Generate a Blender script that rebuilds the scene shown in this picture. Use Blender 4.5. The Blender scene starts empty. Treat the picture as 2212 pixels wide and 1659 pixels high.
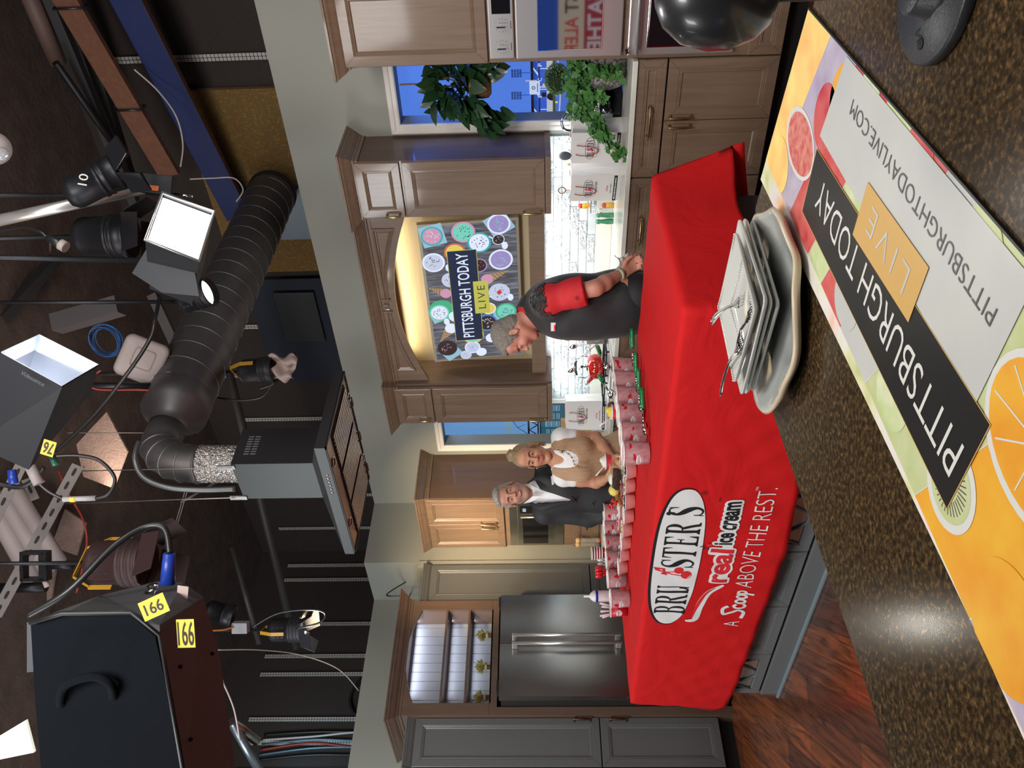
import bpy, bmesh, math, random
import numpy as np
from math import sin, cos, pi, radians, sqrt
from mathutils import Vector, Matrix, Quaternion
random.seed(7); rng=np.random.RandomState(7)
S=bpy.context.scene
COL=S.collection

# ------------------------------------------------------------------ camera
CAMZ=1.445
YAW,PIT,ROL=-0.74885031,0.03504621,-0.01757133
FPX=1766.6
CP=np.array([0,0,CAMZ])
def _axes():
    F=np.array([sin(YAW)*cos(PIT),cos(YAW)*cos(PIT),sin(PIT)])
    Rt=np.array([cos(YAW),-sin(YAW),0]); U=np.cross(Rt,F)
    return cos(ROL)*Rt+sin(ROL)*U, -sin(ROL)*Rt+cos(ROL)*U, F
AR,AU,AF=_axes()
cam=bpy.data.cameras.new('camera'); camo=bpy.data.objects.new('camera',cam); COL.objects.link(camo)
cam.sensor_fit='HORIZONTAL'; cam.sensor_width=36; cam.lens=FPX*36/2212; cam.clip_start=0.02; cam.clip_end=60
# the photograph lies on its side: the camera is rolled a quarter turn
mx=Matrix(((-AU[0],AR[0],-AF[0],0),(-AU[1],AR[1],-AF[1],0),(-AU[2],AR[2],-AF[2],CAMZ),(0,0,0,1)))
camo.matrix_world=mx
S.camera=camo
def P3(x,y,depth):
    "world point seen at photo pixel (x,y) at a distance measured along the optical axis"
    u,v=1659-y,x
    d=AF+AR*((u-829.5)/FPX)-AU*((v-1106)/FPX)
    return Vector(CP+d*depth)
def PH(x,y,ax,val):
    u,v=1659-y,x
    d=AF+AR*((u-829.5)/FPX)-AU*((v-1106)/FPX)
    i='XYZ'.index(ax); return Vector(CP+d*((val-CP[i])/d[i]))

# ------------------------------------------------------------------ light and exposure
S.view_settings.view_transform='Standard'; S.view_settings.look='None'
S.view_settings.exposure=0.0; S.view_settings.gamma=1.0
S.view_settings.use_curve_mapping=False
W=bpy.data.worlds.new('studio_dark'); S.world=W; W.use_nodes=True
W.node_tree.nodes['Background'].inputs[0].default_value=(0.55,0.62,0.8,1)
W.node_tree.nodes['Background'].inputs[1].default_value=0.05
def area(name,loc,target,power,size,color=(1,1,1),size_y=None,spread=180):
    l=bpy.data.lights.new(name,'AREA'); l.energy=power; l.color=color
    l.shape='RECTANGLE' if size_y else 'SQUARE'; l.size=size
    if size_y: l.size_y=size_y
    l.spread=radians(spread)
    o=bpy.data.objects.new(name,l); COL.objects.link(o)
    o.location=loc; d=Vector(target)-Vector(loc)
    o.rotation_euler=d.to_track_quat('-Z','Y').to_euler()
    return o
# studio soft lights hung overhead, in front of the set
area("studio_softlight",(-0.3,0.2,3.35),(-3.0,4.9,1.1),85,1.0,(1,0.98,0.95))
area('studio_softlight',(-3.2,-0.8,3.4),(-4.6,4.0,1.2),70,1.0,(1,0.98,0.95))
area('studio_softlight',(-5.2,0.2,3.35),(-6.3,3.6,1.5),60,0.8,(0.95,0.98,1))
area('studio_softlight',(0.6,2.2,3.4),(-3.0,3.4,0.9),40,0.8,(1,0.97,0.93))
area('studio_softlight',(1.2,-1.0,3.2),(-0.7,1.0,1.0),14,0.8,(1,0.97,0.93))

# ------------------------------------------------------------------ materials
MATS={}
def M(name,col,rough=0.5,metal=0.0,**k):
    if name in MATS: return MATS[name]
    m=bpy.data.materials.new(name); m.use_nodes=True; MATS[name]=m
    nt=m.node_tree; b=nt.nodes['Principled BSDF']
    b.inputs['Base Color'].default_value=(*col,1); b.inputs['Roughness'].default_value=rough
    b.inputs['Metallic'].default_value=metal
    if 'emit' in k:
        b.inputs['Emission Color'].default_value=(*k.get('ecol',col),1); b.inputs['Emission Strength'].default_value=k['emit']
    if 'trans' in k: b.inputs['Transmission Weight'].default_value=k['trans']
    if 'coat' in k: b.inputs['Coat Weight'].default_value=k['coat']; b.inputs['Coat Roughness'].default_value=0.08
    if 'sheen' in k: b.inputs['Sheen Weight'].default_value=k['sheen']
    if 'sss' in k:
        b.inputs['Subsurface Weight'].default_value=k['sss']; b.inputs['Subsurface Radius'].default_value=(0.012,0.005,0.003)
        b.inputs['Subsurface Scale'].default_value=1.0
    if 'spec' in k: b.inputs['Specular IOR Level'].default_value=k['spec']
    if 'alpha' in k: b.inputs['Alpha'].default_value=k['alpha']
    if 'aniso' in k: b.inputs['Anisotropic'].default_value=k['aniso']
    tc=None
    def coords(scale):
        t=nt.nodes.new('ShaderNodeTexCoord'); mp=nt.nodes.new('ShaderNodeMapping')
        mp.inputs['Scale'].default_value=scale if hasattr(scale,'__len__') else (scale,)*3
        nt.links.new(t.outputs['Object'],mp.inputs[0]); return mp
    if 'var' in k:   # colour variation: (colour2, scale, contrast 0..1)
        c2,sc,ct=k['var']; mp=coords(sc)
        n=nt.nodes.new('ShaderNodeTexNoise'); n.inputs['Scale'].default_value=1; n.inputs['Detail'].default_value=k.get('detail',5)
        n.inputs['Distortion'].default_value=k.get('dist',0.0)
        r=nt.nodes.new('ShaderNodeValToRGB'); r.color_ramp.elements[0].position=0.5-ct/2; r.color_ramp.elements[1].position=0.5+ct/2
        r.color_ramp.elements[0].color=(*col,1); r.color_ramp.elements[1].color=(*c2,1)
        nt.links.new(mp.outputs[0],n.inputs['Vector']); nt.links.new(n.outputs['Fac'],r.inputs[0]); nt.links.new(r.outputs[0],b.inputs['Base Color'])
    if 'bump' in k:  # (scale, strength, distance)
        sc,st,di=k['bump']; mp=coords(sc)
        n=nt.nodes.new('ShaderNodeTexNoise'); n.inputs['Scale'].default_value=1; n.inputs['Detail'].default_value=4
        bp=nt.nodes.new('ShaderNodeBump'); bp.inputs['Strength'].default_value=st; bp.inputs['Distance'].default_value=di
        nt.links.new(mp.outputs[0],n.inputs['Vector']); nt.links.new(n.outputs['Fac'],bp.inputs['Height']); nt.links.new(bp.outputs[0],b.inputs['Normal'])
    return m
def NT(m):
    nt=m.node_tree; return nt,nt.nodes['Principled BSDF']
def node(nt,typ,**k):
    n=nt.nodes.new(typ)
    for a,v in k.items():
        if a.startswith('i_'): n.inputs[a[2:].replace('_',' ')].default_value=v
        else: setattr(n,a,v)
    return n
def ramp(nt,stops,interp='LINEAR'):
    r=nt.nodes.new('ShaderNodeValToRGB'); cr=r.color_ramp; cr.interpolation=interp
    cr.elements[0].position=stops[0][0]; cr.elements[0].color=(*stops[0][1],1)
    cr.elements[1].position=stops[-1][0]; cr.elements[1].color=(*stops[-1][1],1)
    for p,c in stops[1:-1]:
        e=cr.elements.new(p); e.color=(*c,1)
    return r
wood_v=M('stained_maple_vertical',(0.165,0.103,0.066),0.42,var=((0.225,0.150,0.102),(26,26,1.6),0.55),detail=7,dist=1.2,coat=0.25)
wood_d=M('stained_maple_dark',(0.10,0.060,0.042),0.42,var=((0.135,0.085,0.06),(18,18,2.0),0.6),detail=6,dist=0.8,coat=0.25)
grey_paint=M('grey_cabinet_paint',(0.105,0.108,0.108),0.42,bump=(60,0.05,0.002))
isl_paint=M('island_grey_paint',(0.15,0.165,0.17),0.4)
wall_paint=M('wall_paint',(0.275,0.280,0.245),0.75,var=((0.295,0.30,0.262),1.5,0.8),bump=(180,0.08,0.002))
white_trim=M('white_trim_paint',(0.78,0.74,0.68),0.4)
steel=M('brushed_steel',(0.62,0.60,0.58),0.33,0.72,aniso=0.6,bump=((2,2,180),0.04,0.001))
steel_dk=M('brushed_steel_dark',(0.36,0.36,0.35),0.25,1.0,aniso=0.5,bump=((3,260,3),0.04,0.001))
chrome=M('chrome',(0.8,0.8,0.8),0.08,1.0)
brass=M('antique_brass',(0.50,0.36,0.17),0.28,1.0)
bronze=M('dark_bronze',(0.16,0.08,0.05),0.35,1.0)
black_gl=M('black_glass',(0.008,0.008,0.01),0.06,0.0)
black_pl=M('black_plastic',(0.012,0.012,0.013),0.4)
black_mt=M('black_metal',(0.02,0.02,0.024),0.45,0.6)
black_ga=M('gap_black',(0.006,0.005,0.005),0.8)
white_pl=M('white_plastic',(0.75,0.73,0.72),0.35)
quartz=M('cream_quartz',(0.66,0.64,0.56),0.22,var=((0.74,0.72,0.65),9,0.7))
red_cloth=M('red_tablecloth_fabric',(0.62,0.008,0.010),0.78,spec=.25)

# ------------------------------------------------------------------ mesh helpers
class MB:
    def __init__(s): s.v=[]; s.f=[]; s.m=[]; s.sm=[]
    def add(s,vs,fs,mi=0,smooth=False):
        o=len(s.v); s.v+= [tuple(map(float,p)) for p in vs]; s.f+=[tuple(o+i for i in f) for f in fs]; s.m+=[mi]*len(fs); s.sm+=[smooth]*len(fs); return s
    def box(s,x0,x1,y0,y1,z0,z1,mi=0,b=0.0):
        if x0>x1:x0,x1=x1,x0
        if y0>y1:y0,y1=y1,y0
        if z0>z1:z0,z1=z1,z0
        if b<=0:
            vs=[(x,y,z) for z in (z0,z1) for y in (y0,y1) for x in (x0,x1)]
            return s.add(vs,[(0,2,3,1),(4,5,7,6),(0,1,5,4),(2,6,7,3),(0,4,6,2),(1,3,7,5)],mi)
        b=min(b,(x1-x0)/2.01,(y1-y0)/2.01,(z1-z0)/2.01)
        bm=bmesh.new(); bmesh.ops.create_cube(bm,size=1)
        bmesh.ops.transform(bm,matrix=Matrix.Translation(((x0+x1)/2,(y0+y1)/2,(z0+z1)/2))@Matrix.Diagonal((x1-x0,y1-y0,z1-z0,1)),verts=bm.verts)
        bmesh.ops.bevel(bm,geom=bm.edges[:],offset=b,segments=2,profile=0.6,affect='EDGES')
        bm.verts.index_update(); s.add([v.co[:] for v in bm.verts],[[v.index for v in f.verts] for f in bm.faces],mi); bm.free(); return s
    def tbox(s,mat,sx,sy,sz,mi=0,b=0.0):
        t=MB().box(-sx/2,sx/2,-sy/2,sy/2,-sz/2,sz/2,mi,b); return s.merge(t,mat)
    def merge(s,o,mat=None,mi=None):
        vs=[tuple(mat@Vector(p)) for p in o.v] if mat is not None else o.v
        k=len(s.v); s.v+=vs; s.f+=[tuple(k+i for i in f) for f in o.f]; s.m+=(o.m if mi is None else [mi]*len(o.m)); s.sm+=o.sm; return s
    def tube(s,pts,r,n=10,mi=0,closed=False,caps=True):
        pts=[Vector(p) for p in pts]; N=len(pts)
        rr=r if hasattr(r,'__len__') else [r]*N
        T=[]
        for i in range(N):
            a=pts[(i-1)%N] if (closed or i>0) else pts[i]; c=pts[(i+1)%N] if (closed or i<N-1) else pts[i]
            t=(c-a); T.append(t.normalized() if t.length>1e-9 else Vector((0,0,1)))
        up=Vector((0,0,1)) if abs(T[0].z)<0.9 else Vector((1,0,0))
        nrm=(up-T[0]*up.dot(T[0])).normalized(); vs=[]
        for i in range(N):
            nrm=(nrm-T[i]*nrm.dot(T[i]));
            nrm=nrm.normalized() if nrm.length>1e-6 else T[i].orthogonal().normalized()
            bn=T[i].cross(nrm)
            for k in range(n):
                a=2*pi*k/n; vs.append(pts[i]+(nrm*cos(a)+bn*sin(a))*rr[i])
        fs=[]
        for i in range(N if closed else N-1):
            j=(i+1)%N
            for k in range(n):
                l=(k+1)%n; fs.append((i*n+k,i*n+l,j*n+l,j*n+k))
        s.add(vs,fs,mi,True)
        if caps and not closed:
            o=len(s.v)-len(vs); s.f+=[tuple(o+k for k in range(n))[::-1],tuple(o+(N-1)*n+k for k in range(n))]; s.m+=[mi]*2; s.sm+=[False]*2
        return s
    def lathe(s,prof,n=24,mi=0,center=(0,0,0),mat=None,smooth=True,ang=2*pi):
        vs=[];fs=[];N=len(prof); full=abs(ang-2*pi)<1e-6; K=n if full else n+1
        for r,z in prof:
            for k in range(K):
                a=ang*k/n; p=Vector((r*cos(a),r*sin(a),z))
                if mat is not None: p=mat@p
                vs.append(p+Vector(center))
        for i in range(N-1):
            for k in range(n):
                l=(k+1)%K; fs.append((i*K+k,i*K+l,(i+1)*K+l,(i+1)*K+k))
        return s.add(vs,fs,mi,smooth)
    def prism(s,poly,z0,z1,mi=0,mat=None,smooth=False):
        n=len(poly); a=sum(poly[i][0]*poly[(i+1)%n][1]-poly[(i+1)%n][0]*poly[i][1] for i in range(n))
        if a<0: poly=poly[::-1]
        vs=[Vector((x,y,z0)) for x,y in poly]+[Vector((x,y,z1)) for x,y in poly]
        if mat is not None: vs=[mat@v for v in vs]
        fs=[tuple(range(n))[::-1],tuple(range(n,2*n))]+[(i,(i+1)%n,n+(i+1)%n,n+i) for i in range(n)]
        return s.add(vs,fs,mi,smooth)
    def grid(s,fn,nu,nv,mi=0,smooth=True,flip=False):
        vs=[fn(i/nu,j/nv) for j in range(nv+1) for i in range(nu+1)]
        fs=[]
        for j in range(nv):
            for i in range(nu):
                q=(j*(nu+1)+i,j*(nu+1)+i+1,(j+1)*(nu+1)+i+1,(j+1)*(nu+1)+i); fs.append(q[::-1] if flip else q)
        return s.add(vs,fs,mi,smooth)
    def sphere(s,c,r,n=16,m=10,mi=0,mat=None):
        r=r if hasattr(r,'__len__') else (r,r,r)
        prof=[(sin(pi*i/m),-cos(pi*i/m)) for i in range(m+1)]
        prof[0]=(0.001,-1);prof[-1]=(0.001,1)
        D=Matrix.Diagonal((r[0],r[1],r[2],1))
        if mat is not None: D=mat@D
        return s.lathe(prof,n,mi,c,D)
    def build(s,name,mats,parent=None,world=False,solid=0,recalc=True):
        me=bpy.data.meshes.new(name)
        vs=s.v
        if parent is not None and world:
            inv=WM(parent).inverted(); vs=[tuple(inv@Vector(p)) for p in vs]
        me.from_pydata(vs,[],s.f)
        if not isinstance(mats,(list,tuple)): mats=[mats]
        for m in mats: me.materials.append(m)
        me.polygons.foreach_set('material_index',s.m); me.polygons.foreach_set('use_smooth',s.sm)
        if recalc:
            bm=bmesh.new(); bm.from_mesh(me); bmesh.ops.recalc_face_normals(bm,faces=bm.faces); bm.to_mesh(me); bm.free()
        me.update()
        o=bpy.data.objects.new(name,me); COL.objects.link(o)
        if parent is not None: o.parent=parent
        if solid:
            md=o.modifiers.new('solid','SOLIDIFY'); md.thickness=solid
        return o
def WM(o):
    m=Matrix.Identity(4)
    while o is not None:
        m=o.matrix_basis@m if False else (Matrix.Translation(o.location)@o.rotation_euler.to_matrix().to_4x4()@Matrix.Diagonal((*o.scale,1)))@m
        o=o.parent
    return m
def tag(o,label=None,cat=None,group=None,kind=None):
    if label: o['label']=label
    if cat: o['category']=cat
    if group: o['group']=group
    if kind: o['kind']=kind
    return o
def thing(name,label,cat,loc=(0,0,0),rot=0,group=None):
    o=bpy.data.objects.new(name,None); COL.objects.link(o); o.location=loc; o.empty_display_size=0.05
    o.rotation_euler=rot if hasattr(rot,'__len__') else (0,0,rot)
    return tag(o,label,cat,group)
def dup(root,loc=None,rot=None,label=None,group=None,scale=None,top=True):
    r=root.copy(); COL.objects.link(r)
    if loc is not None: r.location=loc
    if rot is not None: r.rotation_euler=rot if hasattr(rot,'__len__') else (0,0,rot)
    if scale is not None: r.scale=scale if hasattr(scale,'__len__') else (scale,)*3
    if label: r['label']=label
    if group: r['group']=group
    for ch in list(root.children):
        c=dup(ch,top=False); c.parent=r
    return r
def struct(o): o['kind']='structure'; return o
def ell(cx,cy,rx,ry,n=40,a0=0,a1=2*pi):
    return [(cx+rx*cos(a0+(a1-a0)*i/n),cy+ry*sin(a0+(a1-a0)*i/n)) for i in range(n if abs(a1-a0-2*pi)<1e-6 else n+1)]
def spline(pts,k=8,closed=False):
    "Catmull-Rom through the points"
    pts=[Vector(p) for p in pts]; N=len(pts); out=[]
    for i in range(N if closed else N-1):
        g=lambda j: pts[j%N] if closed else pts[max(0,min(N-1,j))]
        a,b,c,d=g(i-1),g(i),g(i+1),g(i+2)
        for t in range(k):
            t/=k; out.append(0.5*((2*b)+(c-a)*t+(2*a-5*b+4*c-d)*t*t+(3*b-a-3*c+d)*t**3))
    if not closed: out.append(pts[-1])
    return out
def cable(name,label,pts,r,mat,cat='cable',group=None,n=6):
    o=MB().tube(spline(pts,8),r,n).build(name,mat); return tag(o,label,cat,group)

# ------------------------------------------------------------------ lettering: flat outlines -> fine triangles -> placed by a mapping
def font_polys(txt,bold=0.0,spacing=1.0):
    cu=bpy.data.curves.new('t','FONT'); cu.body=txt; cu.size=1; cu.offset=bold; cu.space_character=spacing; cu.resolution_u=3
    cu.fill_mode='FRONT' if hasattr(cu,'fill_mode') else cu.fill_mode
    o=bpy.data.objects.new('t',cu); COL.objects.link(o)
    dg=bpy.context.evaluated_depsgraph_get(); dg.update()
    me=bpy.data.meshes.new_from_object(o.evaluated_get(dg),depsgraph=dg)
    vs=[(v.co.x,v.co.y) for v in me.vertices]; fs=[tuple(p.vertices) for p in me.polygons]
    bpy.data.objects.remove(o); bpy.data.curves.remove(cu); bpy.data.meshes.remove(me)
    xs=[v[0] for v in vs]; ys=[v[1] for v in vs]
    return vs,fs,(min(xs),max(xs),min(ys),max(ys))
def poly_flat(poly):
    return list(poly),[tuple(range(len(poly)))],None
class Decal:
    "collects flat 2D shapes, then maps them onto a surface with fn(x,y)->point"
    def __init__(s): s.parts=[]
    def text(s,txt,x0,x1,y0,y1,mi=0,bold=0.0,keep=False,shear=0,rot=0,spacing=1.0,lift=0):
        vs,fs,b=font_polys(txt,bold,spacing); sx=(x1-x0)/(b[1]-b[0]); sy=(y1-y0)/(b[3]-b[2])
        if keep: sx=sy=min(sx,sy)
        out=[(x0+(x-b[0])*sx+(y-b[2])*sy*shear, y0+(y-b[2])*sy) for x,y in vs]
        if rot:
            out=[(x0+(x-x0)*cos(rot)-(y-y0)*sin(rot), y0+(x-x0)*sin(rot)+(y-y0)*cos(rot)) for x,y in out]
        s.parts.append((out,fs,mi,lift)); return s
    def poly(s,poly,mi=0,lift=0): s.parts.append((list(poly),[tuple(range(len(poly)))],mi,lift)); return s
    def ring(s,outer,inner,mi=0,lift=0):
        n=len(outer); s.parts.append((list(outer)+list(inner),[(i,(i+1)%n,n+(i+1)%n,n+i) for i in range(n)],mi,lift)); return s
    def stroke(s,pts,w,mi=0,lift=0):
        pts=[Vector((p[0],p[1])) for p in pts]; L=[];R=[]; n=len(pts)
        ww=w if hasattr(w,'__len__') else [w]*n
        for i,p in enumerate(pts):
            t=(pts[min(i+1,n-1)]-pts[max(i-1,0)]); t=t.normalized() if t.length>0 else Vector((1,0)); q=Vector((-t.y,t.x))*ww[i]/2
            L.append(tuple(p+q)); R.append(tuple(p-q))
        s.parts.append((L+R,[(i,i+1,n+i+1,n+i) for i in range(n-1)],mi,lift)); return s
    def build(s,name,mats,fn,parent=None,world=False,maxe=None,base=0.0015):
        b=MB()
        for k,(vs,fs,mi,lift) in enumerate(s.parts):
            bm=bmesh.new(); bv=[bm.verts.new((x,y,0)) for x,y in vs]
            for f in fs:
                try: bm.faces.new([bv[i] for i in f])
                except ValueError: pass
            bmesh.ops.triangulate(bm,faces=bm.faces[:])
            if maxe:
                for _ in range(6):
                    e=[e for e in bm.edges if e.calc_length()>maxe]
                    if not e: break
                    bmesh.ops.subdivide_edges(bm,edges=e,cuts=1)
                    bmesh.ops.triangulate(bm,faces=[f for f in bm.faces if len(f.verts)>3])
            bm.verts.index_update()
            b.add([fn(v.co.x,v.co.y,base+lift) for v in bm.verts],[[v.index for v in f.verts] for f in bm.faces],mi); bm.free()
        return b.build(name,mats,parent,world,recalc=False)

# ------------------------------------------------------------------ cabinet work (local frame: x to the right, -y towards the viewer, z up)
def rect_rings(b,x0,x1,z0,z1,rings,y,mi=0,last=True):
    vs=[]
    for ins,dy in rings:
        vs+=[(x0+ins,y+dy,z0+ins),(x1-ins,y+dy,z0+ins),(x1-ins,y+dy,z1-ins),(x0+ins,y+dy,z1-ins)]
    fs=[]
    for r in range(len(rings)-1):
        for k in range(4):
            l=(k+1)%4; fs.append((r*4+k,r*4+l,(r+1)*4+l,(r+1)*4+k))
    if last: q=(len(rings)-1)*4; fs.append((q,q+1,q+2,q+3))
    b.add(vs,fs,mi)
def panel_door(parent,x0,x1,z0,z1,y,mat,fr=0.062,name='door',label=None,world=False):
    b=MB()
    rect_rings(b,x0,x1,z0,z1,[(0,0),(0,-.018),(.003,-.021),(fr-.004,-.021),(fr,-.0175),(fr+.004,-.0195),(fr+.008,-.0155),(fr+.013,-.0165),(fr+.02,-.009),(fr+.03,-.009)],y)
    # hairline mitre joints of the frame
    for (cx,cz,sx,sz) in ((x0,z0,1,1),(x1,z0,-1,1),(x0,z1,1,-1),(x1,z1,-1,-1)):
        a=Vector((cx+sx*.004,0,cz+sz*.004)); c=Vector((cx+sx*(fr-.005),0,cz+sz*(fr-.005))); q=Vector((-sz,0,sx)).normalized()*.0007
        b.add([(a+q)[:],(a-q)[:],(c-q)[:],(c+q)[:]],[(0,1,2,3)],1)
        for i in range(4):
            v=b.v[-4+i]; b.v[-4+i]=(v[0],y-.0213,v[2])
    o=b.build(name,[mat,black_ga],parent,world)
    if label: o['label']=label
    return o
def bar_handle(parent,cx,cz,L,vert,y,mat,name='handle',r=.0065,out=.03):
    "two flared feet, a bow bar that swells at the middle"
    b=MB(); ax=Vector((0,0,1)) if vert else Vector((1,0,0)); c=Vector((cx,y,cz))
    for s in (-1,1):
        p=c+ax*s*L*.42
        b.tube([p,p+Vector((0,-.004,0)),p+Vector((0,-.008,0)),p+Vector((0,-out,0))],[r*1.5,r*1.5,r*.8,r*.8],10)
    n=14; pts=[c+ax*L*(i/n-.5)+Vector((0,-out-.004*sin(pi*i/n),0)) for i in range(n+1)]
    b.tube(pts,[r*(.55+.75*sin(pi*i/n)**.7) for i in range(n+1)],10)
    return b.build(name,mat,parent)
CROWN=[(0,0),(.006,0),(.006,.018),(.014,.026),(.014,.034),(.022,.04),(.034,.052),(.05,.075),(.062,.088),(.066,.098),(.075,.102),(.075,.115),(0,.115)]
def crown(path,prof,parent,mat,name='crown_moulding',closed=False,world=False,z=0,scale=1.0):
    "path: plan points (x,y), outside on the right of travel; profile (out,up)"
    n=len(path); offs=[]
    for i in range(n):
        p=Vector(path[i]); a=(p-Vector(path[i-1])).normalized() if i>0 else None; c=(Vector(path[i+1])-p).normalized() if i<n-1 else None
        na=Vector((a.y,-a.x)) if a else None; nc=Vector((c.y,-c.x)) if c else None
        if na is None: m=nc
        elif nc is None: m=na
        else:
            m=(na+nc); m=m/m.length/max(.2,(na+nc).normalized().dot(na))
        offs.append(m)
    b=MB(); K=len(prof); vs=[]
    for i in range(n):
        for o,u in prof: vs.append((path[i][0]+offs[i].x*o*scale,path[i][1]+offs[i].y*o*scale,z+u*scale))
    fs=[(i*K+k,i*K+(k+1)%K,(i+1)*K+(k+1)%K,(i+1)*K+k) for i in range(n-1) for k in range(K)]
    fs+=[tuple(range(K)),tuple((n-1)*K+k for k in range(K))]
    b.add(vs,fs); return b.build(name,mat,parent,world)
FACE_X=pi/2   # rotation of things whose front faces +X
# ================================================================== THE ROOM
floor_m=M('red_brown_plank_floor',(0.17,0.065,0.03),0.22,coat=0.2)
def _floor():
    nt,b=NT(floor_m)
    tc=node(nt,'ShaderNodeTexCoord'); mp=node(nt,'ShaderNodeMapping'); mp.inputs['Rotation'].default_value=(0,0,radians(38)); nt.links.new(tc.outputs['Object'],mp.inputs[0])
    br=node(nt,'ShaderNodeTexBrick'); br.offset=0.37; br.inputs['Scale'].default_value=1; br.inputs['Brick Width'].default_value=1.2; br.inputs['Row Height'].default_value=0.15
    br.inputs['Mortar Size'].default_value=0.0015; br.inputs['Color1'].default_value=(0.22,0.075,0.03,1); br.inputs['Color2'].default_value=(0.085,0.034,0.02,1); br.inputs['Mortar'].default_value=(0.03,0.012,0.008,1)
    nt.links.new(mp.outputs[0],br.inputs['Vector'])
    m2=node(nt,'ShaderNodeMapping'); m2.inputs['Scale'].default_value=(1.6,16,1); nt.links.new(mp.outputs[0],m2.inputs[0])
    n=node(nt,'ShaderNodeTexNoise'); n.inputs['Scale'].default_value=1.3; n.inputs['Detail'].default_value=8; n.inputs['Distortion'].default_value=1.6; nt.links.new(m2.outputs[0],n.inputs['Vector'])
    r=ramp(nt,[(0.3,(0.35,0.30,0.28)),(0.5,(1.0,0.9,0.85)),(0.72,(1.7,1.25,0.95))]); nt.links.new(n.outputs['Fac'],r.inputs[0])
    mix=node(nt,'ShaderNodeMix',data_type='RGBA',blend_type='MULTIPLY'); mix.inputs[0].default_value=1
    nt.links.new(br.outputs['Color'],mix.inputs[6]); nt.links.new(r.outputs[0],mix.inputs[7]); nt.links.new(mix.outputs[2],b.inputs['Base Color'])
_floor()
struct(MB().box(-9,4,-4,6.2,-0.1,0).build('floor',floor_m))

ZT=3.11
# back wall of the set, with its two window openings
wins=[(-5.486,-4.968,1.2,2.336),(-2.385,-1.52,1.18,2.336)]
b=MB(); xs=[-6.45]
segs=[(-6.45,-5.486,0,ZT),(-4.968,-2.385,0,ZT),(-1.52,1.6,0,ZT)]
for x0,x1,z0,z1 in segs: b.box(x0,x1,5.10,5.223,z0,z1)
for x0,x1,z0,z1 in wins: b.box(x0,x1,5.10,5.223,0,z0); b.box(x0,x1,5.10,5.223,z1,ZT)
struct(b.build('wall_back',wall_paint))
struct(MB().box(-6.44,-6.32,4.40,5.10,0,ZT).build('wall_return',wall_paint))
struct(MB().box(-7.06,-6.44,4.40,4.52,0,ZT).build('wall_jog',wall_paint))
struct(MB().box(-7.06,-6.94,0.2,4.40,0,ZT).build('wall_left',wall_paint))

# window trims
def casing(n,x0,x1,z0,z1):
    b=MB(); w=.065
    prof=[(0,0),(0,-.012),(.008,-.018),(.03,-.018),(.036,-.023),(w-.006,-.026),(w,-.02),(w,0)]
    def ring(ins): return [(x0-ins,z0-ins),(x1+ins,z0-ins),(x1+ins,z1+ins),(x0-ins,z1+ins)]
    vs=[];fs=[]
    for ins,dy in prof:
        for (x,z) in ring(ins): vs.append((x,5.10+dy,z))
    K=len(prof)
    for r in range(K-1):
        for k in range(4): fs.append((r*4+k,r*4+(k+1)%4,(r+1)*4+(k+1)%4,(r+1)*4+k))
    b.add(vs,fs); t=b.build('trim_%d'%n,white_trim); struct(t)
    s=MB().box(x0-.09,x1+.09,5.05,5.22,z0-.03,z0,0,.005).build('window_sill',white_trim,t,True)
casing(1,*wins[0]); casing(2,*wins[1])

# backdrops hung behind the openings (printed, back-lit city views)
def backdrop_mat(name,stops,strength,z0,z1):
    m=M(name,(0,0,0),0.9); nt,b=NT(m)
    tc=node(nt,'ShaderNodeTexCoord'); sp=node(nt,'ShaderNodeSeparateXYZ'); nt.links.new(tc.outputs['Object'],sp.inputs[0])
    mr=node(nt,'ShaderNodeMapRange'); mr.inputs[1].default_value=z0; mr.inputs[2].default_value=z1; nt.links.new(sp.outputs[2],mr.inputs[0])
    r=ramp(nt,stops); nt.links.new(mr.outputs[0],r.inputs[0])
    nt.links.new(r.outputs[0],b.inputs['Emission Color']); b.inputs['Emission Strength'].default_value=strength
    return m
def emis(name,col,st=1.0): return M(name,(0.01,0.01,0.01),0.8,emit=st,ecol=col)
sky_r=backdrop_mat('backdrop_blue_sky',[(0,(0.09,0.22,0.78)),(0.25,(0.10,0.26,0.95)),(0.6,(0.03,0.16,0.95)),(1,(0.008,0.07,0.9))],0.9,1.6,2.4)
sky_l=backdrop_mat('backdrop_dusk_sky',[(0,(0.16,0.36,0.70)),(0.5,(0.12,0.33,0.78)),(1,(0.10,0.30,0.85))],0.75,1.6,2.4)
bd=thing('backdrop_print','backlit stadium skyline print hanging behind the window with the hanging plant','backdrop',(-1.9,5.36,1.1))
MB().box(-3.1,-1.2,5.36,5.37,.0,2.6).build('sky_print',sky_r,bd,True)
e_w=emis('print_white',(0.62,0.72,0.95),0.85); e_n=emis('print_navy',(0.012,0.025,0.12),1); e_b=emis('print_blue',(0.03,0.10,0.55),1); e_s=emis('print_stone',(0.55,0.58,0.68),0.8)
e_g=emis('print_bush',(0.05,0.07,0.02),1); e_r=emis('print_river',(0.06,0.14,0.55),1); e_k=emis('print_black',(0.008,0.006,0.01),1); e_o=emis('print_brown',(0.05,0.022,0.015),1)
def BX(px,py): 
    p=PH(px,py,'Y',5.355); return (p.x,p.z)
def fnY(y,dirn=-1): return lambda x,z,l: (x,y+dirn*l,z)
d=Decal()
R=lambda a,b_,c,d_,mi,l=0: d.poly([(a,c),(b_,c),(b_,d_),(a,d_)],mi,l)
xL,xR=-3.0,-1.3
zf=lambda px: BX(px,200)[1]
R(xL,xR,zf(1160),zf(1147),6)           # roof line, dark
R(xL,xR,zf(1176),zf(1153),2)           # stands, blue
R(xL,xR,zf(1187),zf(1163),1,.0004)
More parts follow.
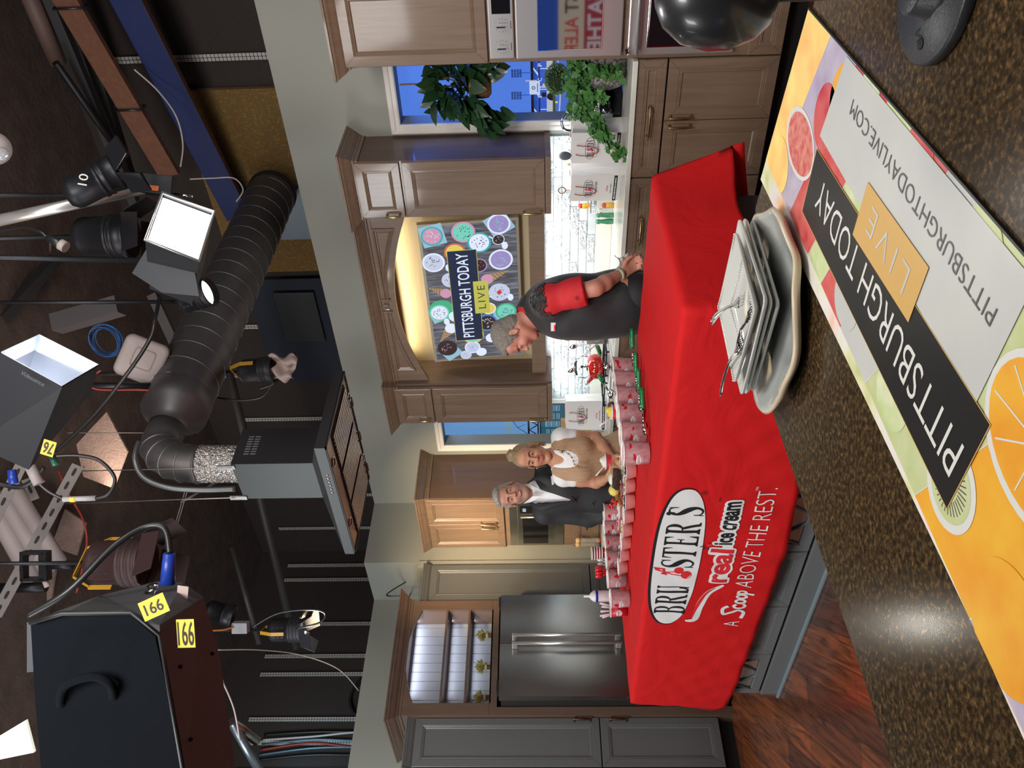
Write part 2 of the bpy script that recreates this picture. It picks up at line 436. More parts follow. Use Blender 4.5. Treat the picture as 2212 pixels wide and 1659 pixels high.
R(xL,xR,zf(1182),zf(1167),4,.0006)
R(xL,xR,zf(1194),zf(1181),3,.0008)
R(xL,xR,zf(1200),zf(1194),5,.0009)
R(xL,xR,zf(1235),zf(1200),7,.0009)
R(xL,xR,zf(1300),zf(1235),5,.0009)
for k in range(11):
    x=-2.9+k*.14; d.poly([(x,zf(1163)),(x+.02,zf(1163)),(x+.06,zf(1153)),(x+.045,zf(1153))],0,.001)
    d.poly(ell(x,zf(1194),.03,.04,10,0,pi),6,.0012)
    d.stroke([(x+.05,zf(1181)),(x+.05,zf(1167))],.006,0,.0014)
for k in range(26):
    x=-2.9+k*.062; d.poly([(x,zf(1180)),(x+.03,zf(1180)),(x+.03,zf(1170)-.01*(k%3)),(x,zf(1170))],[2,6,3,4][k%4],.0011)
    d.stroke([(x,zf(1202+k%9)),(x+.16,zf(1203+k%9))],.006,3,.0012)
for py in (158,206):                    # floodlight towers
    x,z=BX(1120,py); d.stroke([(x,BX(1148,py)[1]),(x,z)],.008,2,.0015)
    for i in range(5):
        for j in range(4): R(x-.028+i*.011,x-.02+i*.011,z-.02+j*.018,z-.006+j*.018,1,.0016)
x,z=BX(1155,190); R(x-.045,x+.045,z-.035,z+.035,0,.002); d.ring(ell(x,z+.008,.012,.012,16),ell(x,z+.008,.007,.007,16),6,.0024); R(x-.03,x+.03,z-.022,z-.016,2,.0024)
x,z=BX(1140,175); d.stroke([(x,BX(1160,175)[1]),(x,BX(1135,175)[1])],.008,3,.0016)
for ch,py in (('P',207),('N',190),('C',172),('P',140)):
    x,z=BX(1170,py); d.text(ch,x-.011,x+.011,z-.002,z+.024,0,.02,lift=.003)
x,z=BX(1204,221); R(x-.006,x+.006,z-.002,z+.014,8,.002)
d.build('skyline',[e_w,e_n,e_b,e_s,e_b,e_g,e_k,e_r,emis('print_yellow',(0.8,0.6,0.05),1)],fnY(5.36),bd,True)

bd2=thing('backdrop_print','backlit bridge and city print hanging behind the narrow window beside the woman','backdrop',(-5.2,5.36,1.1))
MB().box(-5.9,-4.8,5.36,5.37,.0,2.6).build('sky_print',sky_l,bd2,True)
e_t=emis('print_teal',(0.02,0.09,0.13),1); e_t2=emis('print_city',(0.16,0.30,0.42),0.9)
d=Decal(); zf=lambda px: PH(px,925,'Y',5.355).z
R2=lambda a,b_,c,d_,mi,l=0: d.poly([(a,c),(b_,c),(b_,d_),(a,d_)],mi,l)
R2(-5.9,-4.8,zf(1300),zf(1169),0); R2(-5.9,-4.8,zf(1169),zf(1166),2,.001); R2(-5.9,-4.8,zf(1107),zf(1092),1,.001)
R2(-5.9,-4.8,zf(1144),zf(1140),2,.002); R2(-5.9,-4.8,zf(1164),zf(1161),2,.002)
for k in range(9):
    x=-5.9+k*.13; d.stroke([(x,zf(1161)),(x+.065,zf(1143)),(x+.13,zf(1161))],.014,2,.002)
for k in range(5):
    x=-5.85+k*.22; d.stroke([(x,zf(1140)),(x+.09,zf(1118)),(x+.2,zf(1106))],.006,2,.0015); d.stroke([(x+.09,zf(1118)),(x+.13,zf(1135))],.005,2,.0015)
for k in range(30):
    x=-5.85+(k%10)*.105; z=zf(1205-(k//10)*11); R2(x,x+.07,z-.018,z+.012+.01*(k%2),1,.002)
    for j in range(3): R2(x+.01+j*.02,x+.02+j*.02,z-.01,z+.004,2,.0025)
d.build('skyline',[e_t,e_t2,e_k],fnY(5.36),bd2,True)
area('window_blue_wash',(-1.95,5.25,2.30),(-1.95,5.345,1.2),5,0.6,(0.05,0.2,1.0),size_y=0.06)
area('window_blue_wash',(-5.2,5.26,2.31),(-5.2,5.345,1.2),1.0,0.4,(0.3,0.55,1.0),size_y=0.05)
for x0,x1 in ((-3.1,-1.2),(-5.9,-4.8)):
    pass

# tile backsplash: split-face and honed marble bars in running bond
t_s=M('honed_marble_tile',(0.50,0.54,0.55),0.3,var=((0.62,0.66,0.67),12,0.7))
t_r=M('split_face_marble_tile',(0.42,0.45,0.46),0.65,var=((0.72,0.75,0.76),(55,20,75),0.35),detail=8,bump=((35,20,50),1.0,0.02))
grout=M('grout_grey',(0.30,0.32,0.33),0.9)
b=MB(); b.box(-4.905,-2.49,5.088,5.10,.92,2.05,2)
H,L=.0605,.235; row=0; z=1.03
while z<1.98:
    x=-4.905-(L/2 if row%2 else 0); c=row
    while x<-2.49:
        xa,xb=max(x,-4.905),min(x+L,-2.49)
        if xb-xa>.02:
            if (c+row//2)%2: b.box(xa+.0015,xb-.0015,5.080,5.09,z+.0015,z+H-.0015,0,.0015)
            else:
                nx,nz=max(3,int((xb-xa)/.011)),6
                P=lambda s,t,xa=xa,xb=xb,z=z: (xa+.001+(xb-xa-.002)*s, 5.079-(0 if s in(0,1) or t in (0,1) else rng.uniform(.0,.0085)), z+.001+(H-.002)*t)
                b.grid(P,nx,nz,1,False)
        x+=L; c+=1
    z+=H; row+=1
struct(b.build('wall_backsplash',[t_s,t_r,grout]))

# ================================================================== BASE CABINETS AND WORKTOP (back wall)
YB=4.47
def base_unit(x0,x1,label,loc_y=YB,doors=2):
    t=thing('base_cabinet',label,'cabinet',(x0,loc_y,0)); w=x1-x0; dpt=5.075-loc_y
    b=MB(); b.box(0,w,.0,dpt,.115,.885); b.box(0,w,.07,dpt,0,.115,1); b.build('carcass',[wood_v,black_ga],t)
    MB().box(0.001,w-.001,-.001,.001,.12,.885).build('door_gap',black_ga,t)
    dr=panel_door(t,.004,w-.004,.725,.883,0,wood_v,.045,name='drawer')
    bar_handle(dr,w*.5,.803,.2,False,-.021,brass)
    if doors==2:
        for a,c,hx in ((.004,w/2-.002,w/2-.028),(w/2+.002,w-.004,w/2+.028)):
            dd=panel_door(t,a,c,.12,.715,0,wood_v); bar_handle(dd,hx,.625,.14,True,-.021,brass)
    else:
        dd=panel_door(t,.004,w-.004,.12,.715,0,wood_v); bar_handle(dd,w-.03,.625,.14,True,-.021,brass)
    return t
base_unit(-2.465,-1.753,'brown base cabinet under the ivy planter, full drawer front and two doors in view')
base_unit(-3.18,-2.468,'brown base cabinet half hidden behind the red tablecloth, next to the ivy cabinet')
base_unit(-3.895,-3.183,'brown base cabinet behind the man in the black vest, below the stove top')
base_unit(-4.61,-3.898,'brown base cabinet below the kettle and the paper bag near the narrow window')
base_unit(-5.325,-4.613,'brown base cabinet hidden behind the woman, below the narrow window')
t=thing('worktop','long cream quartz worktop with low upstand along the back wall','worktop',(-4,4.6,.885))
MB().box(-5.56,-1.757,4.435,5.075,.885,.915,0,.004).build('slab',quartz,t,True)
MB().box(-5.55,-2.39,5.075,5.10,.915,1.03,0,.003).build('upstand',quartz,t,True)

# ================================================================== WALL CABINETS, ARCHED VALANCE, TV NICHE
YU=4.75
def wall_unit(x0,x1,label,side,hinge):
    t=thing('upper_cabinet',label,'cabinet',(x0,YU,1.39)); w=x1-x0; o=-1.39
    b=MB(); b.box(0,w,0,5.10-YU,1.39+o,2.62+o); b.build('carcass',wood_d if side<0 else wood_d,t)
    MB().box(0,w,-.0015,0.0,1.40+o,2.615+o).build('face_frame',wood_v,t)
    MB().box(-.006,w+.006,-.012,5.10-YU,1.355+o,1.392+o,0,.004).build('light_rail',wood_v,t)
    dd=panel_door(t,.004,w-.004,2.322+o,2.612+o,0,wood_v,.055); 
    hx= .02 if hinge=='l' else w-.02
    bar_handle(dd,.022 if hinge=='l' else .06,2.40+o,.1,True,-.021,brass)
    d2=panel_door(t,.004,w-.004,1.396+o,2.306+o,0,wood_v,.06)
    bar_handle(d2,.022 if hinge=='l' else .04,1.475+o,.14,True,-.021,brass)
    pth=[(-.002,.18),(-.002,-.0),(w+.002,-.0),(w+.002,5.10-YU)] if side>0 else [(-.002,5.10-YU),(-.002,0),(w+.002,0),(w+.002,.18)]
    crown(pth,CROWN,t,wood_v,z=2.585+o)
    return t
rc=wall_unit(-2.866,-2.466,'brown two-door upper cabinet whose dark side faces the window with the plant',1,'l')
lc=wall_unit(-4.826,-4.435,'brown two-door upper cabinet beside the narrow bridge-view window',-1,'r')
# arched valance between them
t=thing('arched_valance','wide arched brown wood valance over the ice cream screen','valance',(-3.65,YU+.06,2.3))
X0,X1=-4.435,-2.866; yv=YU+.06
zc=lambda x: 2.345+ (2.50-2.345)*max(0,1-((x-(X0+X1)/2)/((X1-X0)/2-.05))**2) if abs(x-(X0+X1)/2)<(X1-X0)/2-.05 else 2.345
N=40; xs=[X0+(X1-X0)*i/N for i in range(N+1)]
poly=[(x,zc(x)) for x in xs]+[(X1,2.62),(X0,2.62)]
RX=Matrix(((1,0,0,0),(0,0,-1,0),(0,1,0,0),(0,0,0,1)))
def XZ(y): return Matrix(((1,0,0,0),(0,0,1,y),(0,1,0,0),(0,0,0,1)))
# front board as strips so that the curved edge stays clean
b=MB()
for i in range(N):
    a,c=xs[i],xs[i+1]; za,zb=zc(a),zc(c)
    b.add([(a,yv,za),(c,yv,zb),(c,yv,2.62),(a,yv,2.62),(a,yv+.02,za),(c,yv+.02,zb),(c,yv+.02,2.62),(a,yv+.02,2.62)],[(0,1,2,3),(4,7,6,5),(0,4,5,1)])
b.build('arched_board',wood_v,t,True)
xm=(X0+X1)/2
for (a,c) in ((X0+.13,xm-.03),(xm+.03,X1-.13)):
    # moulded recessed panel whose lower edge follows the arch
    n=16; out=[];
    def loop(ins,y):
        A=[(a+ins+(c-a-2*ins)*i/n) for i in range(n+1)]
        return [(x,y,zc(x)+.05+ins) for x in A]+[(x,y,2.585-ins) for x in A[::-1]]
    rings=[loop(0,yv-.0005),loop(0.001,yv-.009),loop(.012,yv-.011),loop(.018,yv-.003),loop(.026,yv-.006),loop(.034,yv+.004-.006)]
    vs=sum(rings,[]); K=2*n+2; fs=[(r*K+k,r*K+(k+1)%K,(r+1)*K+(k+1)%K,(r+1)*K+k) for r in range(len(rings)-1) for k in range(K)]
    q=(len(rings)-1)*K
    for k in range(n): fs.append((q+k,q+k+1,q+K-2-k,q+K-1-k))
    MB().add(vs,fs).build('recessed_panel',wood_v,t,True)
MB().box(xm-.012,xm+.012,yv-.016,yv,2.555,2.6,0,.004).build('keystone',wood_v,t,True)
for s in (-1,1):
    MB().box(xm+s*.055-.006,xm+s*.055+.006,yv-.02,yv-.008,2.535,2.605,0,.002).build('corner_bead',wood_v,t,True)
crown([(X0,yv),(X1,yv)],CROWN,t,wood_v,world=True,z=2.585)
# niche lining, shelf board and under-shelf rail
gold_b=M('gold_backed_panel',(0.42,0.33,0.19),0.45,var=((0.52,0.42,0.26),(3,3,40),0.8))
t=thing('screen_alcove','gold-lined alcove with wooden ledge holding the ice cream screen','alcove',(-3.65,5.05,1.4))
MB().box(X0+.001,X1-.001,5.05,5.075,1.50,2.62).build('back_panel',gold_b,t,True)
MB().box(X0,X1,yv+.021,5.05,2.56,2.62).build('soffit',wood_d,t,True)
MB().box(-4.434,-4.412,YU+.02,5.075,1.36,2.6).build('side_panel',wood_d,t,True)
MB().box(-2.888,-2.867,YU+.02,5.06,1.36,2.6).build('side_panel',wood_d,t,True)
MB().box(X0+.02,X1-.02,4.87,5.07,1.40,1.51,0,.004).build('ledge',wood_v,t,True)
# the screen: tips slightly forward at the top
scr=thing('mounted_screen','large framed screen showing bowls of ice cream and a show title','screen',(-3.672,4.995,1.58),(radians(5.5),0,0))
frame_m=M('champagne_metal',(0.62,0.56,0.43),0.35,0.6)
w2,hh=.636,.715
b=MB(); b.box(-w2,w2,-.02,.02,0,hh,0,.004); b.build('bezel',[frame_m],scr)
scm=M('screen_tabletop_picture',(0.01,0.01,0.01),0.25); nt,bs=NT(scm)
tc=node(nt,'ShaderNodeTexCoord'); mp=node(nt,'ShaderNodeMapping'); mp.inputs['Scale'].default_value=(30,1,3); nt.links.new(tc.outputs['Object'],mp.inputs[0])
n=node(nt,'ShaderNodeTexNoise'); n.inputs['Scale'].default_value=1.5; n.inputs['Detail'].default_value=8; n.inputs['Distortion'].default_value=.8; nt.links.new(mp.outputs[0],n.inputs[0])
r=ramp(nt,[(0.25,(0.035,0.03,0.035)),(0.5,(0.10,0.10,0.12)),(0.75,(0.24,0.26,0.34))]); nt.links.new(n.outputs['Fac'],r.inputs[0]); nt.links.new(r.outputs[0],bs.inputs['Emission Color']); bs.inputs['Emission Strength'].default_value=1.0
pic=MB().box(-w2+.022,w2-.022,-.0215,-.02,.022,hh-.022).build('picture',scm,scr)
def se(n,c,s=1.0): return M('screen_'+n,(0.01,0.01,0.01),0.3,emit=s,ecol=c)
sm_=[se('cream',(0.55,0.60,0.78)),se('teal',(0.03,0.42,0.45)),se('pink',(0.60,0.30,0.45)),se('choc',(0.035,0.02,0.02)),se('white',(0.75,0.82,1.0)),se('navy',(0.012,0.02,0.055)),se('gold',(0.52,0.50,0.09)),
     se('mint',(0.18,0.62,0.50)),se('green',(0.06,0.42,0.22)),se('coral',(0.62,0.14,0.10)),se('yellow',(0.75,0.60,0.12)),se('waffle',(0.40,0.26,0.13)),se('blue',(0.05,0.22,0.70)),se('lilac',(0.33,0.26,0.55)),se('red',(0.75,0.03,0.03)),se('napkin',(0.30,0.50,0.62))]
d=Decal()
def bowl(x,z,r,rim,fill,sp=None,sp_n=26,inner=None):
    d.poly(ell(x,z,r,r),rim,.0004); d.poly(ell(x,z,r*.84,r*.84),fill if inner is None else inner,.0006)
    d.poly([(x+r*.66*(1+.1*sin(5*a+x*9))*cos(a),z+r*.66*(1+.1*sin(4*a))*sin(a)) for a in [2*pi*i/28 for i in range(28)]],fill,.0008)
    if sp is not None:
        for k in range(sp_n):
            a=rng.uniform(0,2*pi); q=r*.62*sqrt(rng.rand()); cx,cz=x+q*cos(a),z+q*sin(a); s=r*.075
            aa=rng.uniform(0,pi); d.poly([(cx+s*cos(aa),cz+s*sin(aa)),(cx-s*.6*sin(aa),cz+s*.6*cos(aa)),(cx-s*cos(aa),cz-s*sin(aa)),(cx+s*.6*sin(aa),cz-s*.6*cos(aa))],sp,.001)
def cone(x,z,ang,L,ball,r):
    dx,dz=cos(ang),sin(ang); q=Vector((-dz,dx))*r
    d.poly([(x+q.x,z+q.y),(x-q.x,z-q.y),(x+dx*L,z+dz*L)],11,.0005)
    for k in range(1,6):
        f=k/7; a=(x+dx*L*f,z+dz*L*f); d.stroke([(a[0]+q.x*(1-f),a[1]+q.y*(1-f)),(a[0]-q.x*(1-f)+dx*.02,a[1]-q.y*(1-f)+dz*.02)],.003,3,.0007)
    d.poly(ell(x,z,r*1.0,r*1.0,24),ball,.0009)
def napkin(x,z,s,a): 
    d.poly([(x+s*cos(a+pi/4+k*pi/2),z+s*sin(a+pi/4+k*pi/2)) for k in range(4)],15,.0002)
def spoon(x,z,a,L):
    d.stroke([(x,z),(x+L*cos(a),z+L*sin(a))],.010,4,.0004); d.poly(ell(x,z,.032,.022,20),4,.0005)
# picture layout: x from -.63 to .63, z from .02 to .69   (positions read off the screen in the photo)
def U(cx,cy): # crop pixels of the screen view -> local x,z
    u=( (1505-cy)/(1505-150) ); left_top=105+(285-105)*u_inv(u) if False else 0
    s=1-(cy-150)/(1505-150.0)          # 0 left .. 1 right
    top=105+(1-s)*(285-105); bot=1070+(1-s)*(1130-1070)
    t=(cx-top)/(bot-top)
    return (-w2+.022)+(2*w2-.044)*s,(hh-.022)-(hh-.044)*t
for a in ((300,1000,.10,.3),(230,230,.12,.2),(900,170,.12,.5),(960,1080,.11,.2),(420,1420,.10,.6)):
    x,z=U(a[0],a[1]); napkin(x,z,a[2],a[3])
bl=[(225,235,.078,1,2,4),(540,220,.085,2,7,3),(700,325,.085,1,4,3),(900,170,.082,4,13,7),(455,400,.078,9,10,10),(240,480,.082,4,0,3),(895,310,.045,0,3,4),(920,500,.088,4,13,7),(905,820,.080,0,0,3),(975,1025,.080,8,7,3),
    (410,660,.065,0,0,3),(700,540,.06,13,3,9),(800,980,.055,4,10,10),(785,1130,.080,12,3,4),(640,1250,.085,10,7,4),(640,1390,.062,4,0,12),(385,1375,.078,3,3,2),(830,1300,.045,4,4,4),(460,1035,.05,4,4,4),(575,1470,.045,0,0,3),(730,1450,.042,4,4,4)]
for cx,cy,r,ri,fi,sp in bl:
    x,z=U(cx,cy); bowl(x,z,r,ri,fi,sp,18 if r>.06 else 10)
x,z=U(325,965); d.poly(ell(x,z,.10,.10),8,.0003); x,z=U(300,985); bowl(x,z,.075,7,4,3)
x,z=U(905,820); d.poly(ell(x,z,.018,.018,16),14,.002)
x,z=U(365,790); cone(x,z,radians(64),.145,2,.042)
x,z=U(780,680); cone(x,z,radians(-69),.18,2,.045)
x,z=U(420,1160); cone(x,z,radians(142),.165,4,.048)
for a in ((390,540,3.9,.16),(375,1085,3.8,.12),(1020,880,1.45,.16),(960,370,.9,.14)):
    x,z=U(a[0],a[1]); spoon(x,z,a[2],a[3])
xa,za=U(425,385); xb,zb=U(740,1295); za=U(425,840)[1]; zb=U(705,840)[1]
xa=U(550,385)[0]; xb=U(600,1300)[0]
d.poly([(xb-.004,zb-.004),(xa+.004,zb-.004),(xa+.004,za+.004),(xb-.004,za+.004)],6,.0025); d.poly([(xb,zb),(xa,zb),(xa,za),(xb,za)],5,.003)
d.text('PITTSBURGH TODAY',xb+.028,xa-.022,zb+(za-zb)*.3,zb+(za-zb)*.72,4,.01,lift=.0035)
la,lb=U(700,690)[0],U(740,1020)[0]; lt,lz=U(650,850)[1],U(800,850)[1]
d.poly([(lb,lz),(la,lz),(la,lt),(lb,lt)],6,.004); d.text('LIVE',lb+.045,la-.04,lz+(lt-lz)*.25,lz+(lt-lz)*.75,5,-.005,lift=.0045,spacing=1.25)
d.build('picture_content',sm_,lambda x,z,l: (x,-.0215-l,z),scr,base=.0003)
area('screen_top_led_strip',(-3.65,4.98,2.50),(-3.65,5.06,2.2),4,1.3,(1,0.86,0.6),size_y=.03)
area('under_cabinet_light',(-2.66,4.95,1.35),(-2.66,5.02,0.9),3.2,.34,(0.85,0.95,1),size_y=.12)
area('under_cabinet_light',(-4.63,4.95,1.35),(-4.63,5.02,0.9),3.2,.34,(0.8,0.95,1),size_y=.12)
area('under_shelf_light',(-3.65,4.96,1.39),(-3.65,5.03,0.9),7,1.4,(0.95,0.97,1),size_y=.12)

# ================================================================== OVEN TOWER
t=thing('oven_tower_cabinet','tall brown cabinet at the frame edge with two stainless ovens built in','cabinet',(-1.753,4.47,0)); o=Vector((-1.753,4.47,0))
b=MB(); b.box(0,.86,0.0,.63,.115,2.50); b.box(0,.86,.07,.63,0,.115,1); b.build('carcass',[wood_v,black_ga],t)
MB().box(.003,.857,-.0012,.0,.12,2.49).build('stile_frame',wood_v,t)
dd=panel_door(t,.004,.426,1.70,2.486,0,wood_v); dd=panel_door(t,.430,.856,1.70,2.486,0,wood_v)
dd=panel_door(t,.004,.856,.12,.30,0,wood_v,.05,name='drawer')
crown([(-.002,.63),(-.002,0),(.862,0),(.862,.63)],[(a*.8,c) for a,c in CROWN],t,wood_v,z=2.435)
pan=thing('double_wall_oven','stainless double wall oven with two black knobs and a dark display','oven',(-1.725,4.447,.38))
b=MB(); b.box(0,.76,0,.02,1.175,1.308,0,.006); pn=b.build('control_panel',steel,pan)
MB().box(.235,.46,-.004,.001,1.19,1.288,0,.004).build('display',black_gl,pn)
for kx in (.065,.178):
    b=MB(); b.lathe([(.001,-.03),(.02,-.03),(.024,-.026),(.025,-.004),(.029,0)],20,0,(kx,0,1.24),Matrix.Rotation(-pi/2,4,'X')@Matrix.Scale(-1,4,(0,0,1)))
    b.box(kx-.004,kx+.004,-.036,-.028,1.218,1.264,1); b.build('knob',[black_pl,chrome],pn)
d=Decal()
for kx in (.065,.178):
    for k in range(10):
        a=radians(-40+k*29); r=.035; d.poly(ell(kx+r*cos(a),1.24+r*sin(a),.0022,.0014,6),0)
    for q in range(4): d.poly([(kx-.018+.010*q,1.188),(kx-.011+.010*q,1.188),(kx-.011+.010*q,1.192),(kx-.018+.010*q,1.192)],0)
d.build('printed_marks',black_pl,lambda x,z,l:(x,-l,z),pn)
oven_gl=M('mirrored_oven_glass',(0.22,0.22,0.24),.03,.95)
def oven_door(z0,z1,wz0,wz1,refl):
    dr=MB().box(0,.76,-.012,.02,z0,z1,0,.007).build('oven_door',steel,pan)
    MB().box(.045,.715,-.0165,-.010,wz0,wz1,0,.004).build('window_glass',oven_gl if refl else black_gl,dr)
    MB().box(.040,.720,-.0140,-.010,wz0-.006,wz1+.006,0,.004).build('glass_trim',chrome,dr)
    return dr
d1=oven_door(.60,1.165,.71,1.045,1)
MB().tube([(.03,-.012,.574),(.03,-.05,.574)],.008,8).build('edge_strip',black_mt,d1)
d2=oven_door(.005,.570,.10,.465,0)
for z_,dr in ((.527,d2),(1.095,d1)):
    b=MB(); b.tube([(.022 if dr is d2 else .1,-.055,z_),(.74,-.055,z_)],.0115,14)
    for x_ in (.06 if dr is d2 else .13,.70): b.tube([(x_,-.012,z_),(x_,-.055,z_)],.008,8)
    if dr is d2: b.build('door_handle',steel,dr)
# ================================================================== MICROWAVE TOWER (against the return wall)
t=thing('microwave_tower_cabinet','lit brown two-door cabinet over a built-in microwave, behind the man in the suit','cabinet',(-6.32,4.58,.92)); o=-.92
w=.70
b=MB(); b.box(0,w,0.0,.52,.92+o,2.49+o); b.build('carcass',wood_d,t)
MB().box(0,w,-.0012,0,.92+o,2.485+o).build('face_frame',wood_v,t)
for a,c,h in ((.004,w/2-.0015,w/2-.028),(w/2+.0015,w-.004,w/2+.028)):
    dd=panel_door(t,a,c,1.795+o,2.484+o,0,wood_v,.055); bar_handle(dd,h,1.935+o,.16,True,-.021,brass)
dd=panel_door(t,.004,w-.004,.94+o,1.165+o,0,wood_v,.045,name='drawer'); bar_handle(dd,w*.5,1.05+o,.13,False,-.021,bronze)
crown([(-.0,0),(w+.002,0),(w+.002,.52)],[(a*1.0,c) for a,c in CROWN],t,wood_v,z=2.45+o)
mw=thing('built_in_microwave','dark-windowed built-in microwave with steel surround beside the suited man','microwave',(-6.30,4.572,1.26))
mf=MB().box(0,.665,-.006,.008,0,.49,0,.004).build('steel_surround',steel_dk,mw)
dr=MB().box(.03,.62,-.028,-.006,.09,.415,0,.005).build('microwave_door',steel_dk,mw)
MB().box(.06,.44,-.0315,-.027,.14,.37,0,.003).build('window_glass',black_gl,dr)
MB().box(.50,.60,-.0315,-.027,.12,.39,0,.003).build('keypad',black_gl,dr)
MB().box(.53,.575,-.033,-.031,.335,.365).build('display',M('mw_display',(0.1,0.15,0.2),0.3,emit=.4,ecol=(0.5,0.7,0.9)),dr)
b=MB(); b.tube([(.47,-.045,.12),(.47,-.05,.385)],.007,8); b.build('door_handle',steel,dr)
# low counter with backing under that tower
t=thing('base_cabinet','brown base cabinet with cream top below the built-in microwave','cabinet',(-6.32,4.5,0))
b=MB(); b.box(0.005,.70,0,.57,.1,.885); b.box(0.005,.70,.06,.57,0,.1); b.build('carcass',wood_v,t)
MB().box(.004,.70,-.03,.57,.885,.918,0,.004).build('top_slab',quartz,t)
for a,c in ((.004,.348),(.352,.696)): panel_door(t,a,c,.12,.86,0,wood_v)

# ================================================================== LEFT WALL: GREY PANTRY UNITS, FRIDGE SURROUND, FRIDGE
def face_x(name,label,cat,x,y,z=0): return thing(name,label,cat,(x,y,z),FACE_X)
def pantry(y0,y1,label,handles='r',split=1.034,ctop=True,deep=.64):
    t=face_x('pantry_cabinet',label,'cabinet',-6.28,y0); w=y1-y0
    b=MB(); b.box(0,w,0,deep,.115,2.48); b.box(0,w,.06,deep,0,.115,1); b.build('carcass',[grey_paint,black_ga],t)
    MB().box(.001,w-.001,-.0012,0,.12,2.47).build('door_gap',black_ga,t)
    u=panel_door(t,.004,w-.004,split+.004,2.465,0,grey_paint,.06,name='door'); l=panel_door(t,.004,w-.004,.12,split-.004,0,grey_paint,.06)
    if handles:
        hx=w-.03 if handles=='r' else .03
        bar_handle(u,hx,1.17,.15,True,-.021,bronze); bar_handle(l,hx,.89,.15,True,-.021,bronze)
    if ctop: crown([(0,0),(w,0)],[(a*.7,c*.85) for a,c in CROWN],t,grey_paint,z=2.44)
    return t
pantry(3.95,4.33,'grey tall pantry cabinet squeezed between fridge surround and return wall',None)
MB_=MB().box(0,.065,-.02,.0,.1,2.5); 
tt=tag(MB().box(-6.32,-6.30,4.335,4.40,0,2.6).build('filler_strip',wall_paint),'pale vertical filler strip beside the far grey pantry cabinet','filler')
pantry(2.525,2.905,'grey tall pantry cabinet just left of the stainless refrigerator','r')
pantry(2.14,2.520,'grey tall pantry cabinet at the very left edge of the view','l')
ts=face_x('fridge_surround','brown wood surround with arched lit display shelves above the fridge','cabinet',-6.22,2.905); w=1.025
b=MB(); b.box(0,.066,0,.70,.0,2.63); b.box(w-.062,w,0,.70,0,2.63); b.build('side_stile',wood_d,ts)
MB().box(.066,w-.062,0,.24,1.835,1.895).build('lower_rail',wood_d,ts)
# arched top rail
n=30; xa,xb=.099,.933; zs=lambda x: 2.50+.095*max(0,1-((x-(xa+xb)/2)/((xb-xa)/2))**2)
b=MB()
for i in range(n):
    a,c=xa+(xb-xa)*i/n,xa+(xb-xa)*(i+1)/n
    b.add([(a,-.002,zs(a)),(c,-.002,zs(c)),(c,-.002,2.63),(a,-.002,2.63),(a,.03,zs(a)),(c,.03,zs(c)),(c,.03,2.63),(a,.03,2.63)],[(0,1,2,3),(0,4,5,1),(4,7,6,5)])
b.box(.0005,xa,-.002,.03,1.8955,2.629); b.box(xb,w-.0005,-.002,.03,1.8955,2.629); b.build('arched_rail',wood_d,ts)
bead=M('grey_beadboard',(0.36,0.38,0.42),0.5)
b=MB(); b.box(.066,w-.062,.238,.25,1.86,2.62)
x=.07
while x<w-.07: b.box(x,x+.078,.232,.238,1.895,2.6,0,.003); x+=.083
b.build('beadboard_back',bead,ts)
sh_in=M('niche_side_brown',(0.16,0.11,0.09),0.5)
MB().box(.066,.0985,.03,.238,1.89,2.6).build('niche_side',sh_in,ts); MB().box(.9335,.963,.03,.238,1.89,2.6).build('niche_side',sh_in,ts); MB().box(.066,.963,.03,.238,2.6,2.62).build('niche_top',bead,ts)
for z_ in (2.285,2.09): MB().box(xa,xb,.006,.232,z_-.009,z_+.009,0,.002).build('shelf',wood_d,ts)
MB().box(xa,xb,.0,.238,1.885,1.897).build('niche_floor',wood_d,ts)
crown([(-.002,.70),(-.002,0),(w+.002,0),(w+.002,.70)],CROWN,ts,wood_d,z=2.585)
for z_,pw in ((2.59,1.6),(2.275,.8),(2.08,.6)):
    area('shelf_led',(-6.40,3.55,z_-.015),(-6.44,3.55,z_-.5),pw,.75,(0.82,0.86,1),size_y=.02)
fr=face_x('refrigerator','stainless french-door refrigerator with two long vertical handles','refrigerator',-6.045,2.971)
b=MB(); b.box(0.006,.891,.075,.70,.03,1.80,0,.004); b.build('fridge_body',M('fridge_side_black',(0.02,0.022,0.022),0.35),fr)
def fdoor(x0,x1,z0,z1,bow=.012):
    b=MB(); nx=12
    def P(s,t): return (x0+(x1-x0)*s, -bow*(1-(2*s-1)**2)*1.0, z0+(z1-z0)*t)
    b.grid(P,nx,1,0,True)
    b.add([(x0,0,z0),(x1,0,z0),(x1,.07,z0),(x0,.07,z0),(x0,0,z1),(x1,0,z1),(x1,.07,z1),(x0,.07,z1)],[(3,2,6,7),(0,3,7,4),(1,5,6,2),(0,1,2,3),(4,7,6,5)])
    return b.build('fridge_door',steel_dk,fr)
fa=fdoor(.0,.4445,.78,1.812); fb=fdoor(.4475,.897,.78,1.812)
fdoor(0,.897,.10,.765,.006)
for dr,hx in ((fa,.406),(fb,.479)):
    b=MB(); b.tube([(hx,-.075,.83),(hx,-.075,1.70)],.0135,14)
    for z_ in (.86,1.69): b.box(hx-.015,hx+.015,-.082,-.008,z_-.022,z_+.022,0,.006)
    b.build('door_handle',steel,dr)
MB().box(.03,.12,-.02,.06,1.812,1.83,0,.004).build('hinge_cover',black_pl,fr)
MB().box(.79,.87,-.02,.06,1.812,1.83,0,.004).build('hinge_cover',black_pl,fr)
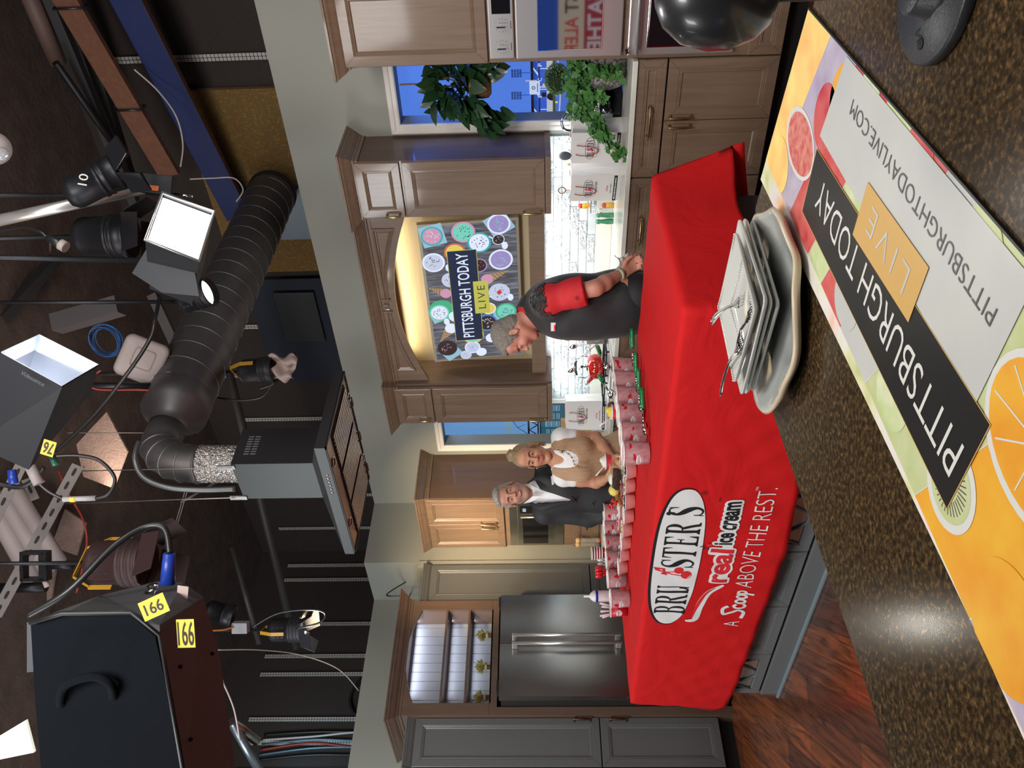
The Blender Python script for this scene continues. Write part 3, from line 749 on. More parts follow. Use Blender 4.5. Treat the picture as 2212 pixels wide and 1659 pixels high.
# small dried bundles on the niche floor
leafy=[M('dried_leaf_gold',(0.33,0.30,0.06),0.6,var=((0.50,0.46,0.16),20,0.8)),M('dried_stem',(0.16,0.09,0.05),0.8),M('raffia_tie',(0.35,0.33,0.08),0.7)]
def bundle(y,label,seed,r=.05):
    rr=random.Random(seed); t=thing('dried_bundle',label,'dried plant',(-6.33,y,1.897),group='dried leaf bundles on the lit shelf')
    b=MB()
    for k in range(34):
        a=rr.uniform(0,2*pi); q=.022*sqrt(rr.random()); p0=Vector((q*cos(a),q*sin(a),0)); p1=p0+Vector((0,0,.07)); b.tube([p0,p1],.0032,5)
    b.build('stems',leafy[1],t)
    MB().lathe([(.026,.035),(.028,.038),(.028,.05),(.026,.053)],16).build('tie',leafy[2],t)
    b=MB()
    for k in range(95):
        a=rr.uniform(0,2*pi); el=rr.uniform(-.1,1.35); d=Vector((cos(a)*cos(el),sin(a)*cos(el),sin(el))); L=rr.uniform(.045,.075)
        p=Vector((0,0,.075)); q=d.cross(Vector((0,0,1))); q=(q.normalized() if q.length>.01 else Vector((1,0,0)))*.009
        up=Vector((0,0,.006)); b.add([(p+d*.01)[:],(p+d*L*.6+q+up)[:],(p+d*L)[:],(p+d*L*.6-q+up)[:],(p+d*L*.55-up)[:]],[(0,1,4),(1,2,4),(2,3,4),(3,0,4)],0,False)
    b.build('leaves',leafy[0],t)
bundle(3.10,'bright gold dried leaf bundle, nearest the frame edge on the lit shelf',1)
bundle(3.37,'dried leaf bundle standing in the middle of the lit shelf above the fridge',2)
bundle(3.66,'dark dried leaf bundle on the lit shelf, nearest the wall with the window',3)

# ================================================================== ISLAND
XI0,XI1,YI0,YI1=-4.90,-1.93,2.44,3.28
t=thing('kitchen_island','grey panelled kitchen island under the red tablecloth','island',(-3.4,2.88,0))
b=MB(); b.box(XI0,XI1,YI0,YI1,.0,.86); b.build('island_body',isl_paint,t,True)
MB().box(XI0-.03,XI1+.06,YI0-.03,YI1+.07,.86,.915,0,.006).build('island_top',quartz,t,True)
MB().box(XI0-.012,XI1+.012,YI0-.02,YI0,.0,.118,0,.004).build('plinth',isl_paint,t,True)
MB().box(XI0-.03,XI1+.03,YI0-.038,YI0-.019,.0,.022,0,.008).build('shoe_moulding',M('shoe_grey',(0.20,0.26,0.29),0.35),t,True)
MB().box(XI0+.001,XI1-.001,YI0-.002,YI0,.118,.135).build('shadow_gap',black_ga,t,True)
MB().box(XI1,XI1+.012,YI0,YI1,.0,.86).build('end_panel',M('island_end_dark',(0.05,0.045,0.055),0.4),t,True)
xe=[-4.90,-4.426,-3.92,-3.422,-2.915,-2.41,-1.935]
mull=M('island_mirror_glass',(0.55,0.60,0.62),0.12,0.8)
for i in range(6):
    a,c=xe[i]+.004,xe[i+1]-.004
    if i in (0,3):   # mirrored front with crossed curved bars
        f=MB(); rect_rings(f,a,c,.135,.85,[(0,0),(0,-.018),(.05,-.019),(.055,-.012)],YI0,last=False)
        dd=f.build('glazed_front',isl_paint,t,True)
        MB().box(a+.05,c-.05,YI0-.006,YI0-.004,.18,.80).build('mirror_pane',mull,dd,True)
        g=MB()
        for s in (0,1):
            for kk in (0,1):
                z0,z1=(.18,.49) if kk==0 else (.49,.80)
                xx=[(a+.05)+(c-a-.1)*q/12 for q in range(13)]
                g.tube([(x,YI0-.012,z0+(z1-z0)*(sin(pi*q/12) if s else 1-sin(pi*q/12))) for q,x in enumerate(xx)],.006,6)
        g.build('curved_mullion',isl_paint,dd,True)
    else:
        for z0,z1 in ((.135,.62),(.63,.85)):
            panel_door(t,a,c,z0,z1,YI0,isl_paint,.055,name='drawer',world=True)
# ================================================================== SERIF LETTERS for the ice cream sign
def LMAP(x0,x1,z0,z1,shear=0.0): return lambda u,v:(x0+(x1-x0)*(u+shear*v), z0+(z1-z0)*v)
def serif_letter(d,ch,x0,x1,z0,z1,mi,lift=0):
    m=LMAP(x0,x1,z0,z1); P=lambda pts: d.poly([m(*p) for p in pts],mi,lift)
    rc=lambda a,b_,c,e: P([(a,c),(b_,c),(b_,e),(a,e)])
    def bowl(cx,cy,rx,ry,ix,iy,a0=-pi/2,a1=pi/2,n=20):
        o=[m(cx+rx*cos(a0+(a1-a0)*i/n),cy+ry*sin(a0+(a1-a0)*i/n)) for i in range(n+1)]
        q=[m(cx+ix*cos(a0+(a1-a0)*i/n),cy+iy*sin(a0+(a1-a0)*i/n)) for i in range(n+1)]
        nn=len(o); d.parts.append((o+q,[(i,i+1,nn+i+1,nn+i) for i in range(nn-1)],mi,lift))
    def stem(a,b_,top=True,bot=True,s=.13):
        rc(a,b_,0,1)
        if bot: P([(a-s,0),(b_+s,0),(b_+s,.035),(b_,.10),(a,.10),(a-s,.035)])
        if top: P([(a-s,1),(a-s,.965),(a,.90),(b_,.90),(b_+s,.965),(b_+s,1)])
    if ch in 'BR':
        stem(.14,.36,bot=True); rc(.3,.50,.955,1); bowl(.48,.755,.40,.245,.17,.20); rc(.3,.5,.51,.55)
        if ch=='B': rc(.3,.52,0,.045); bowl(.50,.265,.47,.265,.22,.22)
        else: P([(.42,.53),(.62,.53),(.92,.06),(1.05,.05),(1.05,0),(.74,0)])
    elif ch=='U':
        stem(.14,.36,bot=False); stem(.74,.84,bot=False,s=.1); rc(.14,.36,.25,.9)
        bowl(.49,.30,.35,.31,.13,.24,pi,2*pi); bowl(.49,.30,.35,.31,.25,.24,1.5*pi,2*pi)
    elif ch=='T':
        rc(.39,.61,0,1); P([(.26,0),(.74,0),(.74,.035),(.61,.09),(.39,.09),(.26,.035)]); rc(.02,.98,.945,1)
        P([(.02,1),(.02,.72),(.06,.72),(.16,.95)]); P([(.98,1),(.98,.72),(.94,.72),(.84,.95)])
    elif ch=='E':
        stem(.12,.34); rc(.3,.88,.945,1); rc(.3,.92,0,.055); rc(.3,.66,.49,.54)
        P([(.88,1),(.88,.74),(.84,.74),(.70,.95)]); P([(.94,0),(.96,.28),(.92,.28),(.74,.05)]); P([(.66,.40),(.66,.64),(.63,.64),(.56,.54),(.56,.49),(.63,.40)])
    elif ch=='S':
        c=spline([(.84,.80),(.72,.95),(.48,.975),(.24,.90),(.17,.74),(.30,.60),(.55,.48),(.78,.34),(.84,.2),(.68,.06),(.44,.03),(.2,.10),(.12,.25)],6)
        n=len(c)-1; L=[];R=[]
        for i,p in enumerate(c):
            t=(c[min(i+1,n)]-c[max(i-1,0)]); t=Vector((t[0]*.6,t[1],)) ; t.normalize(); f=i/n
            w=.035+.13*math.exp(-((f-.5)/.19)**2); q=Vector((-t[1],t[0]))*w
            L.append(m(p[0]+q[0]*1.2,p[1]+q[1]*.7)); R.append(m(p[0]-q[0]*1.2,p[1]-q[1]*.7))
        nn=len(L); d.parts.append((L+R,[(i,i+1,nn+i+1,nn+i) for i in range(nn-1)],mi,lift))
        P([(.86,1),(.80,1),(.76,.90),(.80,.72),(.86,.72)]); P([(.10,0),(.16,0),(.2,.10),(.16,.28),(.10,.28)])
    elif ch=="'":
        d.poly(ell(*m(.5,.93),abs(x1-x0)*.42,abs(z1-z0)*.07,16),mi,lift); d.stroke([m(.75,.93),m(.7,.80),m(.2,.70)],abs(x1-x0)*.25,mi,lift)
def cherries(d,x,z,s,mi,mw,lift=0):
    d.poly(ell(x+.36*s,z+.34*s,.36*s,.30*s,28),mi,lift); d.poly(ell(x-.08*s,z-.16*s,.42*s,.34*s,28),mi,lift)
    d.stroke([(x+.2*s,z+.5*s),(x+.1*s,z+.9*s),(x+.1*s,z+1.25*s)],.10*s,mi,lift); d.stroke([(x-.2*s,z+.1*s),(x-.1*s,z+.8*s),(x+.1*s,z+1.2*s)],.10*s,mi,lift)
    d.poly([(x-.25*s,z+1.0*s),(x+.1*s,z+1.1*s),(x+.15*s,z+1.3*s),(x-.1*s,z+1.45*s)],mi,lift)
    d.poly([(x+.12*s,z+1.15*s),(x+.5*s,z+1.2*s),(x+.62*s,z+1.95*s),(x+.3*s,z+1.8*s),(x+.15*s,z+1.5*s)],mi,lift)
    d.poly([(x+.26*s,z+1.3*s),(x+.4*s,z+1.42*s),(x+.38*s,z+1.62*s)],mw,lift+.0006)
    d.stroke([(x-.38*s,z-.25*s),(x-.25*s,z-.38*s),(x-.1*s,z-.42*s)],.06*s,mw,lift+.0006)
def brand_logo(d,x0,x1,z0,z1,mats,full=True,lift=0,filled=True):
    """oval with serif name and cherries, script line under it. box = the oval. mats=(black,white,red)"""
    k,w,r=mats; cx,cz=(x0+x1)/2,(z0+z1)/2; rx,rz=(x1-x0)/2,(z1-z0)/2; W_=x1-x0; H_=z1-z0
    sup=lambda a,b_,s: [(cx+a*s*math.copysign(abs(cos(t))**.72,cos(t)), cz+b_*s*math.copysign(abs(sin(t))**.85,sin(t))) for t in [2*pi*i/60 for i in range(60)]]
    if filled:
        d.poly([(x,z+.012*H_) for x,z in sup(rx,rz,1.0)],k,lift); d.poly([(x+.002*W_,z-.015*H_) for x,z in sup(rx*.985,rz*.93,1.0)],w,lift+.0008)
    else: d.ring(sup(rx,rz,1),sup(rx*.975,rz*.93,1),k,lift)
    L=lift+.0016; a=x0+.09*W_
    lx=lambda f: x0+f*W_
    zb,zt=z0+.13*H_,z0+.80*H_
    for ch,f0,f1 in tuple((c_,.0975+(a_-.085)*.925,.0975+(b__-.085)*.925) for c_,a_,b__ in (('B',.085,.17),('R',.175,.268),('U',.268,.355),('S',.50,.585),('T',.585,.675),('E',.685,.765),('R',.77,.865),("'",.875,.905),('S',.905,.985))):
        g=.93*(f1-f0)
        if ch=="'": serif_letter(d,ch,lx(f0),lx(f1),zb,zt+.04*H_,k,L)
        else: serif_letter(d,ch,lx(f0*.96+.004),lx((f0+g)*.96+.004),zb,zt,k,L)
    cherries(d,lx(.425),z0+.30*H_,H_*.33,r,w,L)
red_pr=M('print_red',(0.70,0.02,0.03),0.6); blk_pr=M('print_ink_black',(0.01,0.01,0.012),0.6); wht_pr=M('print_ink_white',(0.80,0.80,0.80),0.65)

# ================================================================== TABLECLOTH
CX0,CX1,CY0,CY1,CZ=-4.935,-1.862,2.378,3.375,.926
def front_off(x,dz):     # how far the front drape stands off the table edge
    f=min(1,max(0,dz/.6))
    return .030*f+.008*f*sin(x*5.3+.6)+.004*f*sin(x*13+dz*9)+.0022*f*sin(x*31-dz*22+2*sin(dz*9))+.0016*sin(x*23+dz*41)*min(1,dz*6)
nx,ny,nt_=124,40,22
vs=[];fs=[]
def topz(x,y):
    ed=min(x-CX0,CX1-x,y-CY0,CY1-y); e=max(0,1-ed/.05)
    return CZ+.0022*sin(9*x+14*y)*sin(5*x-11*y)+.0015*sin(31*x+9*y)-.004*e*e
for j in range(ny+1):
    for i in range(nx+1):
        x=CX0+(CX1-CX0)*i/nx; y=CY0+(CY1-CY0)*j/ny; vs.append((x,y,topz(x,y)))
idx=lambda i,j: j*(nx+1)+i
for j in range(ny):
    for i in range(nx): fs.append((idx(i,j),idx(i+1,j),idx(i+1,j+1),idx(i,j+1)))
loop=[(i,0) for i in range(nx+1)]+[(nx,j) for j in range(1,ny+1)]+[(i,ny) for i in range(nx-1,-1,-1)]+[(0,j) for j in range(ny-1,0,-1)]
def hem(side,x,y):
    if side=='f':
        t=(x-CX0)/(CX1-CX0)
        return float(np.interp(x,[-4.93,-4.6,-3.94,-3.3,-2.86,-2.3,-1.86],[.345,.325,.297,.288,.31,.40,.50]))
    if side=='r': return float(np.interp(y,[2.38,2.7,2.94,3.2,3.4],[.53,.56,.585,.60,.59]))
    if side=='b': return float(np.interp(x,[-4.93,-3,-2.1,-1.86],[.48,.48,.44,.52]))
    return float(np.interp(y,[2.38,2.7,3.4],[.38,.42,.5]))
def outw(k):
    i,j=loop[k]; x=CX0+(CX1-CX0)*i/nx; y=CY0+(CY1-CY0)*j/ny
    fl,fr_,ff,fb=(i==0),(i==nx),(j==0),(j==ny)
    cn=.0
    if ff: n=Vector((0,-1)); side='f'; 
    elif fb: n=Vector((0,1)); side='b'
    elif fr_: n=Vector((1,0)); side='r'
    else: n=Vector((-1,0)); side='l'
    fl_am=0
    if side in 'rl':   # flare near the corners where the extra cloth gathers
        dd=min(y-CY0,CY1-y); fl_am=.10*math.exp(-dd/.10)
        if side=='r': fl_am=.10*math.exp(-(CY1-y)/.16)
    if side=='b': fl_am=.03*math.exp(-min(x-CX0,CX1-x)/.2)
    if side=='f': fl_am=0
    return n,side,x,y,fl_am
base=[idx(*p) for p in loop]; prev=base
K=len(loop)
for t in range(1,nt_+1):
    f=t/nt_; cur=[]
    for k in range(K):
        n,side,x,y,fl=outw(k); h=hem(side,x,y); L=CZ-h; dz=L*f
        if side=='f': o=front_off(x,dz)+.006*min(1,t/2)
        else:
            ph=(y if side in 'rl' else x)
            o=.008+.02*f+fl*f**1.3+.010*f*sin(ph*11+1)
        zz=CZ-dz-.003
        if side=='r': zz+=.02*f*sin(y*9)
        dx,dy=n.x*o,n.y*o
        if side=='b' and x>CX1-.35: dx+=.13*f*math.exp(-(CX1-x)/.12)
        if side=='r' and y>CY1-.2: dy+=.10*f*math.exp(-(CY1-y)/.08)
        if side=='l' and y<CY0+.25: dy-=0; dx-=.05*f
        vs.append((x+dx,y+dy,zz)); cur.append(len(vs)-1)
    for k in range(K): fs.append((prev[k],cur[k],cur[(k+1)%K],prev[(k+1)%K]))
    prev=cur
nt,bb=NT(red_cloth)
tc=node(nt,'ShaderNodeTexCoord'); mp=node(nt,'ShaderNodeMapping'); mp.inputs['Rotation'].default_value=(0,.5,.4); mp.inputs['Scale'].default_value=(1.6,3,3.2); nt.links.new(tc.outputs['Object'],mp.inputs[0])
n1=node(nt,'ShaderNodeTexNoise'); n1.inputs['Scale'].default_value=1.5; n1.inputs['Detail'].default_value=3; n1.inputs['Distortion'].default_value=1.2; nt.links.new(mp.outputs[0],n1.inputs[0])
bp=node(nt,'ShaderNodeBump'); bp.inputs['Strength'].default_value=.30; bp.inputs['Distance'].default_value=.03; nt.links.new(n1.outputs['Fac'],bp.inputs['Height']); nt.links.new(bp.outputs[0],bb.inputs['Normal'])
cl=MB().add(vs,fs,0,True).build('tablecloth',red_cloth)
tag(cl,'bright red tablecloth with a big black and white ice cream logo, draped over the island','tablecloth')
MBs=cl.modifiers.new('thick','SOLIDIFY'); MBs.thickness=.0015; MBs.offset=-1
def cloth_fn(x,z,l):
    if z>CZ-.008:
        q=z-(CZ-.008); return (x,CY0-.004+q*1.0,CZ+.0035+l) if q>.004 else (x,CY0-.0085-l,CZ-.006)
    dz=CZ-z
    return (x,CY0-front_off(x,dz)-.006-.0015-l,z)
def hemline(pts,nm): pass
d=Decal()
brand_logo(d,-3.99,-2.850,.676,.915,(0,1,2))
# script line under the oval: white underlay, then the letters
for (txt,x0,x1,z0,z1,mi,bo) in (('real',-3.565,-3.29,.528,.64,2,.03),('ice cream',-3.255,-2.935,.545,.632,0,.03)):
    for (ox,oz) in ((-.011,0),(.011,0),(0,-.011),(0,.011),(.008,.008),(-.008,.008),(.008,-.008),(-.008,-.008)):
        d.text(txt,x0+ox,x1+ox,z0+oz,z1+oz,1,bo+.03,lift=.0005)
    d.text(txt,x0,x1,z0,z1,mi,bo,lift=.0016)
d.poly([(-3.57,.53),(-2.93,.548),(-2.93,.60),(-3.57,.58)],1,.0003)
c=spline([(-3.945,.695),(-3.925,.645),(-3.80,.635),(-3.68,.605),(-3.59,.54)],6); d.stroke(c,[.012+.028*sin(pi*i/(len(c)-1))**.6 for i in range(len(c))],1,.0004)
c=spline([(-3.93,.665),(-3.83,.652),(-3.70,.622),(-3.62,.575)],6); d.stroke(c,[.004+.014*sin(pi*i/(len(c)-1)) for i in range(len(c))],2,.0012)
d.poly(ell(-3.262,.652,.014,.016,16),2,.002)
for a in (1.9,2.5,3.1): d.stroke([(-3.262+.02*cos(a),.652+.022*sin(a)),(-3.262+.04*cos(a),.652+.045*sin(a))],.006,0,.002)
d.text('R',-2.885,-2.873,.715,.727,0,.01,lift=.002); d.ring(ell(-2.879,.721,.012,.013,20),ell(-2.879,.721,.010,.011,20),0,.002)
d.text('TM',-2.94,-2.91,.64,.652,0,lift=.002)
d.text('A',-3.99,-3.945,.408,.487,1,-.01)
c=spline([(-3.80,.485),(-3.83,.51),(-3.875,.50),(-3.86,.462),(-3.835,.43),(-3.86,.398),(-3.915,.405)],6); d.stroke(c,.019,1)      # S
d.stroke(spline([(-3.775,.448),(-3.79,.459),(-3.808,.450),(-3.812,.430),(-3.805,.408),(-3.785,.403),(-3.770,.415)],6),.016,1)
for cx in (-3.745,-3.70): 
    d.ring(ell(cx,.432,.024,.031,22),ell(cx,.432,.009,.016,22),1)
d.stroke(spline([(-3.675,.462),(-3.668,.42),(-3.672,.375)],5),.017,1); d.ring(ell(-3.655,.437,.022,.027,20),ell(-3.655,.437,.008,.012,20),1)
d.text('ABOVE THE REST.',-3.60,-2.845,.402,.484,1,-.012); d.text('TM',-2.86,-2.835,.487,.499,1)
lg=d.build('printed_logo',[blk_pr,wht_pr,red_pr],cloth_fn,cl,maxe=.035,base=.0022)

# ================================================================== ICE CREAM TUBS, BOWLS, CUPS ON THE TABLE
tub_m=M('frosted_red_tub_card',(0.30,0.075,0.085),0.5,var=((0.48,0.26,0.27),(60,60,25),0.5),detail=6)
tub_r=M('tub_red_swirl',(0.50,0.01,0.02),0.4); tub_w=M('tub_white_rim',(0.82,0.80,0.78),0.4); tub_k=M('tub_dark_line',(0.02,0.01,0.015),0.5)
def cyl_fn(r0,r1,h,a0=0):   # wrap a flat x (arc length) ,z drawing around a tub; x=0 faces a0
    return lambda x,z,l:((r0+(r1-r0)*z/h+l)*cos(a0+x/((r0+r1)/2)),(r0+(r1-r0)*z/h+l)*sin(a0+x/((r0+r1)/2)),z)
ic=[M('ice_cream_vanilla',(0.75,0.68,0.55),0.55,bump=(90,.6,.01)),M('ice_cream_chocolate',(0.10,0.045,0.03),0.5,bump=(90,.6,.01)),M('ice_cream_pink',(0.72,0.36,0.40),0.55,bump=(90,.6,.01)),M('ice_cream_mint',(0.40,0.66,0.50),0.55,bump=(90,.6,.01)),
    M('ice_cream_lemon',(0.80,0.62,0.10),0.5,bump=(120,.6,.01)),M('whipped_cream',(0.80,0.77,0.70),0.6)]
def make_tub(loc,label,fl,seed,face=-1.25,h=.128,r0=.052,r1=.0605,group=None):
    t=thing('ice_cream_tub',label,'tub',loc,0,group); rr=random.Random(seed)
    MB().lathe([(.001,.0),(r0,.0),(r0+.001,.004),(r1,h-.006),(r1-.002,h-.006),(r1-.003,h-.03),(.001,h-.03)],72).build('tub_body',tub_m,t)
    MB().lathe([(r1,h-.008),(r1+.003,h-.006),(r1+.0035,h),(r1+.001,h+.002),(r1-.0015,h),(r1-.001,h-.008)],32).build('rim',tub_w,t)
    b=MB(); b.lathe([(.001,h-.010),(.02,h-.008),(.04,h-.012),(r1-.004,h-.022)],24); b.sphere((.012*cos(seed),.012*sin(seed),h-.018),(.034,.03,.02),14,8); b.build('ice_cream',ic[fl],t)
    d=Decal(); sw=[(rr.uniform(-.075,.09),rr.uniform(.055,.105)) for _ in range(3)]
    for cx,cz in sw:
        w=rr.uniform(.008,.016); q=rr.uniform(.006,.013)
        d.poly([(cx+w*(1+.35*sin(3*a+seed))*cos(a),cz+q*(1+.4*cos(2*a+seed))*sin(a)) for a in [2*pi*i/18 for i in range(18)]],2)
    cz=.046; d.poly(ell(-.012,cz+.010,.030,.013,26),1,.0002); 
    for q,ch in enumerate("BRUSTERS"): serif_letter(d,ch,-.036+.0062*q,-.036+.0062*q+.0056,cz+.003,cz+.015,0,.0005)
    d.text('real ice cream',-.03,.012,cz-.010,cz-.003,1,.02)
    d.poly([(-.085,.003),(.085,.003),(.085,.0075),(-.085,.0075)],0)
    d.build('printed_label',[tub_k,wht_pr,tub_r],cyl_fn(r0,r1,h,face),t,maxe=.008,base=.0006)
    return t
right=[(-2.945,2.665,'red printed ice cream tub nearest the front edge of the red tablecloth in its row',2),(-2.955,2.805,'second ice cream tub from the front edge, in the row with green scoops',0),(-2.965,2.945,'third ice cream tub from the front edge, in the row with green scoops',0),
       (-2.970,3.078,'fourth ice cream tub of the green-scoop row, between two leaning or lying scoops',5),(-2.975,3.205,'fifth ice cream tub of the green-scoop row, with a scoop leaning from its top',1),(-2.980,3.320,'farthest ice cream tub of the green-scoop row, close by the man in the vest',1)]
for i,(x,y,lb,fl) in enumerate(right): make_tub((x,y,CZ+.003),lb,fl,i,group='ice cream tubs in the row with green scoops')
left=[(1300,1107,1.058,'small-looking ice cream tub in front of the suited man, farthest of its row'),(1303,1140,1.050,'ice cream tub with a red blotch, second farthest of the row by the fridge side'),(1306.6,1175,1.045,'ice cream tub third farthest in the row nearer the refrigerator'),
      (1311,1208,1.040,'ice cream tub beside the tower of striped cups'),(1315,1250,1.038,'ice cream tub in front of the white spoons, second from the table corner'),(1321,1293,1.038,'ice cream tub at the front corner of the table, before the blue-banded bottle')]
for i,(x,y,z,lb) in enumerate(left):
    p=PH(x,y,'Z',z); make_tub((p.x,p.y,CZ+.003),lb,[4,2,0,0,5,0][i],i+11,face=-1.2,h=.118,r0=.050,r1=.0575,group='ice cream tubs in the row toward the refrigerator')
bowl_m=M('white_bowl_red_reflection',(0.80,0.70,0.66),0.45); bn,bb_=NT(bowl_m)
tc=node(bn,'ShaderNodeTexCoord'); sp=node(bn,'ShaderNodeSeparateXYZ'); bn.links.new(tc.outputs['Object'],sp.inputs[0]); r=ramp(bn,[(0.0,(0.72,0.22,0.19)),(0.5,(0.80,0.52,0.48)),(1.0,(0.85,0.82,0.80))]); mr=node(bn,'ShaderNodeMapRange'); mr.inputs[2].default_value=.05; bn.links.new(sp.outputs[2],mr.inputs[0]); bn.links.new(mr.outputs[0],r.inputs[0]); bn.links.new(r.outputs[0],bb_.inputs['Base Color'])  # red reflection painted as a gradient towards the base of white bowls
top_m=[M('crushed_cookie_topping',(0.035,0.018,0.012),0.8),M('chopped_nut_topping',(0.33,0.19,0.07),0.8),M('rainbow_sprinkle_topping',(0.65,0.25,0.20),0.6),M('white_chip_topping',(0.75,0.70,0.62),0.6),M('caramel_topping',(0.55,0.30,0.06),0.5),M('cherry_topping',(0.55,0.02,0.03),0.35)]
names=['dark cookie crumbs','chopped nuts','bright sprinkles','white chips','caramel bits','red cherries']
def topping_bowl(loc,tk,label,group):
    t=thing('topping_bowl',label,'bowl',loc,0,group)
    MB().lathe([(.001,0),(.034,0),(.038,.003),(.051,.055),(.0535,.056),(.0535,.059),(.050,.059),(.048,.05),(.001,.046)],28).build('paper_bowl',bowl_m,t)
    b=MB(); rr=random.Random(hash(label)%999+tk); b.lathe([(.001,.056),(.03,.054),(.047,.050)],16,0)
    for k in range(46):
        a=rr.uniform(0,2*pi); q=.043*sqrt(rr.random()); s=rr.uniform(.003,.006); b.tbox(Matrix.Translation((q*cos(a),q*sin(a),.056))@Matrix.Rotation(rr.uniform(0,3),4,'X')@Matrix.Rotation(rr.uniform(0,3),4,'Z'),s*1.6,s,s)
    o=b.build('topping',top_m[tk],t); o['kind']='stuff'
b8=[(1352,1016),(1350,1047),(1349.6,1082),(1347.5,1113),(1344.5,1142),(1342,1170),(1339,1196),(1336,1224)]
tks=[0,1,0,3,4,3,0,3]
ordn=['nearest the front tub','second along from the front tub','third along from the front tub','fourth along the front row','fifth along the front row','sixth along the front row','second from the table-corner tubs','beside the table-corner tubs']
for i,(x,y) in enumerate(b8):
    p=PH(x,y,'Z',.985); topping_bowl((p.x,p.y,CZ+.003),tks[i],'paper bowl of %s in the front row, %s'%(names[tks[i]],ordn[i]),'topping bowls in rows between the tubs')
for r_ in (1,2):
    for i in range(6 if r_==1 else 5):
        x=-3.47-.118*i-.05*(r_-1); y=2.975+.112*r_+.004*i
        k=(i*2+r_)%6
        topping_bowl((x,y,CZ+.003),k,'paper bowl of %s in the %s row, number %s from the scoops'%(names[k],['','middle','back'][r_],['one','two','three','four','five','six'][i]),'topping bowls in rows between the tubs')
# scoops
green=M('green_grip',(0.0,0.20,0.055),0.3,coat=.4); 
def scoop(p0,p1,label,group):
    "p0 grip end, p1 bowl centre (world)"
    p0,p1=Vector(p0),Vector(p1); t=thing('ice_cream_scoop',label,'scoop',p0,0,group); d_=(p1-p0); L=d_.length; q=d_.to_track_quat('X','Z').to_matrix().to_4x4()
    b=MB(); n=10
    ring=[]; prof=[(0,.004),(.004,.0115),(.02,.0125),(.05,.0115),(.075,.0125),(.105,.0105),(.108,.007)]
    vs=[];fs=[];N=20
    for s_,r_ in prof:
        for k in range(N):
            a=2*pi*k/N; rr_=r_*(1-.10*(k%2)) ; vs.append(q@Vector((s_,rr_*cos(a),rr_*sin(a))))
    for i in range(len(prof)-1):
        for k in range(N): fs.append((i*N+k,i*N+(k+1)%N,(i+1)*N+(k+1)%N,(i+1)*N+k))
    b.add(vs,fs,0,True); b.build('grip',green,t)
    b=MB(); b.tube([q@Vector((.105,0,0)),q@Vector((L-.02,0,0))],[.0062,.0045],10); b.build('shaft',chrome,t)
    b=MB(); b.lathe([(.001,-.026),(.014,-.023),(.023,-.012),(.0265,0),(.0245,0),(.021,-.011),(.012,-.02),(.001,-.0225)],22,0,q@Vector((L,0,0)),q@Matrix.Rotation(.35,4,'Y'))
    b.build('scoop_bowl',chrome,t); return t
for lb,(a,c) in {'green-handled scoop lying beside the farthest tub, next to the vest':((-2.76,3.385),(-2.868,3.225)),'green-handled scoop on the cloth, second from the vest':((-2.755,3.185),(-2.862,3.02)),
                 'green-handled scoop on the cloth, overlapped by the nearest one':((-2.745,3.05),(-2.860,2.885)),'green-handled scoop on the cloth nearest the front edge':((-2.73,2.895),(-2.832,2.70))}.items():
    scoop((a[0],a[1],CZ+.030),(c[0],c[1],CZ+.034),lb,'green-handled scoops lying in front of the tubs')
scoop((-3.075,3.62,1.115),(-2.995,3.345,1.088),'green-handled scoop resting on the farthest tub, grip toward the vest','green-handled scoops resting on tub tops')
scoop((-3.05,3.345,1.125),(-2.965,3.10,1.082),'green-handled scoop leaning out of the fourth tub, beside the yellow sundae cup','green-handled scoops resting on tub tops')
# printed cups
cup_m=M('red_printed_cup',(0.52,0.02,0.03),0.4)
def cup(loc,h,r0,r1,label,fill,name='sundae_cup'):
    t=thing(name,label,'cup',loc); 
    MB().lathe([(.001,0),(r0,0),(r1,h-.004),(r1-.0015,h-.004),(r1-.004,h-.03),(.001,h-.03)],28).build('cup_body',cup_m,t)
    MB().lathe([(r1-.001,h-.006),(r1+.003,h-.004),(r1+.003,h),(r1,h+.002),(r1-.002,h-.002)],28).build('rim',tub_w,t)
    d=Decal(); d.poly(ell(0,h*.5,.024,.019,24),1); d.text('BRUSTERS',-.019,.019,h*.48,h*.58,0,.02,lift=.0004); d.text('real ice cream',-.018,.018,h*.38,h*.44,2,.01,lift=.0004); d.build('printed_label',[tub_k,wht_pr,red_pr],cyl_fn(r0,r1,h,-1.2),t,maxe=.01,base=.0004)
    if fill is not None:
        b=MB(); b.sphere((0,0,h),(r1*.85,r1*.85,.026),16,10); b.sphere((.008,.004,h+.016),(.020,.022,.018),12,8); b.build('ice_cream',ic[fill],t)
    return t
def plastic_spoon(p0,p1,label,mat,name='plastic_spoon',group=None,w=.007):
    p0,p1=Vector(p0),Vector(p1); d_=(p1-p0).normalized(); b=MB(); b.tube([p0,p0+(p1-p0)*.5,p1],[w*.45,w*.55,w*.7],8)
    b.sphere(p0-d_*.012,(.011,.011,.004),12,6,0,d_.to_track_quat('X','Z').to_matrix().to_4x4()@Matrix.Diagonal((1.5,1,1,1)))
    o=b.build(name,mat); return tag(o,label,'spoon',group)
c1=cup((-3.198,3.204,CZ+.003),.128,.034,.044,'red printed cup of bright yellow sorbet and dark ice cream behind the green-scoop tubs',4)
MB().sphere((.025,.02,.128),(.024,.024,.022),14,8).build('dark_scoop',ic[1],c1)
plastic_spoon((-3.225,3.175,1.065),(-3.265,3.16,1.125),'white plastic spoon standing in the yellow sundae cup',white_pl)
c2=cup((-3.77,3.345,CZ+.003),.130,.036,.046,'red printed sundae cup held by the woman in beige, topped with cream',5)
plastic_spoon((-3.80,3.335,1.065),(-3.855,3.305,1.115),'white plastic spoon standing in the cup by the woman in beige',white_pl)
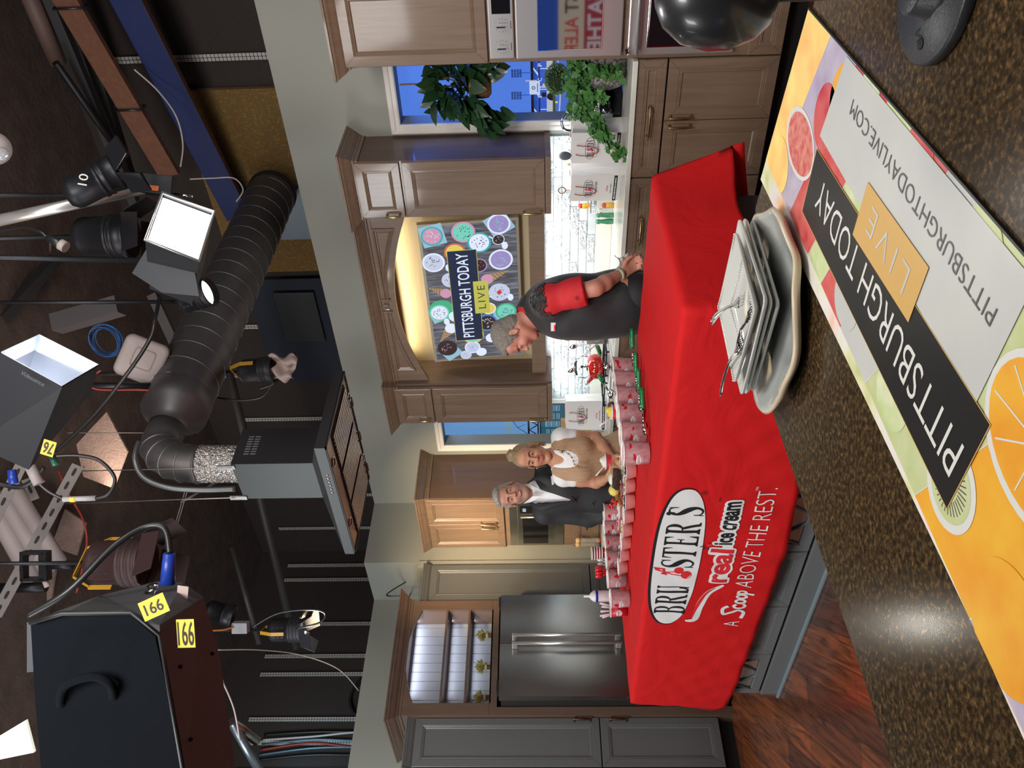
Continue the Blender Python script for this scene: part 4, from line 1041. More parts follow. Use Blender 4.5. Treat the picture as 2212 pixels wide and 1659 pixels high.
# dessert pieces laid over the bowls
br=M('brownie_crumb',(0.055,0.022,0.012),0.75,bump=(160,1,.01)); 
def lump(loc,rad,label,mat,cat,name,seed=0,blocky=False):
    rr=np.random.RandomState(seed); b=MB()
    if blocky:
        b.tbox(Matrix.Rotation(.6,4,'Z')@Matrix.Rotation(.25,4,'X'),rad[0]*2,rad[1]*2,rad[2]*2,0,.006)
    else: b.sphere((0,0,0),rad,18,12)
    b.v=[(x+rr.uniform(-.0022,.0022),y+rr.uniform(-.0022,.0022),z+rr.uniform(-.002,.002)) for x,y,z in b.v]
    b.v=[(x+loc[0],y+loc[1],z+loc[2]) for x,y,z in b.v]
    return tag(b.build(name,mat),label,cat)
pz=lambda x,y,z: tuple(PH(x,y,'Z',z))
lump(pz(1333,1024,1.02),(.030,.028,.017),'square brownie propped on the topping bowls, beside the sundae cup',br,'brownie','brownie',1,True)
lump(pz(1331,1044,1.025),(.032,.026,.016),'second chunk of brownie leaning toward the yellow sorbet',br,'brownie','brownie',2,True)
lump(pz(1321,1035,1.04),(.035,.035,.018),'swirl of whipped cream beneath the brownies',ic[5],'whipped cream','whipped_cream',3)
lump(pz(1327,1059,1.03),(.034,.034,.032),'ball of pale yellow sorbet beside the brownies',M('pale_yellow_sorbet',(0.82,0.66,0.16),0.45,bump=(120,.5,.01)),'sorbet','yellow_sorbet',4)
b=MB(); p0=Vector(pz(1336,1062,1.005)); p1=Vector(pz(1343,1094,.995)); b.tube(spline([p0,p0.lerp(p1,.35)+Vector((0,0,.012)),p0.lerp(p1,.7)+Vector((0,0,.006)),p1],6),[.010,.013,.014,.015,.014,.015,.016,.015,.015,.016,.015,.014,.013,.012,.012,.011,.010,.008,.004],10)
tag(b.build('churro',M('glazed_churro',(0.42,0.17,0.03),0.35,bump=(140,1,.01))),'golden brown glazed churro lying across the front topping bowls','pastry')
b=MB()
for k in range(16):
    p=Vector(pz(1322+rng.uniform(-6,8),1085+rng.uniform(-12,14),1.03)); p.z+=rng.uniform(-.012,.012); b.sphere(p,.0095,10,8)
o=tag(b.build('cherry_pile',M('maraschino_red',(0.50,0.008,0.012),0.15,coat=.5)),'glossy pile of red cherries by the suited man\'s sleeve','fruit',kind='stuff')
# striped cup tower, spoons, bottle
g='stacked white cups with red bands by the tubs'
for k in range(5):
    p=PH(1293+5.2*k,1215,'Y',3.19); 
    b=MB(); b.lathe([(.028,-.06),(.040,.0),(.0435,.0),(.0435,.004),(.041,.006),(.039,.003)],26); o=b.build('paper_cup',[cup_m]); o.location=(-4.50,3.19,1.125-.0165*k)
    MB().lathe([(.040,-.001),(.0445,0),(.0445,.005),(.041,.007),(.038,.005)],26).build('rim',tub_w,o)
    tag(o,'white-rimmed red paper cup, %s of the tower beside the tubs'%['topmost','second from the top','middle one','second from the bottom','bottom one'][k],'cup',g)
sq=thing('squeeze_bottle','white nozzled squeeze bottle with a dark blue band behind the corner tub','bottle',(-4.60,2.93,CZ+.003))
MB().lathe([(.001,0),(.034,.0),(.036,.01),(.036,.165),(.036,.172)],24).build('bottle_body',M('clear_pinkish_plastic',(0.72,0.66,0.68),0.25),sq)
MB().lathe([(.0365,.172),(.038,.174),(.038,.186),(.0365,.188)],24).build('blue_band',M('royal_blue_plastic',(0.005,0.012,0.28),0.3),sq)
MB().lathe([(.0365,.188),(.035,.2),(.022,.218),(.010,.226),(.008,.230),(.007,.262),(.0045,.264),(.001,.264)],24).build('nozzle_cap',white_pl,sq)
sc=cup((-4.555,2.80,CZ+.003),.105,.034,.043,'red printed cup bristling with pink and white spoons at the table corner',None,'spoon_cup')
clear=M('pinkish_spoon_plastic',(0.75,0.58,0.62),0.25)
for k in range(9):
    a=2*pi*k/9; plastic_spoon((-4.555+.02*cos(a),2.80+.02*sin(a),1.0),(-4.555+.045*cos(a),2.80+.045*sin(a),1.085+.006*(k%3)),'thin pink-white plastic spoon in the corner spoon cup',clear,'plastic_spoon','plastic spoons packed in the corner cup',.009)
rs=M('red_spoon_plastic',(0.62,0.008,0.015),0.25,coat=.4)
cupr=cup((-4.53,3.065,CZ+.003),.10,.03,.038,'red cup holding a bunch of red and white spoons behind the tubs',None,'spoon_cup')
for k in range(8):
    a=2*pi*k/8; p=Vector((-4.53+.03*cos(a),3.065+.03*sin(a),1.09)); b=MB(); b.tube([(-4.53,3.065,.98),p],.0035,6); b.sphere(p,(.013,.013,.024),10,8)
    tag(b.build('plastic_spoon',rs),'glossy red plastic spoon, bowl upward, in the bunch by the bottle','spoon','red plastic spoons behind the tubs')
for k in range(4):
    p=Vector((-4.52+.012*k,3.12+.022*k,1.075)); b=MB(); b.tube([(-4.52,3.09,.97),p],.003,6); b.sphere(p,(.010,.010,.020),10,8)
    tag(b.build('plastic_spoon',white_pl),'white plastic spoon, bowl upward, beside the red spoons','spoon','white plastic spoons behind the tubs')

# ================================================================== NEAR BAR: granite, mat, plates, stand
gran=M('brown_speckled_granite',(0.035,0.025,0.015),0.17,spec=.32); nt,bg=NT(gran)
tc=node(nt,'ShaderNodeTexCoord')
v=node(nt,'ShaderNodeTexVoronoi'); v.inputs['Scale'].default_value=230; nt.links.new(tc.outputs['Object'],v.inputs['Vector'])
n=node(nt,'ShaderNodeTexNoise'); n.inputs['Scale'].default_value=120; n.inputs['Detail'].default_value=5; nt.links.new(tc.outputs['Object'],n.inputs['Vector'])
r1_=ramp(nt,[(0.28,(0.012,0.009,0.006)),(0.48,(0.034,0.023,0.012)),(0.62,(0.075,0.050,0.025)),(0.8,(0.13,0.09,0.05))]); nt.links.new(n.outputs['Fac'],r1_.inputs[0])
r2_=ramp(nt,[(0.0,(0.5,0.45,0.4)),(0.6,(1,.9,.8)),(0.9,(1.7,1.4,1.0))]); nt.links.new(v.outputs['Color'],r2_.inputs[0])
mx_=node(nt,'ShaderNodeMix',data_type='RGBA',blend_type='MULTIPLY'); mx_.inputs[0].default_value=1; nt.links.new(r1_.outputs[0],mx_.inputs[6]); nt.links.new(r2_.outputs[0],mx_.inputs[7]); nt.links.new(mx_.outputs[2],bg.inputs['Base Color'])
BZ=1.0
bar=thing('serving_bar','brown speckled granite serving bar in the foreground','counter',(-.5,.8,0))
outl=[(-1.088,-.5),(-1.10,.6),(-1.132,1.165),(-1.05,1.28),(-.893,1.476),(-.60,1.408),(-.30,1.33),(.15,1.2),(.15,-.5)]
MB().prism(outl,BZ-.04,BZ).build('granite_top',gran,bar,True)
MB().prism([(x*.9-.03,y*.9) for x,y in outl],0,BZ-.04).build('bar_base',M('bar_base_paint',(0.05,0.05,0.05),0.5),bar,True)
# laminated mat
mt=thing('advertising_mat','laminated show mat with fruit pictures and a black title banner on the granite','mat',(-.62,.9,BZ))
mat_m=M('fruit_collage_print',(0.7,0.68,0.62),0.35,spec=.6); nt,bm_=NT(mat_m)
tc=node(nt,'ShaderNodeTexCoord'); mp=node(nt,'ShaderNodeMapping'); mp.inputs['Rotation'].default_value=(0,0,radians(38)); nt.links.new(tc.outputs['Object'],mp.inputs[0])
n=node(nt,'ShaderNodeTexNoise'); n.inputs['Scale'].default_value=9; n.inputs['Detail'].default_value=2; nt.links.new(tc.outputs['Object'],n.inputs['Vector'])
r=ramp(nt,[(0.25,(0.30,0.36,0.10)),(0.42,(0.62,0.60,0.35)),(0.5,(0.66,0.64,0.60)),(0.58,(0.70,0.55,0.50)),(0.68,(0.68,0.36,0.10)),(0.8,(0.55,0.12,0.12))]); nt.links.new(n.outputs['Fac'],r.inputs[0]); nt.links.new(r.outputs[0],bm_.inputs['Base Color'])
mq=[(-.823,1.468),(-.471,1.383),(-.430,.45),(-.425,.05),(-.775,.05),(-.775,.45)]
MB().prism(mq,BZ,BZ+.003).build('mat_sheet',[mat_m],mt,True)
fr_m=[M('mat_black',(0.012,0.012,0.012),0.3),M('mat_gold',(0.52,0.31,0.09),0.35),M('mat_white',(0.58,0.57,0.53),0.35),M('mat_orange',(0.65,0.22,0.015),0.35,var=((0.72,0.42,0.04),14,.6)),M('mat_fig',(0.42,0.03,0.04),0.35,var=((0.70,0.28,0.22),70,.5)),
      M('mat_peach',(0.80,0.40,0.12),0.35,var=((0.85,0.66,0.20),16,.5)),M('mat_cherry',(0.45,0.015,0.02),0.3,var=((0.62,0.16,0.14),22,.5)),M('mat_kiwi',(0.40,0.45,0.18),0.35,var=((0.50,0.53,0.32),30,.6)),M('mat_lilac',(0.30,0.22,0.33),0.35,var=((0.52,0.47,0.54),18,.6)),M('mat_mist',(0.50,0.49,0.45),0.35,var=((0.40,0.41,0.40),8,.7)),M('mat_text_grey',(0.10,0.09,0.09),0.35),M('mat_green',(0.30,0.42,0.06),0.35,var=((0.66,0.66,0.5),22,.6))]
# mat drawing in its own frame: s runs along +Y (0 = y .0), t runs across, up = -X
MX=lambda s,t,l: (-.60-t,s,BZ+.003+l)
def inside(s,t):
    x=-.60-t; xl=np.interp(s,[.05,.45,1.468],[-.775,-.775,-.823]); xr=np.interp(s,[.05,.45,1.383],[-.425,-.430,-.471])
    return xl+.002<=x<=xr-.002 and s<np.interp(x,[-.823,-.471],[1.466,1.381])
def clip(poly):      # clip a polygon to the mat outline (Sutherland-Hodgman in plan)
    P=[(-.60-t,s) for s,t in poly]; Q=[(q[0],q[1]) for q in mq]; ar=sum(Q[i][0]*Q[(i+1)%6][1]-Q[(i+1)%6][0]*Q[i][1] for i in range(6))
    if ar<0: Q=Q[::-1]
    for i in range(6):
        a,b_=Q[i],Q[(i+1)%6]; side=lambda p:(b_[0]-a[0])*(p[1]-a[1])-(b_[1]-a[1])*(p[0]-a[0])
        out=[]
        for k in range(len(P)):
            p,q=P[k],P[(k+1)%len(P)]; sp_,sq_=side(p),side(q)
            if sp_>=0: out.append(p)
            if (sp_>=0)!=(sq_>=0): f=sp_/(sp_-sq_); out.append((p[0]+(q[0]-p[0])*f,p[1]+(q[1]-p[1])*f))
        P=out
        if len(P)<3: return None
    return [(y,-.60-x) for x,y in P]
d=Decal()
def mp_(poly,mi,lift):
    c=clip(poly)
    if c and len(c)>=3: d.poly(c,mi,lift)
def slab(s0,s1,mi,l=.0002,sl=.42):   # one slanted strip of the collage between white hairlines
    mp_([(s0-sl*.25,-.25),(s1-sl*.25,-.25),(s1+sl*.25,.25),(s0+sl*.25,.25)],mi,l)
for s0,s1,mi in ((.05,.30,9),(.30,.44,8),(.44,.605,3),(.605,.80,7),(.80,.92,9),(.92,1.03,6),(1.03,1.11,11),(1.11,1.24,6),(1.24,1.36,8),(1.36,1.60,5)):
    slab(s0-.05,s1-.05,mi); slab(s1-.052,s1-.0505,2,.0006)
for (s,t,rx,ry,mi,l) in ((1.285,.055,.085,.052,2,.0008),(1.283,.055,.076,.045,4,.001),(1.37,.14,.06,.05,5,.0008),(1.20,-.03,.05,.05,6,.0008),(1.15,-.08,.05,.05,3,.0008),(.58,.10,.055,.05,2,.0008),(.58,.10,.045,.04,7,.001),(.58,.10,.012,.018,2,.0012),
                         (.50,-.05,.10,.075,2,.0008),(.50,-.05,.092,.066,3,.001),(.42,.12,.07,.06,3,.001),(.88,-.13,.04,.04,6,.0008),(.75,.13,.05,.04,11,.0008),(.95,.13,.05,.04,9,.0008),(1.06,-.13,.035,.03,11,.001),(.70,-.12,.05,.045,7,.001),(.33,-.05,.07,.06,8,.0008)):
    mp_(ell(s,t,rx,ry,32),mi,l)
for k in range(30):
    a=2*pi*k/30; c=(.58+.030*cos(a),.10+.026*sin(a)); 
    d.stroke([(.58+.018*cos(a),.10+.02*sin(a)),(.58+.036*cos(a),.10+.032*sin(a))],.0015,10,.0013)
for k in range(70):
    a=rng.uniform(0,2*pi); q=sqrt(rng.rand()); mp_(ell(1.283+.07*q*cos(a),.055+.04*q*sin(a),.0018,.0011,6),1,.0013)
for k in range(9):
    a=2*pi*k/9+.2; d.stroke([(.50+.012*cos(a),-.05+.01*sin(a)),(.50+.085*cos(a),-.05+.06*sin(a))],.002,2,.0013)
# misty veil under the lettering, banner, words
mp_([(.60,-.155),(1.17,-.135),(1.20,.0),(.60,.0)],9,.0014)
d.poly([(.5655,-.0085),(1.2,.0205),(1.2,.1345),(.5655,.1245)],1,.0018); d.poly([(.567,-.007),(1.198,.0215),(1.198,.133),(.567,.123)],0,.002)
d.text('PITTSBURGH TODAY',.585,1.15,.044,.094,2,-.005,lift=.0024)
d.poly([(.77,-.052),(.985,-.040),(.985,.042),(.77,.027)],1,.0028); d.text('LIVE',.805,.95,-.025,.012,9,-.015,lift=.0032,spacing=1.3)
d.text('PITTSBURGHTODAYLIVE.COM',.63,1.105,-.101,-.079,10,-.012,lift=.0024)
d.build('printed_picture',fr_m,MX,mt,True,base=.0002)
MB().prism([(mq[1][0]-.001,mq[1][1]),(mq[1][0]+.002,mq[1][1]),(-.427,.45),(-.430,.45)],BZ,BZ+.0045).build('sealed_edge',black_pl,mt,True)
# platter and plates
cer_g=M('grey_glazed_stoneware',(0.36,0.37,0.35),0.12,var=((0.42,0.43,0.41),10,.6),coat=.3); cer_t=M('tan_rim_glaze',(0.50,0.40,0.28),0.3); cer_w=M('white_porcelain',(0.46,0.46,0.43),0.1,coat=.4)
PC=Vector((-.945,1.205,BZ))
pt=thing('round_platter','large round grey stoneware platter with a tan rim holding the square plates','plate',PC)
K=96; prof=[(.0,.006),(.06,.006),(.12,.009),(.155,.017),(.172,.028),(.181,.032),(.187,.029),(.178,.017),(.13,.004),(.06,.0),(0.001,0)]
b=MB(); vs=[];fs=[]
for i,(r_,z_) in enumerate(prof):
    for k in range(K):
        a=2*pi*k/K; w_=1+.018*sin(7*a)*(r_/.17)**3+.008*sin(13*a+1)*(r_/.17)**3; vs.append((max(r_,.001)*w_*cos(a),max(r_,.001)*w_*sin(a),z_+.003*sin(7*a+1)*(r_/.17)**4))
for i in range(len(prof)-1):
    for k in range(K): fs.append((i*K+k,i*K+(k+1)%K,(i+1)*K+(k+1)%K,(i+1)*K+k))
b.add(vs,fs,0,True); b.m=[1 if (f//K) in (5,6) else 0 for f in range(len(fs))]
b.build('platter_dish',[cer_g,cer_t],pt)
def sq_plate(cx,cy,z,side,rot,label,tilt=(0,0),bead=False):
    t=thing('square_plate',label,'plate',(cx,cy,z),(tilt[0],tilt[1],rot),group='square plates stacked on the round platter')
    h=side/2; prof=[(.0,.004),(h*.55,.004),(h*.64,.006),(h*.80,.016),(h*.985,.021),(h,.0225),(h*1.008,.020),(h*.99,.0165),(h*.80,.009),(h*.60,.0),(0,0)]
    n=10
    def ring(r):  # squircle-ish square with rounded corners
        out=[]; rc=min(r*.10,.012)
        for c in range(4):
            a0=c*pi/2; cx_,cy_=((r-rc)*(1 if c in (0,3) else -1),(r-rc)*(1 if c in (0,1) else -1))
            for k in range(5):
                a=a0+pi/2*k/4; out.append((cx_+rc*cos(a),cy_+rc*sin(a)))
        return out
    vs=[];fs=[];K=20
    for r_,z_ in prof:
        for (x,y) in ring(max(r_,.0005)): vs.append((x,y,z_+.006*(abs(x*y)/(h*h))*(r_/h)**2*(1 if abs(x)>h*.6 and abs(y)>h*.6 else .6)))
    for i in range(len(prof)-1):
        for k in range(K): fs.append((i*K+k,i*K+(k+1)%K,(i+1)*K+(k+1)%K,(i+1)*K+k))
    MB().add(vs,fs,0,True).build('plate_dish',cer_w,t)
    if bead:
        b=MB()
        for q,(f,m_) in enumerate(((.975,30),(.70,20))):
            for s_ in range(4):
                for k in range(m_):
                    u=-f*h+2*f*h*(k+.5)/m_; x,y=((u,-f*h),(f*h,u),(u,f*h),(-f*h,u))[s_]; zz=(.0225 if q==0 else .0105)+.006*(abs(x*y)/(h*h))
                    b.sphere((x,y,zz),.0022,6,4)
        b.build('beaded_edge',cer_w,t)
    return t
ra=radians(-6)
sq_plate(-.972,1.252,BZ+.012,.235,ra,'bottom square white plate of the stack',(-.0,.0))
sq_plate(-.966,1.244,BZ+.0275,.240,ra+.02,'square white plate second from the bottom of the stack',(.0,.0))
sq_plate(-.950,1.222,BZ+.043,.236,ra+.05,'square white plate third from the bottom of the stack',(.0,.0))
sq_plate(-.938,1.204,BZ+.0585,.198,ra-.04,'top square white plate with a beaded edge, holding used forks',(.0,.0),True)
# forks
silver=M('polished_cutlery_steel',(0.70,0.69,0.68),0.12,1.0)
def fork(p0,p1,label,up=(0,0,1)):
    "p0 handle end, p1 tine tips"
    p0,p1=Vector(p0),Vector(p1); D=(p1-p0); L=D.length; x=D.normalized(); z=Vector(up); y=z.cross(x).normalized(); z=x.cross(y)
    T=Matrix(((x.x,y.x,z.x,p0.x),(x.y,y.y,z.y,p0.y),(x.z,y.z,z.z,p0.z),(0,0,0,1)))
    o=thing('fork',label,'fork',p0); b=MB()
    sec=[(0,.0035,.0012),(.01,.0085,.0016),(.03,.0085,.0018),(.06,.0055,.0018),(.10,.0035,.0022),(.125,.004,.002),(.135,.009,.0014),(.148,.0115,.0012)]; s_=L/.19
    vs=[];fs=[];K=8
    for X,w_,h_ in sec:
        for k in range(K):
            a=2*pi*k/K; vs.append(T@Vector((X*s_,w_*cos(a),h_*sin(a)+.006*sin(pi*X/.15)*s_-(.004 if X>.12 else 0))))
    for i in range(len(sec)-1):
        for k in range(K): fs.append((i*K+k,i*K+(k+1)%K,(i+1)*K+(k+1)%K,(i+1)*K+k))
    fs.append(tuple(range(K))); b.add(vs,fs,0,True); b.build('handle',silver,o,True)
    b=MB()
    for q in range(4):
        yy=-.0087+.0058*q; b.tube([T@Vector((.146*s_,yy,-.004)),T@Vector((.165*s_,yy*1.0,-.007)),T@Vector((.19*s_,yy*.95,-.002))],[.0019,.0016,.0008],6)
    b.build('tines',silver,o,True)
fork(P3(1536,697,1.37),PH(1606,640,'Z',BZ+.070),'fork with a flared handle sticking up from the top plate')
fork(PH(1556,856,'Z',BZ+.098),PH(1603,712,'Z',BZ+.078),'thin fork resting across the rim of the top plate')
fork(PH(1590,770,'Z',BZ+.074),PH(1620,655,'Z',BZ+.074),'fork lying flat in the top plate under the others')
# crumbs of food on plates are left to the glaze
# equipment stand at the frame edge
st=thing('pipe_stand','black pipe flange stand with a round black head at the edge of the bar','stand',(-.302,.955,BZ))
cast=M('cast_black_iron',(0.035,0.036,0.04),0.38,0.5,bump=(300,.25,.002)); 
MB().lathe([(.001,0),(.084,0),(.0855,.003),(.0855,.0115),(.083,.0135),(.040,.0145),(.036,.016),(.033,.034),(.029,.036),(.001,.036)],48).build('flange',cast,st)
for k in range(4):
    hb=MB(); a=radians(200)+k*pi/2; hb.lathe([(.001,.0142),(.0065,.0142),(.0065,.0152),(.001,.0152)],16,0,(.062*cos(a),.062*sin(a),0)); hb.build('bolt_hole',black_ga,st)
d=Decal(); d.stroke(spline([(-.060,-.012),(-.052,-.018),(-.054,-.004),(-.045,-.010)],5),.002,0); d.build('cast_mark',[black_ga],lambda x,y,l:(x,y,.0142+l),st)
MB().tube([(0,0,.03),(0,0,.195)],.0150,24).build('pipe',cast,st)
MB().lathe([(.001,.178),(.02,.179),(.040,.187),(.054,.203),(.0625,.228),(.063,.252),(.055,.281),(.038,.301),(.018,.310),(.001,.312)],48).build('round_head',M('glossy_black_cover',(0.014,0.014,0.015),0.3,coat=.25),st)
# ================================================================== PEOPLE: one smooth surface per body from a blended distance field
class SDF:
    def __init__(s): s.ops=[]
    def ell(s,c,r,R=None,k=.012,sub=False): s.ops.append(('e',np.array(c,float),np.array(r,float),None if R is None else np.array(R.to_3x3()),k,sub)); return s
    def cap(s,a,b,ra,rb=None,k=.012,sub=False,fl=None):
        s.ops.append(('c',np.array(a,float),np.array(b,float),ra,ra if rb is None else rb,k,sub,fl)); return s
    def chain(s,pts,rs,k=.012,fl=None):
        for i in range(len(pts)-1): s.cap(pts[i],pts[i+1],rs[i],rs[i+1],k,False,fl)
        return s
    def inflate(s,d):
        o=SDF()
        for q in s.ops:
            if q[0]=='e': o.ops.append(('e',q[1],q[2]+d,q[3],q[4],q[5]))
            else: o.ops.append(('c',q[1],q[2],q[3]+d,q[4]+d,q[5],q[6],q[7]))
        return o
    def xf(s,M4):   # transformed copy (rigid)
        o=SDF(); R3=np.array(M4.to_3x3()); T=np.array(M4.translation)
        for q in s.ops:
            if q[0]=='e': o.ops.append(('e',R3@q[1]+T,q[2],R3 if q[3] is None else R3@q[3],q[4],q[5]))
            else: o.ops.append(('c',R3@q[1]+T,R3@q[2]+T,q[3],q[4],q[5],q[6],None if q[7] is None else (R3@np.array(q[7][0]),q[7][1])))
        return o
    def add(s,o): s.ops+=o.ops; return s
    def bounds(s,m=.03):
        lo=np.full(3,1e9);hi=np.full(3,-1e9)
        for q in s.ops:
            if q[-2 if q[0]=='c' else -1]: continue
            if q[0]=='e': r=max(q[2]); lo=np.minimum(lo,q[1]-r); hi=np.maximum(hi,q[1]+r)
            else:
                r=max(q[3],q[4]); lo=np.minimum(lo,np.minimum(q[1],q[2])-r); hi=np.maximum(hi,np.maximum(q[1],q[2])+r)
        return lo-m,hi+m
    def field(s,xs,ys,zs,cuts=()):
        F=np.full((len(xs),len(ys),len(zs)),.2,np.float32)
        for q in s.ops:
            if q[0]=='e': c,r,R3,k,sub=q[1:]; rm=max(r)*1.05; lo,hi=c-rm-k-.02,c+rm+k+.02
            else: a,b_,ra,rb,k,sub,fl=q[1:]; rm=max(ra,rb); lo,hi=np.minimum(a,b_)-rm-k-.02,np.maximum(a,b_)+rm+k+.02
            i0,i1=np.searchsorted(xs,lo[0]),np.searchsorted(xs,hi[0]); j0,j1=np.searchsorted(ys,lo[1]),np.searchsorted(ys,hi[1]); k0,k1=np.searchsorted(zs,lo[2]),np.searchsorted(zs,hi[2])
            if i1<=i0 or j1<=j0 or k1<=k0: continue
            X=xs[i0:i1,None,None].astype(np.float32);Y=ys[None,j0:j1,None].astype(np.float32);Z=zs[None,None,k0:k1].astype(np.float32)
            if q[0]=='e':
                x,y,z=X-c[0],Y-c[1],Z-c[2]
                if R3 is not None: x,y,z=(R3[0,0]*x+R3[1,0]*y+R3[2,0]*z),(R3[0,1]*x+R3[1,1]*y+R3[2,1]*z),(R3[0,2]*x+R3[1,2]*y+R3[2,2]*z)
                k0_=np.sqrt((x/r[0])**2+(y/r[1])**2+(z/r[2])**2)+1e-6; k1_=np.sqrt((x/r[0]**2)**2+(y/r[1]**2)**2+(z/r[2]**2)**2)+1e-6
                D=k0_*(k0_-1)/k1_
            else:
                d=b_-a; L2=max(d@d,1e-9); px,py,pz=X-a[0],Y-a[1],Z-a[2]
                t=np.clip((px*d[0]+py*d[1]+pz*d[2])/L2,0,1)
                ex,ey,ez=px-t*d[0],py-t*d[1],pz-t*d[2]
                if fl is not None:   # flatten along an axis: (axis, factor>1)
                    n_,f_=fl; n_=np.array(n_); w=(ex*n_[0]+ey*n_[1]+ez*n_[2])*(f_-1); ex,ey,ez=ex+w*n_[0],ey+w*n_[1],ez+w*n_[2]
                D=np.sqrt(ex*ex+ey*ey+ez*ez)-(ra+(rb-ra)*t)
            G=F[i0:i1,j0:j1,k0:k1]
            if sub:
                h=np.clip(.5-.5*(G+D)/k,0,1); F[i0:i1,j0:j1,k0:k1]=G*(1-h)+(-D)*h+k*h*(1-h)
            else:
                h=np.clip(.5+.5*(D-G)/k,0,1); F[i0:i1,j0:j1,k0:k1]=D*(1-h)+G*h-k*h*(1-h)
        for (p,n) in cuts:    # keep the side the normal points away from
            n=np.array(n,float); n/=np.linalg.norm(n)
            D=((xs[:,None,None]-p[0])*n[0]+(ys[None,:,None]-p[1])*n[1]+(zs[None,None,:]-p[2])*n[2]).astype(np.float32)
            F=np.maximum(F,D)
        return F
def axis_grid(lo,hi,h,fine=None,hf=None):
    if fine is None: return np.arange(lo,hi+h,h)
    a,b_=max(lo,fine[0]),min(hi,fine[1])
    p=[np.arange(lo,a,h)] if a>lo else []
    p.append(np.arange(a,b_,hf)); 
    if b_<hi: p.append(np.arange(b_,hi+h,h))
    return np.unique(np.concatenate(p))
def nets(F,xs,ys,zs):
    "surface nets on a rectilinear grid"
    sg=F<0; nx_,ny_,nz_=F.shape; 
    acc=np.zeros((nx_-1,ny_-1,nz_-1,3),np.float64); cnt=np.zeros((nx_-1,ny_-1,nz_-1),np.int32)
    g=(xs,ys,zs); E=[]
    for ax in range(3):
        sl0=[slice(None)]*3; sl1=[slice(None)]*3; sl0[ax]=slice(0,-1); sl1[ax]=slice(1,None)
        cr=sg[tuple(sl0)]!=sg[tuple(sl1)]; I=np.argwhere(cr)
        if len(I)==0: continue
        J=I.copy(); J[:,ax]+=1; f0=F[tuple(I.T)]; f1=F[tuple(J.T)]; t=f0/(f0-f1)
        P=np.stack([g[a][I[:,a]] for a in range(3)],1).astype(float); P[:,ax]+=t*(g[ax][J[:,ax]]-g[ax][I[:,ax]])
        o=[a for a in range(3) if a!=ax]
        for du in (0,1):
            for dv in (0,1):
                C_=I.copy(); C_[:,o[0]]-=du; C_[:,o[1]]-=dv
                ok=(C_[:,o[0]]>=0)&(C_[:,o[1]]>=0)&(C_[:,o[0]]<F.shape[o[0]]-1)&(C_[:,o[1]]<F.shape[o[1]]-1)
                np.add.at(acc,tuple(C_[ok].T),P[ok]); np.add.at(cnt,tuple(C_[ok].T),1)
        E.append((ax,I,sg[tuple(I.T)]))
    vi=-np.ones(cnt.shape,np.int64); m=cnt>0; vi[m]=np.arange(m.sum()); V=acc[m]/cnt[m][:,None]
    Q=[]
    for ax,I,s_ in E:
        o=[(ax+1)%3,(ax+2)%3]; ids=[]; ok=np.ones(len(I),bool)
        for du,dv in ((0,0),(1,0),(1,1),(0,1)):
            C_=I.copy(); C_[:,o[0]]-=du; C_[:,o[1]]-=dv
            g_=(C_[:,o[0]]>=0)&(C_[:,o[1]]>=0)&(C_[:,o[0]]<cnt.shape[o[0]])&(C_[:,o[1]]<cnt.shape[o[1]]); ok&=g_
            C_=np.clip(C_,0,np.array(cnt.shape)-1); ids.append(vi[tuple(C_.T)])
        q=np.stack(ids,1); q[~s_]=q[~s_][:,::-1]; ok&=(q>=0).all(1); Q.append(q[ok])
    return V,np.concatenate(Q)
def sdf_mesh(name,sdf,mats,parent,h=.006,fine=None,hf=.003,cuts=(),warp=None,classify=None,smooth=1,loc=None):
    lo,hi=sdf.bounds()
    ax=[axis_grid(lo[a],hi[a],h,None if fine is None else (fine[0][a],fine[1][a]),hf) for a in range(3)]
    V,Q=nets(sdf.field(*ax,cuts=cuts),*ax)
    for _ in range(smooth):    # light relaxation
        S_=np.zeros_like(V); c=np.zeros(len(V))
        for a in range(4):
            np.add.at(S_,Q[:,a],V[Q[:,(a+1)%4]]); np.add.at(S_,Q[:,a],V[Q[:,a-1]]); np.add.at(c,Q[:,a],2)
        V=V*.5+.5*S_/np.maximum(c,1)[:,None]
    if warp is not None:
        n=np.zeros_like(V); fn=np.cross(V[Q[:,2]]-V[Q[:,0]],V[Q[:,3]]-V[Q[:,1]])
        for a in range(4): np.add.at(n,Q[:,a],fn)
        n/=np.linalg.norm(n,axis=1)[:,None]+1e-9; V=V+warp(V,n)
    me=bpy.data.meshes.new(name)
    inv=np.array(WM(parent).inverted()); Vl=V@inv[:3,:3].T+inv[:3,3]
    me.vertices.add(len(V)); me.vertices.foreach_set('co',Vl.ravel()); me.loops.add(len(Q)*4); me.loops.foreach_set('vertex_index',Q.ravel())
    me.polygons.add(len(Q)); me.polygons.foreach_set('loop_start',np.arange(0,len(Q)*4,4)); 
    me.polygons.foreach_set('use_smooth',np.ones(len(Q),bool))
    if not isinstance(mats,(list,tuple)): mats=[mats]
    for m in mats: me.materials.append(m)
    if classify is not None: me.polygons.foreach_set('material_index',classify(V[Q].mean(1)).astype(np.int32))
    me.update(calc_edges=True); me.validate()
    o=bpy.data.objects.new(name,me); COL.objects.link(o); o.parent=parent; return o
def wrinkle(amp,f=1.0,seed=0):
    r=np.random.RandomState(seed); K=[(r.normal(size=3)*np.array([16,16,26])*f,r.uniform(0,6.28),r.uniform(.4,1)) for _ in range(7)]
    def w(V,n):
        s=sum(a*np.sin(V@k+p+1.4*np.sin(V@k[[1,2,0]]*.6)) for k,p,a in K)/4
        return n*(amp*(np.clip(s,-1.2,1.2)))[:,None]
    return w
